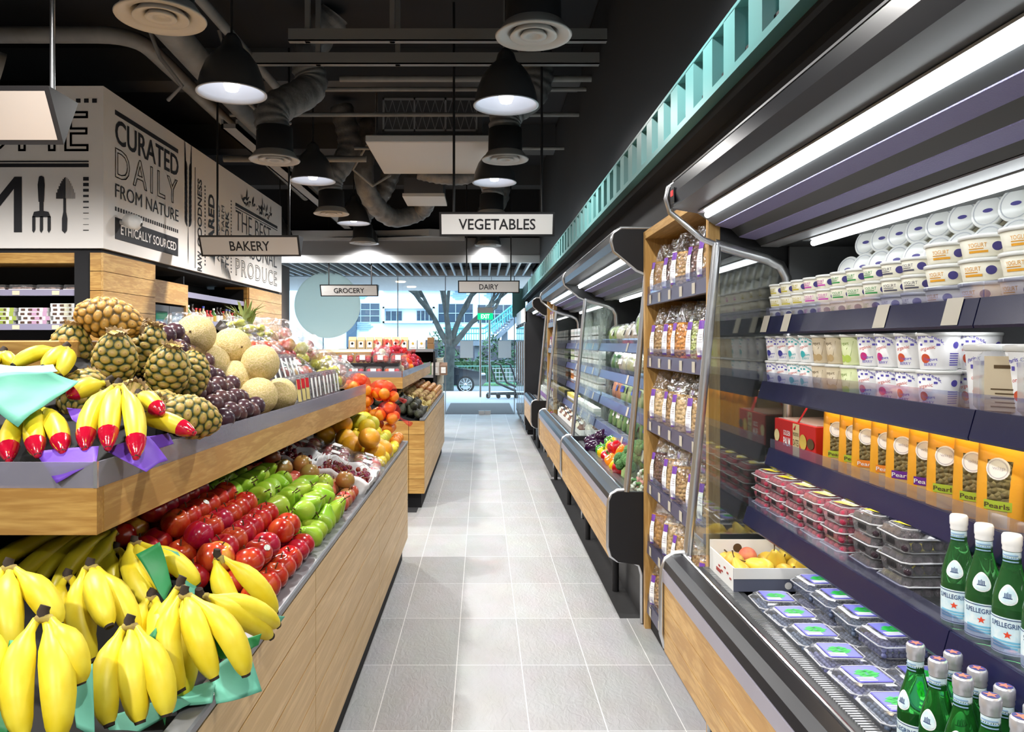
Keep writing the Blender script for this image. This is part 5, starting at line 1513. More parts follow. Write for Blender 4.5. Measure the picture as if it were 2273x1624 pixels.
for k, y, i, l in ((k1, 3.62, 2, 'wrapped black tray of mangoes behind the slim packets'), (k1, 3.86, 2, 'wrapped black tray of mangoes in the middle of the upper packs'), (k1, 3.44, 2.3, 'wrapped black tray of mangoes behind the melons'),
                (k2, 3.82, 3, 'wrapped tray of small green bananas on the crest beside the pineapple crown'), (k2, 4.08, 2.8, 'wrapped tray of small green bananas on the crest of the heap'),
                (ab, 4.12, 1.9, 'clear bag of pink apples below the banana trays'), (pb, 4.32, 1.7, 'clear bag of yellow pears in the upper row of bags'), (ab, 4.36, 2.5, 'clear bag of pink apples on the crest behind the yellow pears'), (ab, 4.55, 1.8, 'clear bag of pink apples in the upper row at the end of the tray'),
                (pb, 4.40, .35, 'clear bag of yellow pears at the tray lip'), (ab, 4.58, .35, 'clear bag of pink apples at the tray lip, last on the tray'), (pb, 4.56, .9, 'clear bag of yellow pears between the two end bags'),
                (pk2, 4.1, 1.1, 'clear pack of nectarines behind the grape packets'), (pk2, 3.9, 1.1, 'clear pack of nectarines under the mango tray'), (pk1, 3.68, 1.2, 'clear pack of plums under the mango tray')):
    k.put(tp(y, i), (0, .66, .15 * ((int(y * 100)) % 5 - 2)), label=l, cat='fruit pack')
GRAPE = mat('grape_skin', (.07, .012, .04), .25, coat=.3, var=.2)
def slim(name, fm, lab1, lab2):
    def f():
        t = thing(name)
        bm = MB()
        for i in range(4):
            for j in range(3): bm.ball((-.02 + .02 * j, (i % 2) * .006 - .003, .025 + i * .034), .018, 10, 8)
        bm.build('contents', fm, t)
        MB().box(-.05, .05, -.026, .026, 0, .15, b=.012).build('clear_case', CLAM, t)
        w = .009 if lab1 else .0045
        MB().box(.049, .052, -w, w, .03, .125).build('case_label', lab2, t)
        if lab1: MB().box(.052, .0535, -w, w, .085, .13).build('label_head', lab1, t)
        return t
    return f
s1 = Kind(slim('slim_packet', mat('date_skin', (.20, .18, .18), .4), REDP, mat('yellow_label', (.75, .62, .25), .5)))
s2 = Kind(slim('grape_packet', GRAPE, None, PAPER))
s3 = Kind(slim('plum_packet', PLUM, None, PAPER))
for i in range(11):
    k = s1 if i < 3 else s2 if i in (3, 4, 5, 6) else (s3 if i % 2 else s2)
    y = 3.42 + i * .083
    k.put((-.845 + (y - 3.4) * .02, y, 1.19), (0, -.16, -.55 - .06 * (i % 3)), label='%s at the tray lip, %s from the melons' % ('slim packet with a red and yellow label' if i < 3 else 'slim clear packet of dark grapes' if k is s2 else 'slim clear packet of plums', ORD[i]), cat='packet', group='slim packets at the tray lip')
for i in range(6):
    s2.put((-.955, 3.45 + i * .085, 1.28), (0, -.35, -.5), label='slim clear packet of dark grapes in the second row, %s from the melons' % ORD[i], cat='packet', group='slim packets in the second row')
cl = Kind(fruitpack('clear_bag', [(0, 0, .05), (.05, .04, .05)], .045, mat('pale_bun', (.75, .55, .42), .6), .22, .2, .14))
for i, (x, y) in enumerate(((-1.35, 4.3), (-1.3, 4.52), (-1.45, 3.75))):
    cl.put((x, y, 1.50), (0, 0, i), label='clear bag of buns on the riser behind the heap, %s from the pineapple crown' % ('second', 'third', 'first')[i], cat='bag', group='bun bags')

# ------------------------------------------------ second stand
def punnet():
    t = thing('tomato_punnet')
    rp = random.Random(2)
    for i in range(9): MB().ball((-.045 + .045 * (i % 3), -.045 + .045 * (i // 3), .028 + .02 * (i % 2)), .024, 12, 8).build('tomato', TOMA, t)
    MB().box(-.075, .075, -.075, .075, 0, .09, b=.014).build('clear_box', CLAM, t)
    MB().box(-.03, .02, -.0765, -.0755, .03, .075).build('box_label', PAPER, t)
    return t
pn = Kind(punnet)
for r_ in range(2):
    for i in range(4):
        pn.put((-.80 - i * .165 + .04 * r_ - .02, 6.99 + .17 * r_, 1.18 + .12 * r_), (0, 0, .1), label='clear box of red tomatoes, %s row of the second stand, %s from the aisle' % (('front', 'upper')[r_], ORD[i]), cat='punnet', group='tomato boxes')
tag(MB().box(-1.6, -.78, 7.08, 7.30, 1.17, 1.297).build('display_step', BLACKM), 'black step under the upper tomato boxes', 'step')
rn = Kind(netbag('onion_net', [(a * .8, b * .8, c) for a, b, c in sp6], .034, mat('red_onion', (.36, .03, .08), .3, var=.2), (0, -.05, .08)))
on2 = Kind(netbag('orange_net', [(a * .8, b * .8, c) for a, b, c in sp6], .034, ORNG, (.03, -.05, .08)))
for i in range(7):
    (on2 if i in (2, 3) else rn).put((-.84 - .02 * (i % 2), 7.55 + i * .36, 1.19 + .03 * (i % 2)), (0, 0, i), label='red net of %s on the second stand, %s beyond the tomatoes' % ('oranges' if i in (2, 3) else 'red onions', ORD[i]), cat='net bag', group='nets on the second stand')
for i in range(6):
    rn.put((-1.02, 7.4 + i * .42, 1.33), (0, .5, i * 2), label='red net of onions in the upper row of the second stand, %s beyond the tomatoes' % ORD[i], cat='net bag', group='upper nets on the second stand')
pz = Kind(fruitpack('root_bag', [(0, -.06, .05), (.02, .0, .06), (-.02, .05, .05), (0, .03, .1)], .035, mat('parsnip', (.62, .52, .34), .6), .15, .28, .16))
pz.put((-.80, 7.28, 1.19), (.3, 0, .5), label='clear bag of pale parsnips beside the tomato boxes', cat='bag')
pz.put((-.98, 7.34, 1.30), (.5, .2, .2), label='clear bag of pale parsnips above the tomato boxes', cat='bag')
avk = [Kind(pearf(AVOC, .037, .105))]
def gf2(kinds, rows, y0, y1, dy, r, name, cat, group, lift=0.0, x0=-.585, dx=.074, tilt=1.3):
    for i in range(rows):
        y = y0 + (dy / 2 if i % 2 else 0); j = 0
        while y < y1:
            kinds[(i + j) % len(kinds)].put(deckpos(x0 - dx * i, y, r, lift), rot_rand(tilt), label='%s, %s along in the %s row%s of the second stand' % (name, ORD[j], ORD[i], ' on top' if lift else ''), cat=cat, group=group)
            y += dy; j += 1
gf2(avk, 6, 6.93, 7.45, .085, .035, 'black avocado', 'avocado', 'avocados')
gf2(avk, 4, 6.96, 7.40, .085, .035, 'black avocado', 'avocado', 'avocados', lift=.062, x0=-.63)
gf2([Kind(pearf(SQUA, .034, .13))], 5, 7.55, 8.0, .085, .033, 'pale butternut squash', 'squash', 'squashes')
gf2([Kind(plain('potato', POTA, .034, (1.25, .95, .85)))], 6, 8.05, 9.1, .085, .03, 'brown potato', 'potato', 'potatoes')
gf2([Kind(plain('potato', POTA, .034, (1.25, .95, .85)))], 5, 8.09, 9.0, .085, .03, 'brown potato', 'potato', 'potatoes', lift=.05)
gf2([Kind(plain('onion', ONIO, .036, (1, 1, .92), 'nub'))], 6, 9.15, 10.35, .08, .034, 'golden onion', 'onion', 'onions')
gf2([Kind(plain('onion', ONIO, .036, (1, 1, .92), 'nub'))], 5, 9.2, 10.3, .08, .034, 'golden onion', 'onion', 'onions', lift=.06)

# ------------------------------------------------ gondola with coffee bags behind the second stand
gd = thing('shelf_rack', (-1.15, 11.45, 0), label='black shelf rack with coffee bags beyond the second fruit stand', cat='shelf')
MB().box(-1.0, .45, .35, .4, 0, 1.36).build('back_panel', BLACKM, gd)
MB().box(.42, .45, 0, .7, 0, 1.36).build('end_panel', BLACK, gd)
for z in (.2, .6, 1.0, 1.385):
    s_ = MB().box(-1.0, .42, 0, .35, z - .03, z).build('shelf', DGREY, gd)
    MB().box(-1.0, .42, -.006, 0, z - .035, z + .01).build('price_strip', GREY, s_)
KRAFT = mat('kraft_paper', (.56, .42, .22), .7)
def cofbag(m, c):
    def f():
        t = thing('coffee_bag')
        MB().prism([(-.04, 0), (.04, 0), (.035, .14), (.006, .19), (-.006, .19), (-.035, .14)], -.058, .058, 'x').build('bag', m, t)
        bm = MB().box(-.035, .035, -.043, -.041, .03, .12); bm.build('bag_label', PAPER, t)
        MB().disc((0, -.045, .09), .018, (0, -1, 0), 14).build('bag_mark', c, t)
        return t
    return f
ck = [Kind(cofbag(KRAFT, INK)), Kind(cofbag(WHITE, GOLDP))]
for i in range(9):
    ck[0 if i < 7 else 1].put((-1.95 + i * .13, 11.55, 1.386), label='%s paper bag on the top shelf of the black rack, %s from the mural side' % ('brown' if i < 7 else 'white', ORD[i]), cat='bag', group='coffee bags')
bx = Kind(lambda: MB().box(-.05, .05, -.05, .05, 0, .09, b=.006).build('small_tub', mat('brown_tub', (.25, .14, .06), .4)))
for i in range(4): bx.put((-.77 + (i // 2) * -.0, 11.52 + .11 * (i // 2), 1.386 + .091 * (i % 2)), label='small brown tub stacked at the end of the top rack shelf, %s' % ORD[i], cat='tub', group='brown tubs')
for i in range(12):
    Kind(cofbag(mat('bag_c%d' % (i % 4), ((.5, .05, .05), (.1, .25, .1), (.6, .55, .5), (.2, .12, .08))[i % 4], .5), PAPER)).put((-1.9 + (i % 12) * .12, 11.52, 1.002), label='packet on the second shelf of the black rack, %s from the mural side' % ORD[i], cat='packet', group='packets on the black rack')
for i in range(5):
    hk = MB().tube([(0, 0, 0), (.10, 0, 0), (.11, 0, .02)], .004, 6).box(.01, .10, -.05, .05, -.2, -.006, b=.01)
    o = hk.build('hanging_pouch', mat('pouch_pale', (.6, .58, .48), .4)); o.location = (-.702, 11.6 + .12 * i, 1.25 - .2 * (i % 3))
    tag(o, 'pale pouch hanging on the end of the black rack, %s along' % ORD[i], 'pouch', 'hanging pouches')
# ---------------------------------------------------------------- chilled display cases along the right wall
NAVY = mat('navy_strip', (0.010, 0.011, 0.045), 0.25, spec=.4, coat=.1)
STRIPL = mat('grey_lavender', (0.34, 0.32, 0.38), 0.35, .3)
CASEG = mat('case_grey', (0.055, 0.058, 0.062), 0.35, .2)
CASEB = mat('case_back', (0.11, 0.115, 0.12), 0.45)
FASC = mat('fascia_black', (0.006, 0.007, 0.011), 0.3, spec=.35)
HONEY = mat('honeycomb_lavender', (0.26, 0.24, 0.45), 0.55, bump=.4, bs=240)
TUBE = mat('tube_light', (1, 1, 1), emit=(0.93, 0.98, 1.0), es=TUBE_E)
TUBE2 = mat('shelf_light', (1, 1, 1), emit=(0.97, 0.98, 1.0), es=TUBE_E * .45)
TUBE3 = mat('rear_tube_light', (1, 1, 1), emit=(0.93, 0.98, 1.0), es=TUBE_E * .35)
WARM = mat('shelf_light_warm', (1, 1, 1), emit=(1.0, 0.80, 0.5), es=TUBE_E * .5)
GLASSE = clear('end_glass', (0.90, 0.95, 0.93), gloss=.14, milk=.02, rough=.02)
GLASSM = clear('hazy_glass', (0.92, 0.96, 0.94), gloss=.06, milk=.04, rough=.05, milkcol=(.62, .72, .70), smear=.75)  # pane with a pale uneven haze mixed in by noise
RISER = clear('clear_riser', (.92, .93, 1.0), gloss=.07, milk=.06, rough=.03, milkcol=(.35, .36, .62))
TAGM = mat('price_paper', (.50, .46, .38), .5)
UNDER = [(.70, 1.985), (.80, 1.968), (.862, 1.925), (.92, 1.912), (.95, 1.882), (1.01, 1.872), (1.03, 1.85), (1.20, 1.845), (1.52, 1.845)]


def end_frame(t, y, glass, name='end_frame', solid_=True):
    e = MB().tube([(1.05, y, 2.095), (.735, y, 2.095), (.695, y, 2.065), (.686, y, 2.025), (.70, y, 1.975), (.82, y, 1.875), (.87, y, 1.855)], .011, 8)
    e.tube([(.875, y, 1.86), (.765, y, .70)], .017, 10)
    e.tube([(.865, y, 1.855), (1.06, y, 1.80), (1.11, y, 1.775), (1.135, y, 1.73), (1.14, y, 1.65), (1.14, y, .70)], .016, 8, flat=1.3)
    e.tube([(.765, y, .71), (.715, y, .705), (.685, y, .685), (.672, y, .65), (.668, y, .58), (.668, y, .41), (.682, y, .36), (.72, y, .335), (.80, y, .328), (.835, y, .31), (.848, y, .26), (.848, y, .005)], .011, 8)
    f = e.build('end_frame', STEEL, t)
    MB().prism([(.872, 1.845), (1.06, 1.79), (1.105, 1.765), (1.13, 1.72), (1.13, .70), (.77, .70)], y - .003, y + .003, 'y').build('end_glass', glass, f)
    if solid_:
        MB().prism([(.672, .65), (.69, .69), (.72, .70), (1.6, .70), (1.6, 0), (.85, 0), (.85, .27), (.83, .315), (.72, .33), (.685, .36), (.672, .41)], y - .012, y + .012, 'y').build('end_panel', BLACK, f)
        MB().prism([(1.135, .70), (1.135, 1.65), (1.13, 1.73), (1.06, 1.80), (.87, 1.855), (.82, 1.875), (.70, 1.975), (.69, 2.03), (.70, 2.07), (.74, 2.09), (1.6, 2.09), (1.6, .70)], y - .011, y + .011, 'y').build('canopy_end', BLACK, f)
    return f


NAVYL = mat('blue_lavender_strip', (0.055, 0.06, 0.19), 0.3, coat=.2)


def display_case(y0, y1, shelves, label, near, far, tags, warm=(), tagged=4):
    t = thing('display_case', (0, y0, 0), label=label, cat='chilled case')
    n = y1 - y0
    bm = MB()
    for k in range(3): bm.box(.675, .69, .012, n - .012, .348 + k * .085, .43 + k * .085)
    bm.build('front_panel', OAK_Y, t)
    MB().prism([(.69, .345), (.69, .655), (.86, .655), (.86, .345)], .01, n - .01, 'y').box(.852, XR - .02, .01, n - .01, .02, .345).build('base', BLACK, t)
    for yy in (n * .22, n * .72): MB().tube([(.80, yy, 0), (.80, yy, .345)], .02, 10).build('leg', BLACKM, t)
    MB().box(.669, .674, .012, n - .012, .605, .652).build('price_strip', STRIPL, t)
    MB().prism([(.672, .655), (.678, .682), (.70, .702), (.735, .706), (.765, .694), (.775, .655)], .012, n - .012, 'y', sm=False).build('bumper', FASC, t)
    MB().box(.742, .752, .012, n - .012, .700, .7105, b=.003).build('bumper_trim', CHROME, t)
    g = MB().box(.775, .87, .012, n - .012, .64, .660)
    g.build('ledge', CASEG, t)
    g = MB()
    yy = .02
    while yy < n - .02:
        g.box(.815, .85, yy, yy + .006, .660, .664); yy += .0115
    g.build('air_slots', STEEL, t)
    MB().box(.87, 1.52, .012, n - .012, .60, .638).build('display_deck', CASEG, t)
    MB().box(1.5, XR - .03, .012, n - .012, .02, 2.06).build('back_panel', CASEB, t)
    MB().prism(UNDER + [(1.52, 2.085), (.74, 2.085), (.74, 1.99)], .012, n - .012, 'y').build('canopy', CASEG, t)
    MB().prism([(.70, 2.075), (.692, 2.03), (.70, 1.985), (.742, 1.985), (.742, 2.085), (.715, 2.085)], .012, n - .012, 'y').build('fascia', FASC, t)
    MB().box(.705, .72, .012, n - .012, 2.083, 2.089).build('fascia_trim', STEEL, t)
    a, b, c, d = UNDER[2:6]
    for (p, q) in ((a, b), (c, d)):
        MB().prism([p, q, (q[0], q[1] - .003), (p[0], p[1] - .003)], .03, n - .02, 'y').build('honeycomb', HONEY, t)
    MB().prism([(1.03, 1.848), (1.095, 1.846), (1.095, 1.842), (1.03, 1.844)], .03, n - .02, 'y').build('perforated_strip', GREY, t)
    h = MB().box(.785, .845, .08, n - .06, 1.962, 1.968).build('tube_tray', STEEL, t)
    seg = (n - .16) / 2
    for k in range(2): MB().tube([(.815, .09 + k * seg, 1.952), (.815, .08 + (k + 1) * seg, 1.952)], .011, 10).build('light_tube', TUBE, h)
    h = MB().box(1.10, 1.15, .1, n - .22, 1.838, 1.845).build('tube_tray', STEEL, t)
    MB().tube([(1.125, .11, 1.828), (1.125, n - .25, 1.828)], .010, 10).build('light_tube', TUBE3, h)
    for i, (xf, z) in enumerate(shelves):
        s = MB().box(xf + .01, 1.5, .03, n - .03, z - .025, z).build('shelf', CASEG, t)
        for k in range(2):
            ya, yb = .03 + k * (n - .06) / 2, .03 + (k + 1) * (n - .06) / 2 - .004
            MB().prism([(xf, z + .014), (xf + .012, z + .014), (xf + .012, z - .048), (xf - .014, z - .05), (xf - .016, z - .044)], ya, yb, 'y').build('shelf_edge', NAVY if y0 < 1 else NAVYL, s)
            MB().box(xf + .004, xf + .007, ya, yb, z + .014, z + .048).build('edge_riser', RISER, s)
        MB().box(xf + .06, xf + .085, .08, n - .08, z - .034, z - .026).build('shelf_light', WARM if i in warm else TUBE2, s)
        for yy in tags if i < tagged else ():
            MB().add([(xf - .017, yy, z - .042), (xf - .017, yy - .06, z - .042), (xf - .001, yy - .06, z + .018), (xf - .001, yy, z + .018)], [(0, 1, 2, 3)]).build('price_tag', TAGM, s)
    if near: end_frame(t, 0, near)
    if far: end_frame(t, n, far, solid_=False)
    if far: MB().box(1.14, 1.5, n - .012, n, .64, 1.845).build('side_wall', CASEB, t)
    return t


R1S = ((1.04, 1.57), (1.03, 1.335), (1.055, 1.09), (.975, .875))
R2S = ((1.0, 1.47), (1.0, 1.25), (1.0, 1.03), (.96, .83))
c1 = display_case(.35, 2.85, R1S, 'chilled display case closest to the camera with yogurts and berries', None, GLASSE, (2.47, 2.28, 1.66, 1.36), (1,), 1)
c2_ = display_case(4.06, 6.47, R2S, 'chilled vegetable display case beyond the nut shelf', GLASSE, None, (.5, 1.2))
c3 = display_case(6.48, 9.03, R2S, 'chilled display case with white cartons behind the vegetable case', GLASSM, GLASSE, (.4, .9, 1.6))
c4 = display_case(10.42, 12.2, R2S, 'farthest chilled display case in front of the tall fridge', GLASSM, None, (.6,))
# thermometer and signs on the near case
th_ = MB().box(.688, .693, 2.75, 2.80, 1.995, 2.05, b=.002).build('thermometer', BLACKP, c1); th_.location = (0, -.35, 0)
MB().box(.6865, .688, 2.76, 2.79, 2.02, 2.04).build('display', mat('led_red', (.2, .0, .0), emit=(1, .05, .05), es=.6), th_).location = (0, 0, 0)

# tall fridge at the far end
fr2 = thing('upright_fridge', (0, 12.35, 0), label='tall black glass-door fridge at the far end of the aisle', cat='fridge')
MB().box(.70, 1.55, 0, 2.9, .08, 2.05).build('cabinet', BLACK, fr2)
MB().box(.68, .72, 0, 2.9, 1.82, 2.05).build('header', WHITE, fr2)
for i in range(4):
    d = MB().box(.68, .70, .01 + i * .722, .72 + i * .722, .16, 1.80).build('door', BLACKM, fr2)
    MB().box(.677, .68, .06 + i * .722, .67 + i * .722, .2, 1.76).build('door_glass', DG, d)
    MB().tube([(.655, .09 + i * .722, .8), (.655, .09 + i * .722, 1.5)], .012, 8).build('door_handle', STEEL, d)
    MB().box(.675, .69, .0 + i * .722, .015 + i * .722, .16, 1.80).build('door_edge', STEEL, d)
MB().box(.74, 1.5, .05, 2.85, 0, .08).build('plinth', BLACKM, fr2)

# ------------------------------------------------ wooden nut shelves
WSZ = (1.73, 1.41, 1.085, .76, .445, .135)
def wood_shelf(y0, y1, label):
    t = thing('nut_shelf', (0, y0, 0), label=label, cat='shelf')
    n = y1 - y0
    for a, b in ((0, .035), (n - .04, n)): MB().box(.85, 1.5, a, b, 0, 2.07).build('side_panel', OAK_Z, t)
    MB().box(.892, 1.5, -.004, 0, 0, 2.06).build('side_cover', BLACK, t)
    MB().box(.85, 1.5, .035, n - .04, 2.03, 2.07).build('top_panel', OAK_Y, t)
    MB().box(1.46, 1.5, .035, n - .04, 0, 2.03).build('back_panel', BLACKM, t)
    MB().box(.88, 1.46, .035, n - .04, 0, .08).build('plinth', BLACKM, t)
    for z in WSZ:
        s = MB().box(.87, 1.46, .035, n - .04, z - .025, z).build('shelf', BLACK if z > .2 else OAK_Y, t)
        MB().prism([(.862, z + .012), (.872, z + .012), (.872, z - .05), (.858, z - .048)], .035, n - .04, 'y').build('shelf_edge', mat('edge_slate', (.085, .08, .13), .35), s)
        MB().box(.862, .864, .035, n - .04, z + .012, z + .05).build('edge_riser', RISER, s)
        k = 0
        yy = n - .1
        while yy > .12:
            MB().box(.857, .8575, yy - .045, yy, z - .042, z + .002).build('price_tag', TAGM, s); yy -= .2
    return t
wood_shelf(2.87, 4.03, 'tall oak shelf unit of nut bags between the first two chilled cases')
wood_shelf(9.1, 10.0, 'small oak shelf unit between the two far chilled cases')


def nutmat(name, c1_, c2_, scale=70):
    if name in MATS: return MATS[name]
    m = mat(name, c1_, .6)
    N = m.node_tree.nodes; L = m.node_tree.links
    tc = N.new('ShaderNodeTexCoord'); v = N.new('ShaderNodeTexVoronoi'); v.inputs['Scale'].default_value = scale
    L.new(tc.outputs['Object'], v.inputs['Vector'])
    s = N.new('ShaderNodeSeparateColor'); L.new(v.outputs['Color'], s.inputs[0])
    r = N.new('ShaderNodeValToRGB'); r.color_ramp.elements[0].color = (*c1_, 1); r.color_ramp.elements[1].color = (*c2_, 1)
    L.new(s.outputs[0], r.inputs[0]); L.new(r.outputs[0], N['Principled BSDF'].inputs['Base Color'])
    b = N.new('ShaderNodeBump'); b.invert = True; b.inputs['Strength'].default_value = 1.0; b.inputs['Distance'].default_value = .012
    L.new(v.outputs['Distance'], b.inputs['Height']); L.new(b.outputs[0], N['Principled BSDF'].inputs['Normal'])
    return m
NUTS = {'mixed nuts': nutmat('nuts_mixed', (.55, .36, .15), (.32, .16, .06)), 'orange crackers': nutmat('nuts_orange', (.75, .32, .05), (.6, .2, .03)), 'green peas': nutmat('nuts_green', (.45, .55, .12), (.6, .62, .3), 90),
        'red berries': nutmat('nuts_red', (.35, .03, .03), (.5, .1, .05)), 'cashews': nutmat('nuts_cashew', (.72, .52, .28), (.60, .40, .18), 60), 'dark raisins': nutmat('nuts_dark', (.09, .035, .03), (.16, .06, .04)),
        'peanuts': nutmat('nuts_pea', (.62, .42, .2), (.5, .3, .12), 60), 'pretzels': nutmat('nuts_pretzel', (.50, .25, .05), (.3, .13, .03), 45), 'dried fruit': nutmat('nuts_fruit', (.30, .14, .04), (.45, .28, .08), 40)}
LABP = mat('label_purple', (.16, .05, .36), .45)
LABT = mat('label_text_grey', (.5, .48, .55), .5)


def nutbag(nm):
    def f():
        t = thing('nut_bag')
        def body(u, v, k=1.0, top=.155):
            a = 2 * PI * v; z = top * u
            w = (1 - .25 * max(0, u - .6)) * (.86 + .14 * min(1, u * 4))
            return (.040 * k * w * math.copysign(abs(math.cos(a)) ** .7, math.cos(a)) * (1 + .05 * math.sin(9 * a + z * 60)), .062 * k * w * math.copysign(abs(math.sin(a)) ** .7, math.sin(a)), z)
        b = MB().grid(lambda u, v: body(u, v, .95), 10, 24)
        b.add([body(1, i / 24, .95) for i in range(24)], [tuple(range(24))]); b.build('contents', NUTS[nm], t)
        def film(u, v):
            if u < .6: return body(u / .6, v, 1.03)
            s_ = (u - .6) / .4
            x, y, z = body(1, v, 1.03)
            k = 1 - .82 * s_ ** .7
            return (x * k * .6, y * (1 - .45 * s_), z + .085 * s_ + .004 * math.sin(v * 40))
        MB().grid(film, 18, 24).build('film', CLEAR, t)
        def lp(y, z, o):
            x_, y_, _ = body(min(1, z / .155), (PI - y) / (2 * PI), 1.05 + o); return (x_, y_, z)
        def patch(a0, a1, z0, z1, o): return MB().grid(lambda i, j: lp(a0 + (a1 - a0) * i, z0 + (z1 - z0) * j, o), 5, 8)
        l = patch(.18, .66, .016, .150, 0).build('bag_label', PAPER, t)
        patch(.18, .66, .120, .152, .012).build('label_band', LABP, l)
        patch(.18, .66, .016, .023, .012).build('label_band', LABP, l)
        bm = MB()
        for i in range(4): bm.add(*(lambda q: (q.v, q.f))(patch(.24, .60 - .08 * (i % 2), .070 + i * .009, .0735 + i * .009, .012)))
        for i in range(7): bm.add(*(lambda q: (q.v, q.f))(patch(.26 + i * .045, .285 + i * .045, .032, .052, .012)))
        bm.build('label_print', LABT, l)
        return t
    return f
NK = {k: Kind(nutbag(k)) for k in NUTS}
names = list(NUTS)
plan = [['dried fruit', 'dark raisins', 'mixed nuts', 'dark raisins', 'dried fruit'], ['mixed nuts', 'orange crackers', 'orange crackers', 'green peas', 'red berries'], ['cashews', 'mixed nuts', 'cashews', 'peanuts', 'cashews'],
        ['dark raisins', 'peanuts', 'mixed nuts', 'cashews', 'mixed nuts'], ['pretzels', 'cashews', 'peanuts', 'mixed nuts', 'peanuts'], ['mixed nuts', 'peanuts', 'cashews', 'mixed nuts', 'peanuts']]
shn = ('top', 'second', 'third', 'fourth', 'fifth', 'bottom')
for i, (z, row) in enumerate(zip(WSZ, plan)):
    for rr_ in range(2):
        for j, nm in enumerate(row):
            y = 3.90 - j * .215 - .03 * rr_
            NK[nm if rr_ == 0 else row[(j + 1) % 5]].put((.915 + .12 * rr_ + .012 * (j % 2), y, z + .001), (0, .10, .65 + .12 * ((j * 7 + i) % 3 - 1)), scale=(1.1, 1.1, 1.08 if rr_ == 0 else 1.15),
                       label='clear bag of %s, %s along on %s shelf%s of near oak unit' % (nm if rr_ == 0 else row[(j + 1) % 5], ORD[j], shn[i], ', back row' if rr_ else ''), cat='nut bag', group='nut bags')
for i, z in enumerate(WSZ[:5]):
    for j in range(3):
        NK[names[(i * 3 + j) % 9]].put((.93, 9.85 - j * .25, z + .001), (0, 0, .5), label='clear bag of %s on the %s shelf of the far oak unit, %s along' % (names[(i * 3 + j) % 9], shn[i], ORD[j]), cat='nut bag', group='far nut bags')

# ------------------------------------------------ dairy on the near case
TUBW = mat('tub_cream', (.80, .77, .64), .35)
TUBX = mat('pot_white', (.84, .84, .84), .35)
LIDM = mat('tub_lid', (.83, .84, .82), .25)
PURD = mat('print_violet', (.07, .06, .25), .45)


def cylp(r, phi0, z0, taper=0.0, h=1.0):
    def fn(p):
        rr_ = (r + taper * (z0 + p[1]) / h) * 1.004
        a = PI + phi0 + p[0] / r
        return (rr_ * math.cos(a), rr_ * math.sin(a), z0 + p[1])
    return fn


def rectp(bm, fn, x0, x1, y0, y1, m=0, n=6):
    P = [fn((x0 + (x1 - x0) * i / n, y)) for i in range(n + 1) for y in (y0, y1)]
    bm.add(P, [(2 * i, 2 * i + 2, 2 * i + 3, 2 * i + 1) for i in range(n)], m)


def discp(bm, fn, cx, cy, r, m=0, sy=1.0):
    P = [fn((cx, cy))] + [fn((cx + r * k * math.cos(2 * PI * i / 18), cy + r * k * sy * math.sin(2 * PI * i / 18))) for k in (.5, 1) for i in range(18)]
    bm.add(P, [(0, 1 + i, 1 + (i + 1) % 18) for i in range(18)] + [(1 + i, 19 + i, 19 + (i + 1) % 18, 1 + (i + 1) % 18) for i in range(18)], m)


def tub(r, h, accent, words):
    def f():
        t = thing('yogurt_tub')
        MB().lathe([(.001, 0), (r * .84, 0), (r * .86, .004), (r * .97, h * .84), (.001, h * .84)], 28).build('tub_body', TUBW, t)
        MB().lathe([(r * .95, h * .82), (r * 1.02, h * .83), (r * 1.02, h * .97), (r * .98, h), (.001, h * .99)], 28).build('lid', LIDM, t)
        fn = cylp(r * .86, 0, 0, r * .11, h * .84)
        MB().lathe([(r * .80, h * 1.0), (r * .84, h * 1.004), (r * .87, h * 1.0)], 28).build('lid_groove', mat('lid_shadow', (.45, .47, .5), .3), t)
        MB().disc((0, 0, h * 1.006), r * .30, n=20, sx=.40).build('lid_print', PURD, t)
        bm = MB()
        rectp(bm, fn, -.034, .004, h * .2, h * .30); rectp(bm, fn, -.034, -.004, h * .36, h * .40)
        bm.text(words, .036, h * .18, lambda p: fn((-.034 + p[0], h * .44 + p[1])))
        bm.build('tub_print', accent, t)
        b2 = MB(); discp(b2, fn, .020, h * .45, .0095); b2.build('tub_emblem', PURD, t)
        b3 = MB()
        for i in range(5): rectp(b3, fn, .046, .066, h * (.2 + .1 * i), h * (.24 + .1 * i))
        b3.build('tub_small_print', LABT, t)
        return t
    return f
ACC = [('yellow', mat('print_yellow', (.62, .52, .05), .5)), ('magenta', mat('print_magenta', (.60, .06, .45), .5)), ('green', mat('print_green', (.06, .35, .10), .5)), ('dark grey', mat('print_dark', (.10, .10, .13), .5)), ('orange', mat('print_orange', (.80, .38, .03), .5))]
TK = [Kind(tub(.046, .043, a, 'YOGURT')) for _, a in ACC]
TKB = Kind(tub(.062, .050, ACC[4][1], 'YOGURT'))
cols_ = [0, 0, 0, 1, 1, 1, 2, 2, 2, 2, 3, 3, 3, 3]
hts = ('bottom', 'middle', 'top')
for j in range(10):
    y = 2.79 - j * .098
    ci = cols_[int(j * 1.4)] if j < 10 else 4
    for k in range(3):
        TK[ci].put((1.095, y, 1.571 + k * .0435), (0, 0, .55 + .25 * ((j * 3 + k * 5) % 3 - 1)), label='cream yogurt tub with %s print, %s of its stack, %s stack on top shelf' % (ACC[ci][0], hts[k], ORD[j]), cat='yogurt tub', group='yogurt tubs on the top shelf')
    TK[ci].put((1.195, y, 1.571 + .087), (0, 0, .6), label='cream yogurt tub with %s print, second row of the top shelf, %s along' % (ACC[ci][0], ORD[j]), cat='yogurt tub', group='yogurt tubs on the top shelf')
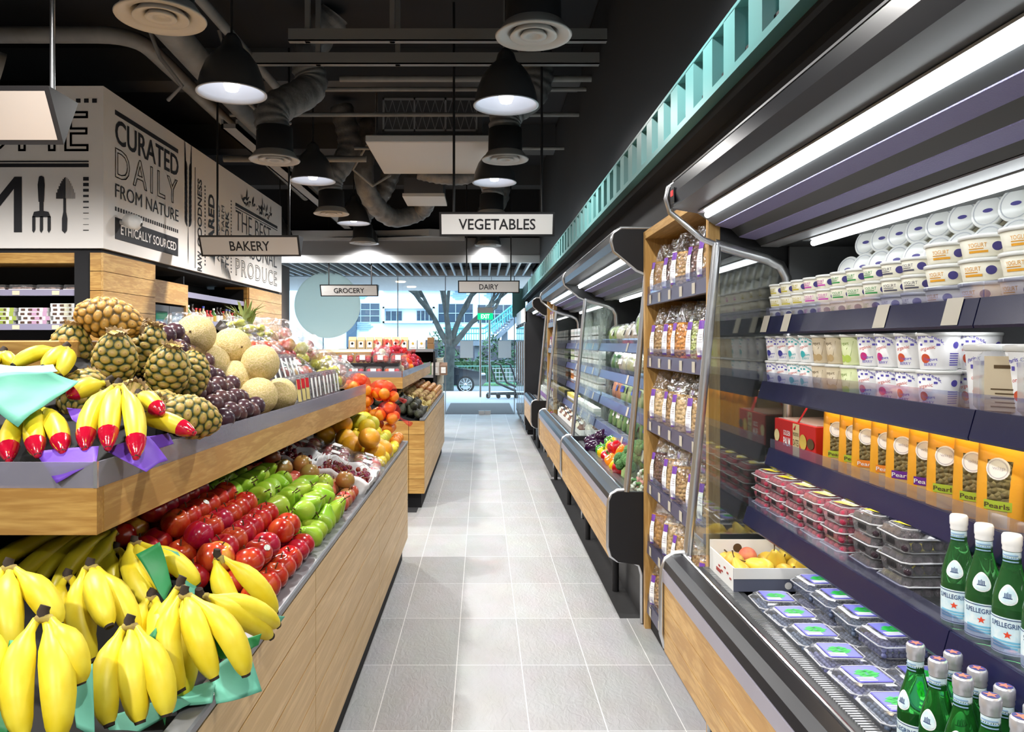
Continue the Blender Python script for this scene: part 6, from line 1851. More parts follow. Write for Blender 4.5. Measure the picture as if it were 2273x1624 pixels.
for j in range(4):
    y = 1.80 - j * .132
    for k in range(3):
        TKB.put((1.11, y, 1.571 + k * .0505), (0, 0, .6 + .2 * (k - 1)), label='large cream tub with orange print, %s of its stack, %s wide stack' % (hts[k], ORD[j]), cat='yogurt tub', group='wide yogurt tubs')
# tubs lying on their sides, lids facing out
tag(MB().box(1.20, 1.5, .5, 2.75, 1.655, 1.667).box(1.215, 1.225, .5, 2.75, 1.667, 1.68).build('wire_rack', CASEG), 'grey rack at the back of the top shelf carrying the tubs on their sides', 'rack')
TKL = Kind(tub(.044, .07, ACC[3][1], 'YOGURT'))
for r_ in range(2):
    for j in range(13):
        y = 2.56 - j * .100 - .05 * r_
        TKL.put((1.275 + .035 * r_, y, 1.717 + .083 * r_), (0, -1.35, .35), label='cream tub lying on its side, lid facing out, %s along in %s row' % (ORD[j], ('lower', 'upper')[r_]), cat='yogurt tub', group='tubs lying on their sides')

VIO = mat('print_blue_violet', (.12, .10, .50), .45); CYAN = mat('print_cyan', (.05, .45, .48), .45); CORAL = mat('print_coral', (.70, .10, .06), .45)
OLIVE = mat('print_olive', (.20, .34, .03), .45); LIMEP = mat('print_lime', (.50, .66, .12), .45); BROWN = mat('print_brown', (.10, .06, .025), .45); TAN = mat('print_tan', (.50, .36, .18), .45)


def pot(r, h, style, fruit):
    def f():
        t = thing('yogurt_pot')
        base = {'w': TUBX, 'b': mat('pot_tan', (.62, .52, .36), .4), 'g': mat('pot_lime', (.70, .76, .42), .4)}[style]
        MB().lathe([(.001, 0), (r * .80, 0), (r * .82, .003), (r * .97, h * .92), (.001, h * .92)], 28).build('pot_body', base, t)
        MB().lathe([(r * .95, h * .9), (r * 1.03, h * .91), (r * 1.03, h * .98), (r * .99, h), (.001, h * .985)], 28).build('lid', LIDM, t)
        fn = cylp(r * .82, 0, 0, r * .15, h * .92)
        if style == 'w':
            bm = MB()
            vs, fs, asp = text_geo('Paris Creek', .01)
            bm.add([fn((-.005 + (x - .5) * .058, h * .63 + (.020 - 15 * ((x - .5) * .058) ** 2) + y * .009 + .010 * (0.5 - x))) for x, y in vs], fs)
            for i in range(4): rectp(bm, fn, -.026 + i * .012, -.019 + i * .012, h * .64 + .008 * (i in (1, 2)), h * .70 + .008 * (i in (1, 2)), 0, 1)
            bm.text('Yogurt', .030, .009, lambda p: fn((-.018 + p[0], h * .22 + p[1])), bold=.01)
            bm.text('BERRY', .028, .007, lambda p: fn((-.018 + p[0], h * .10 + p[1])))
            bm.build('pot_print', VIO if fruit is not CYAN else CYAN, t)
            b2 = MB().text('organic', .034, .011, lambda p: fn((-.026 + p[0], h * .46 + p[1] + p[0] * .2)))
            b2.build('pot_word', CORAL, t)
            b3 = MB(); discp(b3, fn, -.014, h * .30, .011); b3.build('pot_fruit', fruit, t)
            b4 = MB()
            for i in range(6): rectp(b4, fn, .036, .062, h * (.12 + .06 * i), h * (.15 + .06 * i))
            discp(b4, fn, .050, h * .66, .008)
            b4.build('pot_back_print', VIO, t)
        else:
            A, B = (BROWN, TAN) if style == 'b' else (OLIVE, LIMEP)
            bm = MB(); bm.add([fn(p) for p in ((-.034, h * .08), (-.02, h * .08), (.004, h * .30), (.012, h * .78), (-.006, h * .55), (-.034, h * .45))], [tuple(range(6))]); bm.build('pot_print', A, t)
            b2 = MB()
            for cx in (-.024, -.006): discp(b2, fn, cx, h * .20, .011)
            b2.build('pot_fruit', B, t)
            b3 = MB().text('yogurt', .03, .010, lambda p: fn((-.03 + p[0], h * .62 + p[1]))); b3.build('pot_word', A, t)
        return t
    return f
PK = {'blueberry': Kind(pot(.047, .088, 'w', mat('fruit_blue', (.05, .05, .28), .4))), 'teal print': Kind(pot(.047, .088, 'w', CYAN)), 'brown bean print': Kind(pot(.047, .088, 'b', None)), 'green olive print': Kind(pot(.047, .088, 'g', None)),
      'raspberry': Kind(pot(.047, .088, 'w', mat('fruit_rasp', (.62, .04, .22), .4))), 'strawberry': Kind(pot(.047, .088, 'w', mat('fruit_straw', (.66, .10, .04), .4)))}
order = ['blueberry'] * 2 + ['teal print'] * 2 + ['brown bean print'] * 2 + ['green olive print'] * 1 + ['raspberry'] * 2 + ['strawberry'] * 2
seen = {}
for j, nm in enumerate(order):
    seen[nm] = seen.get(nm, 0) + 1
    for k in range(2):
        for b in range(2):
            PK[nm].put((1.085 + .098 * b, 2.80 - j * .098, 1.337 + k * .089), (0, 0, .55 + .12 * ((j + k) % 3 - 1)), label='yogurt pot with %s, %s of two high, %s of its flavour, %s row' % (nm, ('lower', 'upper')[k], ORD[seen[nm] - 1], ('front', 'back')[b]), cat='yogurt pot', group='yogurt pots on the second shelf')
bigp = Kind(pot(.062, .15, 'w', mat('fruit_straw', (.66, .10, .04), .4)))
for j in range(2): bigp.put((1.13, 1.68 - j * .13, 1.337), (0, 0, .5), label='large white yogurt pot behind the clear cheese tub%s' % (', closer to the pots' if j == 0 else ', further along'), cat='yogurt pot')
def cheese():
    t = thing('cheese_tub')
    MB().box(-.05, .05, -.06, .06, 0, .135, b=.02).build('clear_tub', clear('frosted_plastic', gloss=.10, milk=.30, rough=.2), t)
    MB().box(-.038, .038, -.048, .048, .006, .10, b=.02).build('contents', nutmat('cheese_cubes', (.72, .62, .35), (.80, .70, .45), 50), t)
    l = MB().box(-.0515, -.0505, -.04, .03, .012, .125).build('tub_label', mat('kraft_label', (.62, .52, .36), .6), t)
    bm = MB()
    bm.box(-.0525, -.0518, -.02, .012, .100, .107)
    for i in range(5): bm.box(-.0525, -.0518, -.03, .018 - .008 * (i % 2), .02 + i * .009, .0225 + i * .009)
    bm.build('label_print', BROWN, l)
    return t
ckd = Kind(cheese)
for j in range(3): ckd.put((1.105, 1.60 - j * .135, 1.337), (0, 0, .62), label='clear tub of cheese with a kraft label, %s along on the second shelf' % ORD[j], cat='cheese tub', group='cheese tubs')

# third shelf: date box and tea bags
gb = thing('date_box', (1.175, 2.655, 1.091), (0, 0, .03), label='red fruit gift box with a red ribbon handle on the third shelf', cat='box')
RBOX = mat('box_red', (.55, .02, .02), .4)
MB().box(-.10, .10, -.17, .15, 0, .125, b=.002).build('carton', RBOX, gb)
MB().box(-.09, .09, -.16, .14, .125, .127).build('window_film', mat('window_grey', (.55, .42, .45), .2), gb)
fnx = lambda x0, z0: (lambda p: (-.102, x0 - p[0], z0 + p[1]))
MB().text('GOLDEN', .055, .018, fnx(.07, .072), bold=.01).build('lettering', PAPER, gb)
MB().text('PALM', .055, .030, fnx(.07, .036), bold=.02).build('lettering', PAPER, gb)
bm = MB().box(-.1015, -.1005, -.055, -.005, .0, .12).build('gold_band', mat('band_gold', (.70, .58, .30), .5), gb)
MB().text('MEDJOUL', .044, .016, fnx(-.008, .075)).text('DATES', .044, .022, fnx(-.008, .045), bold=.01).build('band_lettering', BROWN, bm)
MB().disc((-.1025, .125, .065), .022, (-1, 0, 0), 20).build('seal', mat('band_gold', (.7, .58, .3), .5), gb)
MB().disc((-.1025, -.085, .065), .026, (-1, 0, 0), 20).build('seal', GOLDP, gb)
MB().disc((-.1025, -.14, .065), .018, (-1, 0, 0), 20, sx=1.4).build('window', BROWN, gb)
MB().box(-.07, .08, -.1715, -.170, .015, .11).build('info_sticker', PAPER, gb)
MB().tube([(-.104, -.02, .10), (-.06, -.055, .20), (-.04, -.06, .215), (0, -.06, .20), (.05, -.05, .128)], .006, 8, flat=.5).build('handle', REDP, gb)

KORG = mat('pouch_amber', (.85, .40, .03), .35, coat=.2, bump=.15, bs=25)
KLOW = mat('pouch_kraft', (.62, .42, .18), .6)


def pouch(tagc, tagw):
    def f():
        t = thing('tea_pouch')
        w = .052
        def P(u, v):            # u up, v round
            a = 2 * PI * v; z = .23 * u
            d = .034 * (1 - u) ** .6 + .003 + .006 * math.sin(u * PI)
            x = d * math.copysign(abs(math.cos(a)) ** .6, math.cos(a)); y = w * math.copysign(abs(math.sin(a)) ** .35, math.sin(a)) * (1 - .03 * math.sin(u * PI))
            return (x, y, z)
        MB().grid(P, 14, 32).build('pouch_body', KORG, t)
        def S(y, z, o=.0015):
            u = z / .23; d = .034 * (1 - u) ** .6 + .003 + .006 * math.sin(u * PI)
            k = max(0.0, 1 - abs(y / w) ** 2.2) ** .3
            return (-d * max(.75, k) - o, -y, z)
        def patch(y0, y1, z0, z1, o): return MB().grid(lambda i, j: S(y0 + (y1 - y0) * i, z0 + (z1 - z0) * j, o), 6, 8)
        patch(-.04, .04, .004, .055, .0012).build('pouch_base', KLOW, t)
        patch(-.036, .036, .055, .165, .0014).build('window', nutmat('tea_leaves', (.13, .10, .04), (.30, .25, .10), 80), t)
        b = MB(); b.add([S(-.002 + .024 * math.cos(2 * PI * i / 20), .145 + .027 * math.sin(2 * PI * i / 20), .003) for i in range(20)], [tuple(range(20))])
        l = b.build('round_label', PAPER, t)
        bm = MB().text('wisp', .026, .010, lambda p: S(-.013 + p[0], .141 + p[1], .0042), bold=.01)
        for i in range(24):
            a0, a1 = 2 * PI * i / 24, 2 * PI * (i + 1) / 24
            bm.add([S(-.002 + q * math.cos(a), .145 + q * 1.12 * math.sin(a), .0042) for a, q in ((a0, .0205), (a1, .0205), (a1, .0190), (a0, .0190))], [(0, 1, 2, 3)])
        bm.build('label_mark', LABT, l)
        l = patch(-.034, .036, .045, .068, .0028).build('flavour_tag', tagc, t)
        MB().text('Pearls', .05, .012, lambda p: S(-.026 + p[0], .050 + p[1], .0036), bold=.01).build('tag_lettering', PAPER if tagw else BROWN, l)
        return t
    return f
TPK = {'green': Kind(pouch(mat('tag_lime', (.42, .55, .04), .5), False)), 'orange': Kind(pouch(mat('tag_orange', (.80, .25, .02), .5), True)), 'purple': Kind(pouch(mat('tag_purple', (.14, .02, .30), .5), True))}
for j, c in enumerate(('green', 'green', 'orange', 'orange', 'purple', 'purple', 'green', 'green', 'green')):
    y = 2.42 - j * .095
    TPK[c].put((1.135 + .006 * (j % 2), y, 1.091), (0, 0, .80 - .03 * j), scale=(1, 1, .88), label='amber tea pouch with a %s tag, %s along from the red gift box' % (c, ORD[j]), cat='tea pouch', group='tea pouches')
for j in range(2):
    ckd.put((1.15, 1.50 - j * .13, 1.091), (0, 0, .6), label='clear tub with a kraft label beside the amber tea pouches, %s along' % ORD[j], cat='cheese tub', group='tubs on the third shelf')
tk_ = MB().box(1.485, 1.495, .5, 2.7, 1.10, 1.30)
tag(tk_.build('back_card', mat('warm_card', (.80, .66, .48), .7)), 'pale warm backing card behind the amber tea pouches', 'card')

# ------------------------------------------------ berries
RASP = mat('raspberry', (.48, .025, .075), .35, coat=.2, bump=.6, bs=320)
BLKB = mat('blackberry', (.03, .010, .022), .2, coat=.5, bump=.6, bs=320)
BLUB = mat('blueberry', (.07, .09, .20), .5, col2=(.20, .24, .38), ns=120, var=.2)


def clamshell(nm, bm_, r, L, W, H_, labm, kind):
    def f():
        t = thing(nm)
        rb = random.Random(4)
        b = MB()
        nx, ny = int(L / (2 * r)), int(W / (2 * r))
        for k in range(2 if kind != 'blue' else 2):
            for i in range(nx):
                for j in range(ny):
                    if k == 0 and 0 < i < nx - 1 and 0 < j < ny - 1: continue
                    b.ball((-L / 2 + r + (L - 2 * r) * i / max(1, nx - 1) * .96 + .002, -W / 2 + r + (W - 2 * r) * j / max(1, ny - 1) * .96 + .002, r + k * min(1.6 * r, H_ * .45) + rb.uniform(0, .003)), r * .97, 8, 6)
        o = b.build('berries', bm_, t); o['kind'] = 'stuff'
        s = .93
        def shell(x0, x1, z0, z1, k0, k1, m, name):
            q = []
            for z, k in ((z0, k0), (z1, k1)):
                a, c = L / 2 * k, W / 2 * k; e = .014
                q += [(-a + e, -c, z), (a - e, -c, z), (a, -c + e, z), (a, c - e, z), (a - e, c, z), (-a + e, c, z), (-a, c - e, z), (-a, -c + e, z)]
            return q
        bm = MB()
        q = shell(0, 0, 0, H_ * .62, .94, 1.03, 0, '')
        bm.add(q, [(i, (i + 1) % 8, 8 + (i + 1) % 8, 8 + i) for i in range(8)])
        bm.build('clear_base', CLAM, t)
        bm = MB()
        q = shell(0, 0, H_ * .62, H_ * .68, 1.10, 1.10, 0, '') + shell(0, 0, H_ * .68, H_ * .95, 1.0, .93, 0, '') + shell(0, 0, H_ * .95, H_, .93, .80, 0, '')
        for s_ in (0, 16): bm.add(q[s_:s_ + 16], [(i, (i + 1) % 8, 8 + (i + 1) % 8, 8 + i) for i in range(8)])
        bm.add(q[8:24], [(i, (i + 1) % 8, 8 + (i + 1) % 8, 8 + i) for i in range(8)])
        bm.add(q[32:48], [(i, (i + 1) % 8, 8 + (i + 1) % 8, 8 + i) for i in range(8)])
        bm.add(q[40:48], [tuple(range(8))])
        bm.build('clear_lid', CLAM, t)
        rim = MB().tube([(a[0], a[1], H_ * .65) for a in shell(0, 0, 0, 0, 1.10, 1.10, 0, '')[:8]], .0022, 5, closed=True).tube([(a[0], a[1], H_) for a in shell(0, 0, 0, 0, .80, .80, 0, '')[:8]], .0016, 5, closed=True)
        rim.build('rim', mat('rim_plastic', (.75, .76, .80), .15, alpha=.55), t)
        if kind == 'blue':
            l = MB().box(-L * .33, L * .33, -W * .36, W * .36, H_ + .0005, H_ + .0018, b=.0005).build('lid_label', VIO, t)
            MB().box(-L * .31, L * .31, -W * .33, W * .33, H_ + .0018, H_ + .0022).build('label_panel', mat('label_pale', (.17, .18, .52), .35), l)
            g = MB()
            for a in range(6): g.add([(.016 * math.cos(a * 1.05) * math.cos(.0) + u, .014 * math.sin(a * 1.05) + v, H_ + .0026) for u, v in ((-.017, 0), (0, -.011), (.017, 0), (0, .011))], [(0, 1, 2, 3)])
            g.build('label_leaf', mat('leaf_print', (.02, .42, .06), .4), l)
            b3 = MB()
            for i in range(3): b3.box(-L * .29, L * .05, -W * .31 + i * .008, -W * .31 + i * .008 + .004, H_ + .0024, H_ + .0027)
            b3.build('label_print', PAPER, l)
        else:
            l = MB().add([(-L * .34, W * .25, H_ + .003), (-L * .15, -W * .33, H_ + .003), (L * .32, -W * .20, H_ + .003), (L * .20, W * .33, H_ + .003)], [(0, 1, 2, 3)]).build('lid_label', labm, t)
            MB().disc((.01, 0, H_ + .0036), .014, sx=1.4).build('label_mark', WHITE if kind == 'rasp' else GOLDP, l)
            b3 = MB()
            for i in range(9): b3.box(-L * .506, -L * .50, -.02 + i * .0045, -.018 + i * .0045, .012, .032)
            b3.build('barcode', INK, l)
        return t
    return f
YLAB = mat('label_yellow', (.78, .66, .02), .35)
rk = Kind(clamshell('raspberry_punnet', RASP, .0125, .13, .12, .05, YLAB, 'rasp'))
bk_ = Kind(clamshell('blackberry_punnet', BLKB, .0125, .13, .12, .055, YLAB, 'black'))
uk = Kind(clamshell('blueberry_punnet', BLUB, .0075, .125, .125, .052, VIO, 'blue'))
for j in range(5):
    for d in range(3):
        for k in range(3):
            if d == 2 and k < 2: continue
            rk.put((1.06 + d * .148, 2.755 - j * .142, .876 + k * .051), (0, 0, .03 * ((j + k * 2 + d) % 3 - 1)), label='clear box of raspberries, %s of its stack, stack %s along in the %s row' % (hts[k], ORD[j], ('front', 'middle', 'rear')[d]), cat='berry box', group='raspberry boxes')
for j in range(2):
    for d in range(3):
        for k in range(3):
            if d == 2 and k < 2: continue
            bk_.put((1.065 + d * .148, 2.02 - j * .146, .876 + k * .056), (0, 0, .04 * ((j + k + d) % 3 - 1)), label='clear box of blackberries, %s of its stack, stack %s along in the %s row' % (hts[k], ORD[j], ('front', 'middle', 'rear')[d]), cat='berry box', group='blackberry boxes')
for d in range(4):
    for j in range(8):
        y = 2.41 - j * .142
        if d < 2 and j > 5: continue
        if d == 0 and y < 1.56: continue
        n_ = 2 if d == 1 and j < 4 else 1
        for k in range(n_):
            uk.put((.925 + d * .138, y, .640 + k * .0535), (0, 0, .04 * ((j * 2 + d + k) % 3 - 1)), label='clear box of blueberries, %s along in %s row from the bumper%s' % (ORD[j], ORD[d], (', %s one' % ('lower', 'upper')[k]) if n_ == 2 else ''), cat='berry box', group='blueberry boxes')

# pear carton on the deck
CARD = mat('carton_white', (.78, .77, .74), .6); CARDI = mat('carton_blue_grey', (.10, .11, .16), .6)
pc = thing('fruit_carton', (1.035, 2.675, .664), label='open white cardboard fruit carton of yellow pears at the far end of the deck', cat='carton')
MB().box(-.20, -.196, -.13, .13, 0, .078).build('side_panel', CARD, pc)
MB().box(.24, .244, -.13, .13, 0, .078).build('side_panel', CARD, pc)
e = MB().box(-.20, .244, -.134, -.13, 0, .076).build('end_panel', CARDI, pc)
MB().box(-.20, .244, -.1365, -.134, .042, .078).build('rim_band', CARD, e)
MB().disc((-.02, -.1375, .02), .012, (0, -1, 0), 18).build('hand_hole', CARD, e)
MB().box(-.20, .244, .13, .134, 0, .105).build('end_panel', CARD, pc)
for x in (-.10, .08): MB().disc((x, .129, .075), .016, (0, -1, 0), 18).build('hand_hole', BROWN, pc)
MB().box(-.196, .24, -.13, .13, 0, .004).build('floor_panel', CARD, pc)
bm = MB()
for i in range(5): bm.box(-.202, -.2002, -.11 + i * .03, -.095 + i * .03, .03 + .01 * (i % 3), .036 + .01 * (i % 3))
bm.box(-.202, -.2002, .0, .05, .02, .032)
bm.build('carton_print', mat('print_rust', (.35, .06, .05), .6), pc)
ypk = [Kind(pearf(mat('pear_yellow_ripe', (.72, .52, .06), .4, col2=(.66, .40, .05), ns=9, var=.08), .034, .095)), Kind(plain('nectarine', PEACH, .032))]
cnt = 0
for i in range(6):
    for j in range(3):
        ypk[1 if (i * 3 + j) % 7 == 5 else 0].put((1.035 - .155 + i * .072, 2.595 + j * .075, .664 + .043 + .018 * ((i + j) % 2)), (1.3 if (i + j) % 3 else .3, rnd.uniform(-.8, .8), rnd.uniform(0, 6)), label='%s in the white carton, %s along in the %s row' % ('peach-coloured fruit' if (i * 3 + j) % 7 == 5 else 'yellow pear', ORD[i], ORD[j]), cat='pear' if (i * 3 + j) % 7 != 5 else 'peach', group='fruit in the white carton')

# ------------------------------------------------ sparkling water
GLG = mat('bottle_green', (.22, .85, .25), .03, trans=.92, ior=1.25, spec=.6)
GLD = mat('bottle_dark_green', (.07, .58, .10), .03, trans=.9, ior=1.25, spec=.6)
PALEB = mat('label_pale_blue', (.52, .70, .78), .4, col2=(.70, .80, .82), ns=60)
CAPS = mat('cap_silver', (.62, .62, .66), .3, .6)
NAVYP = mat('print_navy', (.02, .05, .16), .45)
STAR = mat('print_star_red', (.72, .07, .03), .45)


def star(bm, fn, cx, cy, r):
    bm.add([fn((cx + (r if i % 2 == 0 else r * .42) * math.sin(PI * i / 5), cy + (r if i % 2 == 0 else r * .42) * math.cos(PI * i / 5))) for i in range(10)], [tuple(range(10))])


def bottle(glass, capm, starcap):
    def f():
        t = thing('water_bottle')
        pr = [(.001, .004), (.028, .0), (.033, .006), (.0335, .02), (.0335, .105), (.032, .125), (.0265, .15), (.020, .172), (.0155, .19), (.0145, .215), (.0145, .228)]
        MB().lathe(pr, 32).build('bottle_glass', glass, t)
        def rad(z):
            for (r0, z0), (r1, z1) in zip(pr[1:], pr[2:]):
                if z0 <= z <= z1: return r0 + (r1 - r0) * (z - z0) / max(1e-6, z1 - z0)
            return .0145
        def fn(p, o=.0007):
            r = rad(p[1]) + o; a = PI + p[0] / .0335
            return (r * math.cos(a), r * math.sin(a), p[1])
        l = MB().lathe([(.0339, .022), (.0339, .092)], 32).build('main_label', PALEB, t)
        b = MB().text('S.PELLEGRINO', .062, .0095, lambda p: fn((-.031 + p[0], .073 + p[1]), .0010), bold=.01)
        b.build('lettering', NAVYP, l)
        for z_ in (.0245, .088):
            b = MB(); rectp(b, lambda p: fn(p, .0010), -.1, .1, z_, z_ + .0015, 0, 30); b.build('label_line', NAVYP, l)
        b = MB(); star(b, lambda p: fn(p, .0011), 0, .060, .0075); b.build('star', STAR, l)
        b = MB()
        for i in range(3): rectp(b, lambda p: fn(p, .001), -.028, .028 - .006 * i, .045 - .0055 * i, .0485 - .0055 * i, 0, 8)
        b.build('label_picture', mat('print_sky_blue', (.18, .48, .66), .5), l)
        def oval(b, k, o):
            P = [fn((0, .135), o)] + [fn((k * q * .017 * math.cos(2 * PI * i / 24) * (1 - .25 * math.sin(2 * PI * i / 24)), .135 + k * q * .019 * math.sin(2 * PI * i / 24)), o) for q in (.33, .67, 1) for i in range(24)]
            b.add(P, [(0, 1 + i, 1 + (i + 1) % 24) for i in range(24)] + [(1 + n * 24 + i, 25 + n * 24 + i, 25 + n * 24 + (i + 1) % 24, 1 + n * 24 + (i + 1) % 24) for n in (0, 1) for i in range(24)])
        b = MB(); oval(b, 1, .0008)
        s = b.build('shoulder_label', mat('label_rim', (.80, .84, .85), .4), t)
        b = MB(); oval(b, .86, .0013); b.build('shoulder_panel', PALEB, s)
        b = MB()
        for i in range(5): rectp(b, lambda p: fn(p, .0019), -.006 + i * .0026, -.0046 + i * .0026, .130, .138 + .002 * (i == 2), 0, 1)
        rectp(b, lambda p: fn(p, .0019), -.008, .008, .1285, .130, 0, 3); b.build('shoulder_print', NAVYP, s)
        nl = MB().lathe([(.0151, .190), (.0150, .213)], 24).build('neck_label', PALEB, t)
        b = MB()
        for k in range(3): rectp(b, lambda p: fn(p, .0013), -.03, .03, .194 + k * .006, .1965 + k * .006, 0, 20)
        b.build('neck_print', mat('print_steel_blue', (.25, .40, .58), .5), nl)
        c = MB().lathe([(.0155, .214), (.0165, .217), (.0158, .222), (.0172, .226), (.0172, .242), (.015, .246), (.001, .2465)], 24).build('cap', capm, t)
        if starcap:
            b = MB().disc((0, 0, .2468), .0138, n=20); b.build('cap_disc', mat('cap_navy', (.05, .05, .22), .35), c)
            b = MB(); star(b, lambda p: (p[0], p[1], .2472), 0, 0, .012); b.build('cap_star', mat('cap_coral', (.75, .20, .14), .4), c)
        return t
    return f
wk = Kind(bottle(GLG, WHITE, False)); dk = Kind(bottle(GLD, CAPS, True))
for d in range(1):
    for j in range(5):
        wk.put((1.018, 1.635 - j * .082, .877), (0, 0, .75 + .1 * (j % 2)), label='green water bottle with white cap, %s along beside the blackberries' % ORD[j], cat='bottle', group='white-capped bottles')
for d in range(2):
    for j in range(7):
        y = 1.505 - j * .074 - (.0 if d % 2 == 0 else .004)
        dk.put((.852 + d * .071, y, .661 if d < 1 else .645), (0, 0, .2 + .9 * ((j * 5 + d * 3) % 4) / 4), scale=.97, label='dark green water bottle with star cap, %s along in %s row from the bumper' % (ORD[j], ORD[d]), cat='bottle', group='star-capped bottles')

# ------------------------------------------------ vegetables in the second case
FILM2 = clear('thin_film', gloss=.08, milk=.05, rough=.15, bump=.6)
def vegbag(name, m, h, w, dpt, shape=.55, lab=None, film=True):
    def f():
        t = thing(name)
        def P(u, v, k=1.0):
            a = 2 * PI * v
            e = math.sin(PI * (.06 + .94 * u * .97)) ** shape
            return (dpt * e * math.cos(a) * k * (1 + .05 * math.sin(5 * a)), w * e * math.sin(a) * k, h * u * k)
        MB().grid(lambda u, v: P(u, v, .96), 12, 20).build('contents', m, t)
        if film: MB().grid(lambda u, v: P(u, v, 1.04), 10, 20).build('film', FILM2, t)
        if lab: MB().add([(-dpt * 1.06, -.03, h * .35), (-dpt * 1.06, .03, h * .35), (-dpt * 1.0, .03, h * .6), (-dpt * 1.0, -.03, h * .6)], [(0, 3, 2, 1)]).build('bag_label', lab, t)
        return t
    return f
LEAF1 = mat('leaf_bright', (.22, .50, .03), .5, col2=(.50, .68, .16), ns=9, bump=.5, bs=30)
LEAF2 = mat('leaf_dark', (.03, .17, .03), .5, col2=(.10, .30, .06), ns=9, bump=.5, bs=30)
CABB = mat('cabbage_pale', (.62, .68, .36), .5, col2=(.78, .80, .62), ns=6, bump=.3, bs=20)
MUSH = mat('mushroom_pale', (.74, .68, .58), .6, col2=(.62, .54, .42), ns=14, bump=.3, bs=40)
CARR = mat('carrot', (.80, .25, .05), .5, col2=(.75, .35, .2), ns=9, stretch=(1, 1, .3))
CELE = mat('celery_green', (.38, .55, .18), .45, col2=(.62, .70, .42), ns=7, stretch=(4, 4, .6))
LEEK = mat('greens_stalk', (.10, .30, .06), .5, col2=(.30, .48, .15), ns=7, stretch=(5, 5, .5))
V = {'cabbage': Kind(vegbag('cabbage', LEAF1, .16, .085, .08, .45, PAPER)), 'pale cabbage': Kind(vegbag('pale_cabbage', CABB, .16, .085, .08, .45)), 'mushrooms': Kind(vegbag('mushroom_bag', MUSH, .17, .08, .06, .5, PAPER)),
     'lettuce': Kind(vegbag('lettuce', LEAF1, .27, .09, .09, .8, None, True)), 'carrots': Kind(vegbag('carrot_bag', CARR, .19, .085, .05, .5, BLUEP)), 'celery': Kind(vegbag('celery_pack', CELE, .20, .055, .045, .3, BLUEP)),
     'spring greens': Kind(vegbag('greens_pack', LEEK, .20, .04, .035, .3, PAPER)), 'dark greens': Kind(vegbag('dark_greens_bag', LEAF2, .18, .08, .06, .5)), 'herbs': Kind(vegbag('herb_pack', LEAF2, .15, .045, .04, .4, REDP))}
sv = [('cabbage', 'cabbage', 'pale cabbage', 'mushrooms', 'mushrooms', 'mushrooms', 'lettuce', 'lettuce', 'lettuce', 'cabbage', 'cabbage'), ('dark greens', 'dark greens', 'mushrooms', 'pale cabbage', 'pale cabbage', 'mushrooms', 'herbs', 'dark greens', 'mushrooms', 'cabbage', 'herbs'),
      ('carrots', 'carrots', 'celery', 'celery', 'celery', 'celery', 'spring greens', 'spring greens', 'celery', 'celery', 'dark greens'), ('spring greens', 'spring greens', 'spring greens', 'spring greens', 'spring greens', 'herbs', 'herbs', 'celery', 'herbs', 'spring greens', 'herbs')]
for i, row in enumerate(sv):
    for j, nm in enumerate(row):
        for b in range(2):
            V[nm].put((R2S[i][0] + .10 + .15 * b, 6.30 - j * .2, R2S[i][1] + .001), (0, .25 if nm != 'lettuce' else .1, .3 * ((j + b) % 3 - 1)), label='%s on the %s vegetable case shelf, %s along, %s row' % ('clear bag of ' + nm if nm not in ('cabbage', 'lettuce') else 'green ' + nm, ('top', 'second', 'third', 'lowest')[i], ORD[j], ('front', 'back')[b]), cat='vegetables', group='bagged vegetables')


def pepper(m):
    def f():
        pr = [(.001, .006), (.5, .0), (.85, .12), (1.0, .45), (.98, .72), (.80, .92), (.45, .97), (.16, .90), (.001, .88)]
        t = MB().lathe([(r * .044, z * .09 - .045) for r, z in pr], 32, fn=lambda p, a: (p[0] * (1 + .10 * math.cos(4 * a)), p[1] * (1 + .10 * math.cos(4 * a)), p[2])).build('bell_pepper', m)
        MB().tube([(0, 0, .034), (.002, 0, .048), (.008, 0, .058)], [.011, .006, .007], 8).build('stem', mat('pepper_stem', (.12, .30, .05), .5), t)
        return t
    return f
PP = [('green', Kind(pepper(mat('pepper_green', (.03, .22, .015), .15, coat=.6)))), ('yellow', Kind(pepper(mat('pepper_yellow', (.80, .50, .01), .15, coat=.6)))), ('red', Kind(pepper(mat('pepper_red', (.55, .008, .012), .15, coat=.6)))), ('orange', Kind(pepper(mat('pepper_orange', (.80, .22, .01), .15, coat=.6))))]
AUB = mat('aubergine_skin', (.028, .006, .03), .15, coat=.6)
def auberg():
    pr = [(.001, -.09), (.6, -.082), (.95, -.05), (1, -.01), (.8, .04), (.6, .08), (.35, .10), (.001, .105)]
    t = MB().lathe([(r * .042, z) for r, z in pr], 24).build('aubergine', AUB)
    MB().lathe([(.028, .078), (.022, .10), (.008, .108), (.007, .13), (.001, .131)], 12).build('stem', mat('pepper_stem', (.12, .30, .05), .5), t)
    return t
ak = Kind(auberg)
for j, (x, y, z) in enumerate(((.92, 6.05, .70), (.90, 5.88, .695), (.98, 5.98, .77), (1.05, 5.85, .70), (1.08, 6.1, .70), (.93, 6.22, .70))):
    ak.put((x, y, z), (1.45, .3 * (j % 3 - 1), 1.1 + .4 * (j % 3)), scale=1.25, label='dark purple aubergine on the deck of the vegetable case, %s of the pile' % ORD[j], cat='aubergine', group='aubergines')
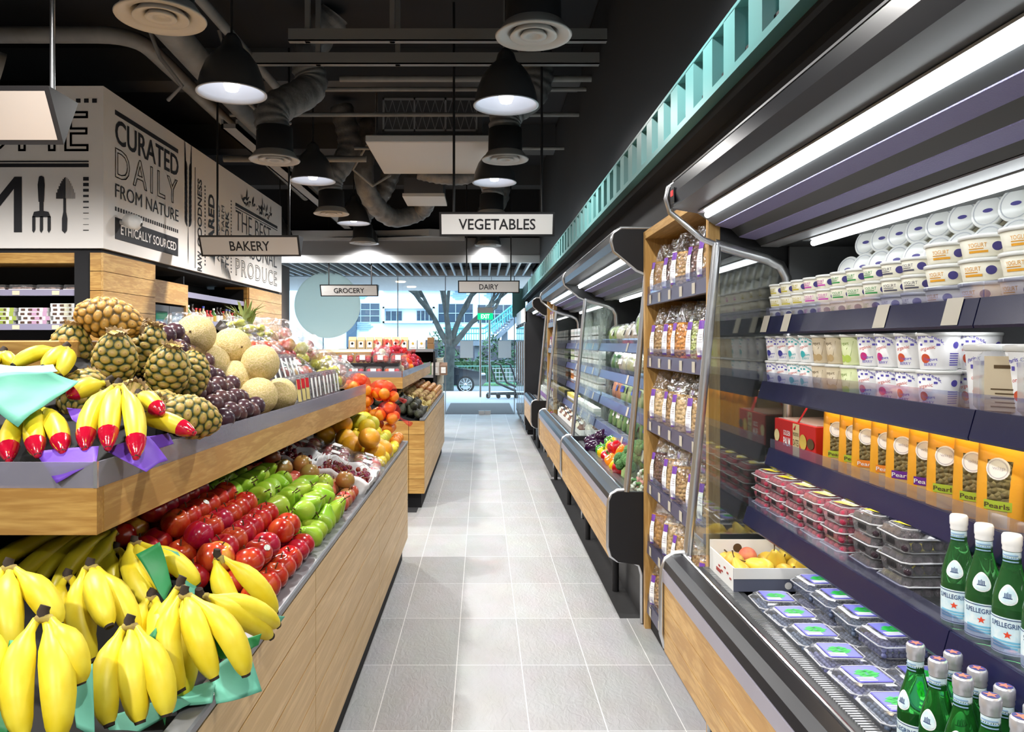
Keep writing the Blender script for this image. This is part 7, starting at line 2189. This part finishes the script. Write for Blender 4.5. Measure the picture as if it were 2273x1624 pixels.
pl = [(.89, 5.66, .69, 0), (.98, 5.62, .69, 0), (1.06, 5.66, .70, 0), (.94, 5.56, .76, 0), (1.04, 5.55, .77, 0), (.88, 5.50, .69, 1), (.97, 5.48, .69, 1), (1.06, 5.46, .69, 1), (.93, 5.42, .765, 1), (1.03, 5.40, .77, 1),
      (.88, 5.34, .69, 2), (.97, 5.30, .69, 2), (1.06, 5.28, .69, 2), (.91, 5.24, .77, 2), (1.01, 5.22, .775, 2), (1.08, 5.34, .77, 2), (.88, 5.16, .69, 3), (.97, 5.12, .69, 3), (1.06, 5.10, .69, 3), (.93, 5.06, .765, 3), (1.02, 5.02, .77, 3), (.88, 4.98, .69, 1), (.88, 4.88, .69, 2), (.97, 4.96, .69, 3)]
ct = {}
for j, (x, y, z, c) in enumerate(pl):
    ct[c] = ct.get(c, 0) + 1
    PP[c][1].put((x, y, z), rot_rand(.7), scale=1.1, label='%s bell pepper on the vegetable deck, %s of its colour from the aubergines' % (PP[c][0], ORD[ct[c] - 1]), cat='bell pepper', group='bell peppers')
BROC = mat('broccoli_floret', (.06, .17, .045), .8, col2=(.11, .26, .08), ns=90, bump=1.0, bs=140)
def broc():
    rb = random.Random(6)
    bm = MB()
    for i in range(26):
        a = rb.uniform(0, 6.28); e = rb.uniform(0, 1.45)
        bm.ball((.055 * math.sin(e) * math.cos(a), .055 * math.sin(e) * math.sin(a), .035 + .042 * math.cos(e)), rb.uniform(.020, .028), 12, 8)
    t = bm.build('broccoli', BROC)
    MB().tube([(0, 0, -.05), (0, 0, .04)], [.020, .028], 10).build('stalk', mat('broccoli_stalk', (.35, .48, .18), .5), t)
    return t
bk2 = Kind(broc)
for j, (x, y, z) in enumerate(((.90, 4.78, .69), (1.0, 4.74, .69), (.95, 4.66, .77), (1.05, 4.62, .76), (.90, 4.60, .70), (1.08, 4.78, .72))):
    bk2.put((x, y, z), (.2 * (j % 3 - 1), .2, j), scale=1.25, label='broccoli head on the deck of the vegetable case, %s from the peppers' % ORD[j], cat='broccoli', group='broccoli heads')
def onions():
    t = thing('spring_onions')
    b = MB(); rs = random.Random(9)
    for i in range(12):
        y = -.03 + .006 * i
        b.tube([(-.02 + rs.uniform(-.02, .02), y, .02 + .015 * (i % 3)), (.08, y + rs.uniform(-.01, .01), .03 + .012 * (i % 3)), (.22, y + rs.uniform(-.03, .03), .025 + .012 * (i % 3))], [.006, .006, .003], 6)
    b.build('stalks', mat('onion_green', (.08, .30, .05), .4), t)
    b = MB()
    for i in range(12): b.ball((-.03 + rs.uniform(-.02, .01), -.03 + .006 * i, .02 + .015 * (i % 3)), .009, 8, 6)
    b.build('bulbs', mat('onion_white', (.78, .80, .70), .4), t)
    MB().box(.0, .03, -.045, .045, .0, .066, b=.004).build('band', mat('band_pink', (.70, .30, .28), .5), t)
    return t
sk = Kind(onions)
for j, (x, y, z) in enumerate(((.90, 4.46, .64), (.90, 4.34, .64), (.92, 4.24, .64), (.95, 4.40, .70), (.96, 4.28, .70))):
    sk.put((x, y, z), (0, 0, .15 * (j % 3 - 1)), label='bundle of spring onions on the deck of the vegetable case, %s from the broccoli' % ORD[j], cat='spring onions', group='spring onion bundles')
for j, (x, y) in enumerate(((1.10, 4.5), (1.12, 4.32), (1.2, 4.9), (1.2, 5.3), (1.2, 5.7), (1.25, 4.6))):
    V['dark greens'].put((x, y, .64), (0, .2, j), label='bag of dark greens at the back of the vegetable deck, %s from the broccoli' % ORD[j], cat='vegetables', group='bagged greens on the deck')
for j in range(5):
    Kind(plain('radish', mat('radish_red', (.50, .03, .08), .3), .022)).put((.87, 4.86 - j * .03 + .2, .665 + .0 * j), label='red radish by the bumper of the vegetable case, %s along' % ORD[j], cat='radish', group='radishes')

# ------------------------------------------------ cartons in the third and fourth case
def carton(m, w=.032, h=.075, band=None):
    def f():
        t = MB().box(-w, w, -w, w, 0, h, b=.004).build('small_carton', m)
        if band: MB().box(-w - .0005, w + .0005, -w - .0005, w + .0005, h * .25, h * .6).build('carton_band', band, t)
        return t
    return f
CK = [('white', Kind(carton(WHITE, .034, .078, mat('band_grey', (.55, .6, .58), .5)))), ('yellow', Kind(carton(mat('carton_yellow', (.72, .62, .12), .4), .034, .09, WHITE))), ('orange', Kind(carton(mat('carton_orange', (.60, .22, .05), .4), .034, .085, PAPER))), ('pale green', Kind(carton(mat('carton_green', (.55, .68, .42), .4), .034, .08, WHITE)))]
for i in range(4):
    for j in range(24):
        y = 8.85 - j * .093
        if y < 6.75 + .0: continue
        c = (0, 3 if j < 4 else 0, 2 if j < 3 else 0, 1 if j < 8 else 0)[i]
        for k in range(2 if i != 3 else 1):
            CK[c][1].put((R2S[i][0] + .06, y, R2S[i][1] + .001 + k * .0905), (0, 0, .1 * (j % 3 - 1)), label='%s carton on the %s shelf of the third case, %s along, %s' % (CK[c][0], ('top', 'second', 'third', 'lowest')[i], ORD[j], ('lower', 'upper')[k]), cat='carton', group='small cartons')
jk2 = Kind(jar(.13, .03, WHITE, mat('drink_brown', (.16, .06, .03), .3), PAPER))
jk3 = Kind(jar(.13, .03, BLACKP, mat('drink_cream', (.75, .70, .55), .3), PAPER))
for d in range(3):
    for j in range(20):
        (jk2 if (j // 2 + d) % 2 else jk3).put((.90 + d * .068, 8.8 - j * .1, .64), label='small %s drink bottle on the third case deck, %s along in %s row' % ('brown' if (j // 2 + d) % 2 else 'cream', ORD[j], ORD[d]), cat='bottle', group='small drink bottles')
big = Kind(carton(WHITE, .05, .2, mat('band_violet', (.35, .15, .5), .4)))
for j in range(8): big.put((.95, 12.0 - j * .14 - .25, .64), label='white and violet milk carton on the deck of the farthest case, %s along' % ORD[j], cat='carton', group='milk cartons')
for i in range(4):
    for j in range(10):
        y = 12.05 - j * .15
        CK[(i + j // 4) % 4][1].put((R2S[i][0] + .06, y, R2S[i][1] + .001), label='%s carton on the %s shelf of the farthest case, %s along' % (CK[(i + j // 4) % 4][0], ('top', 'second', 'third', 'lowest')[i], ORD[j]), cat='carton', group='far cartons')
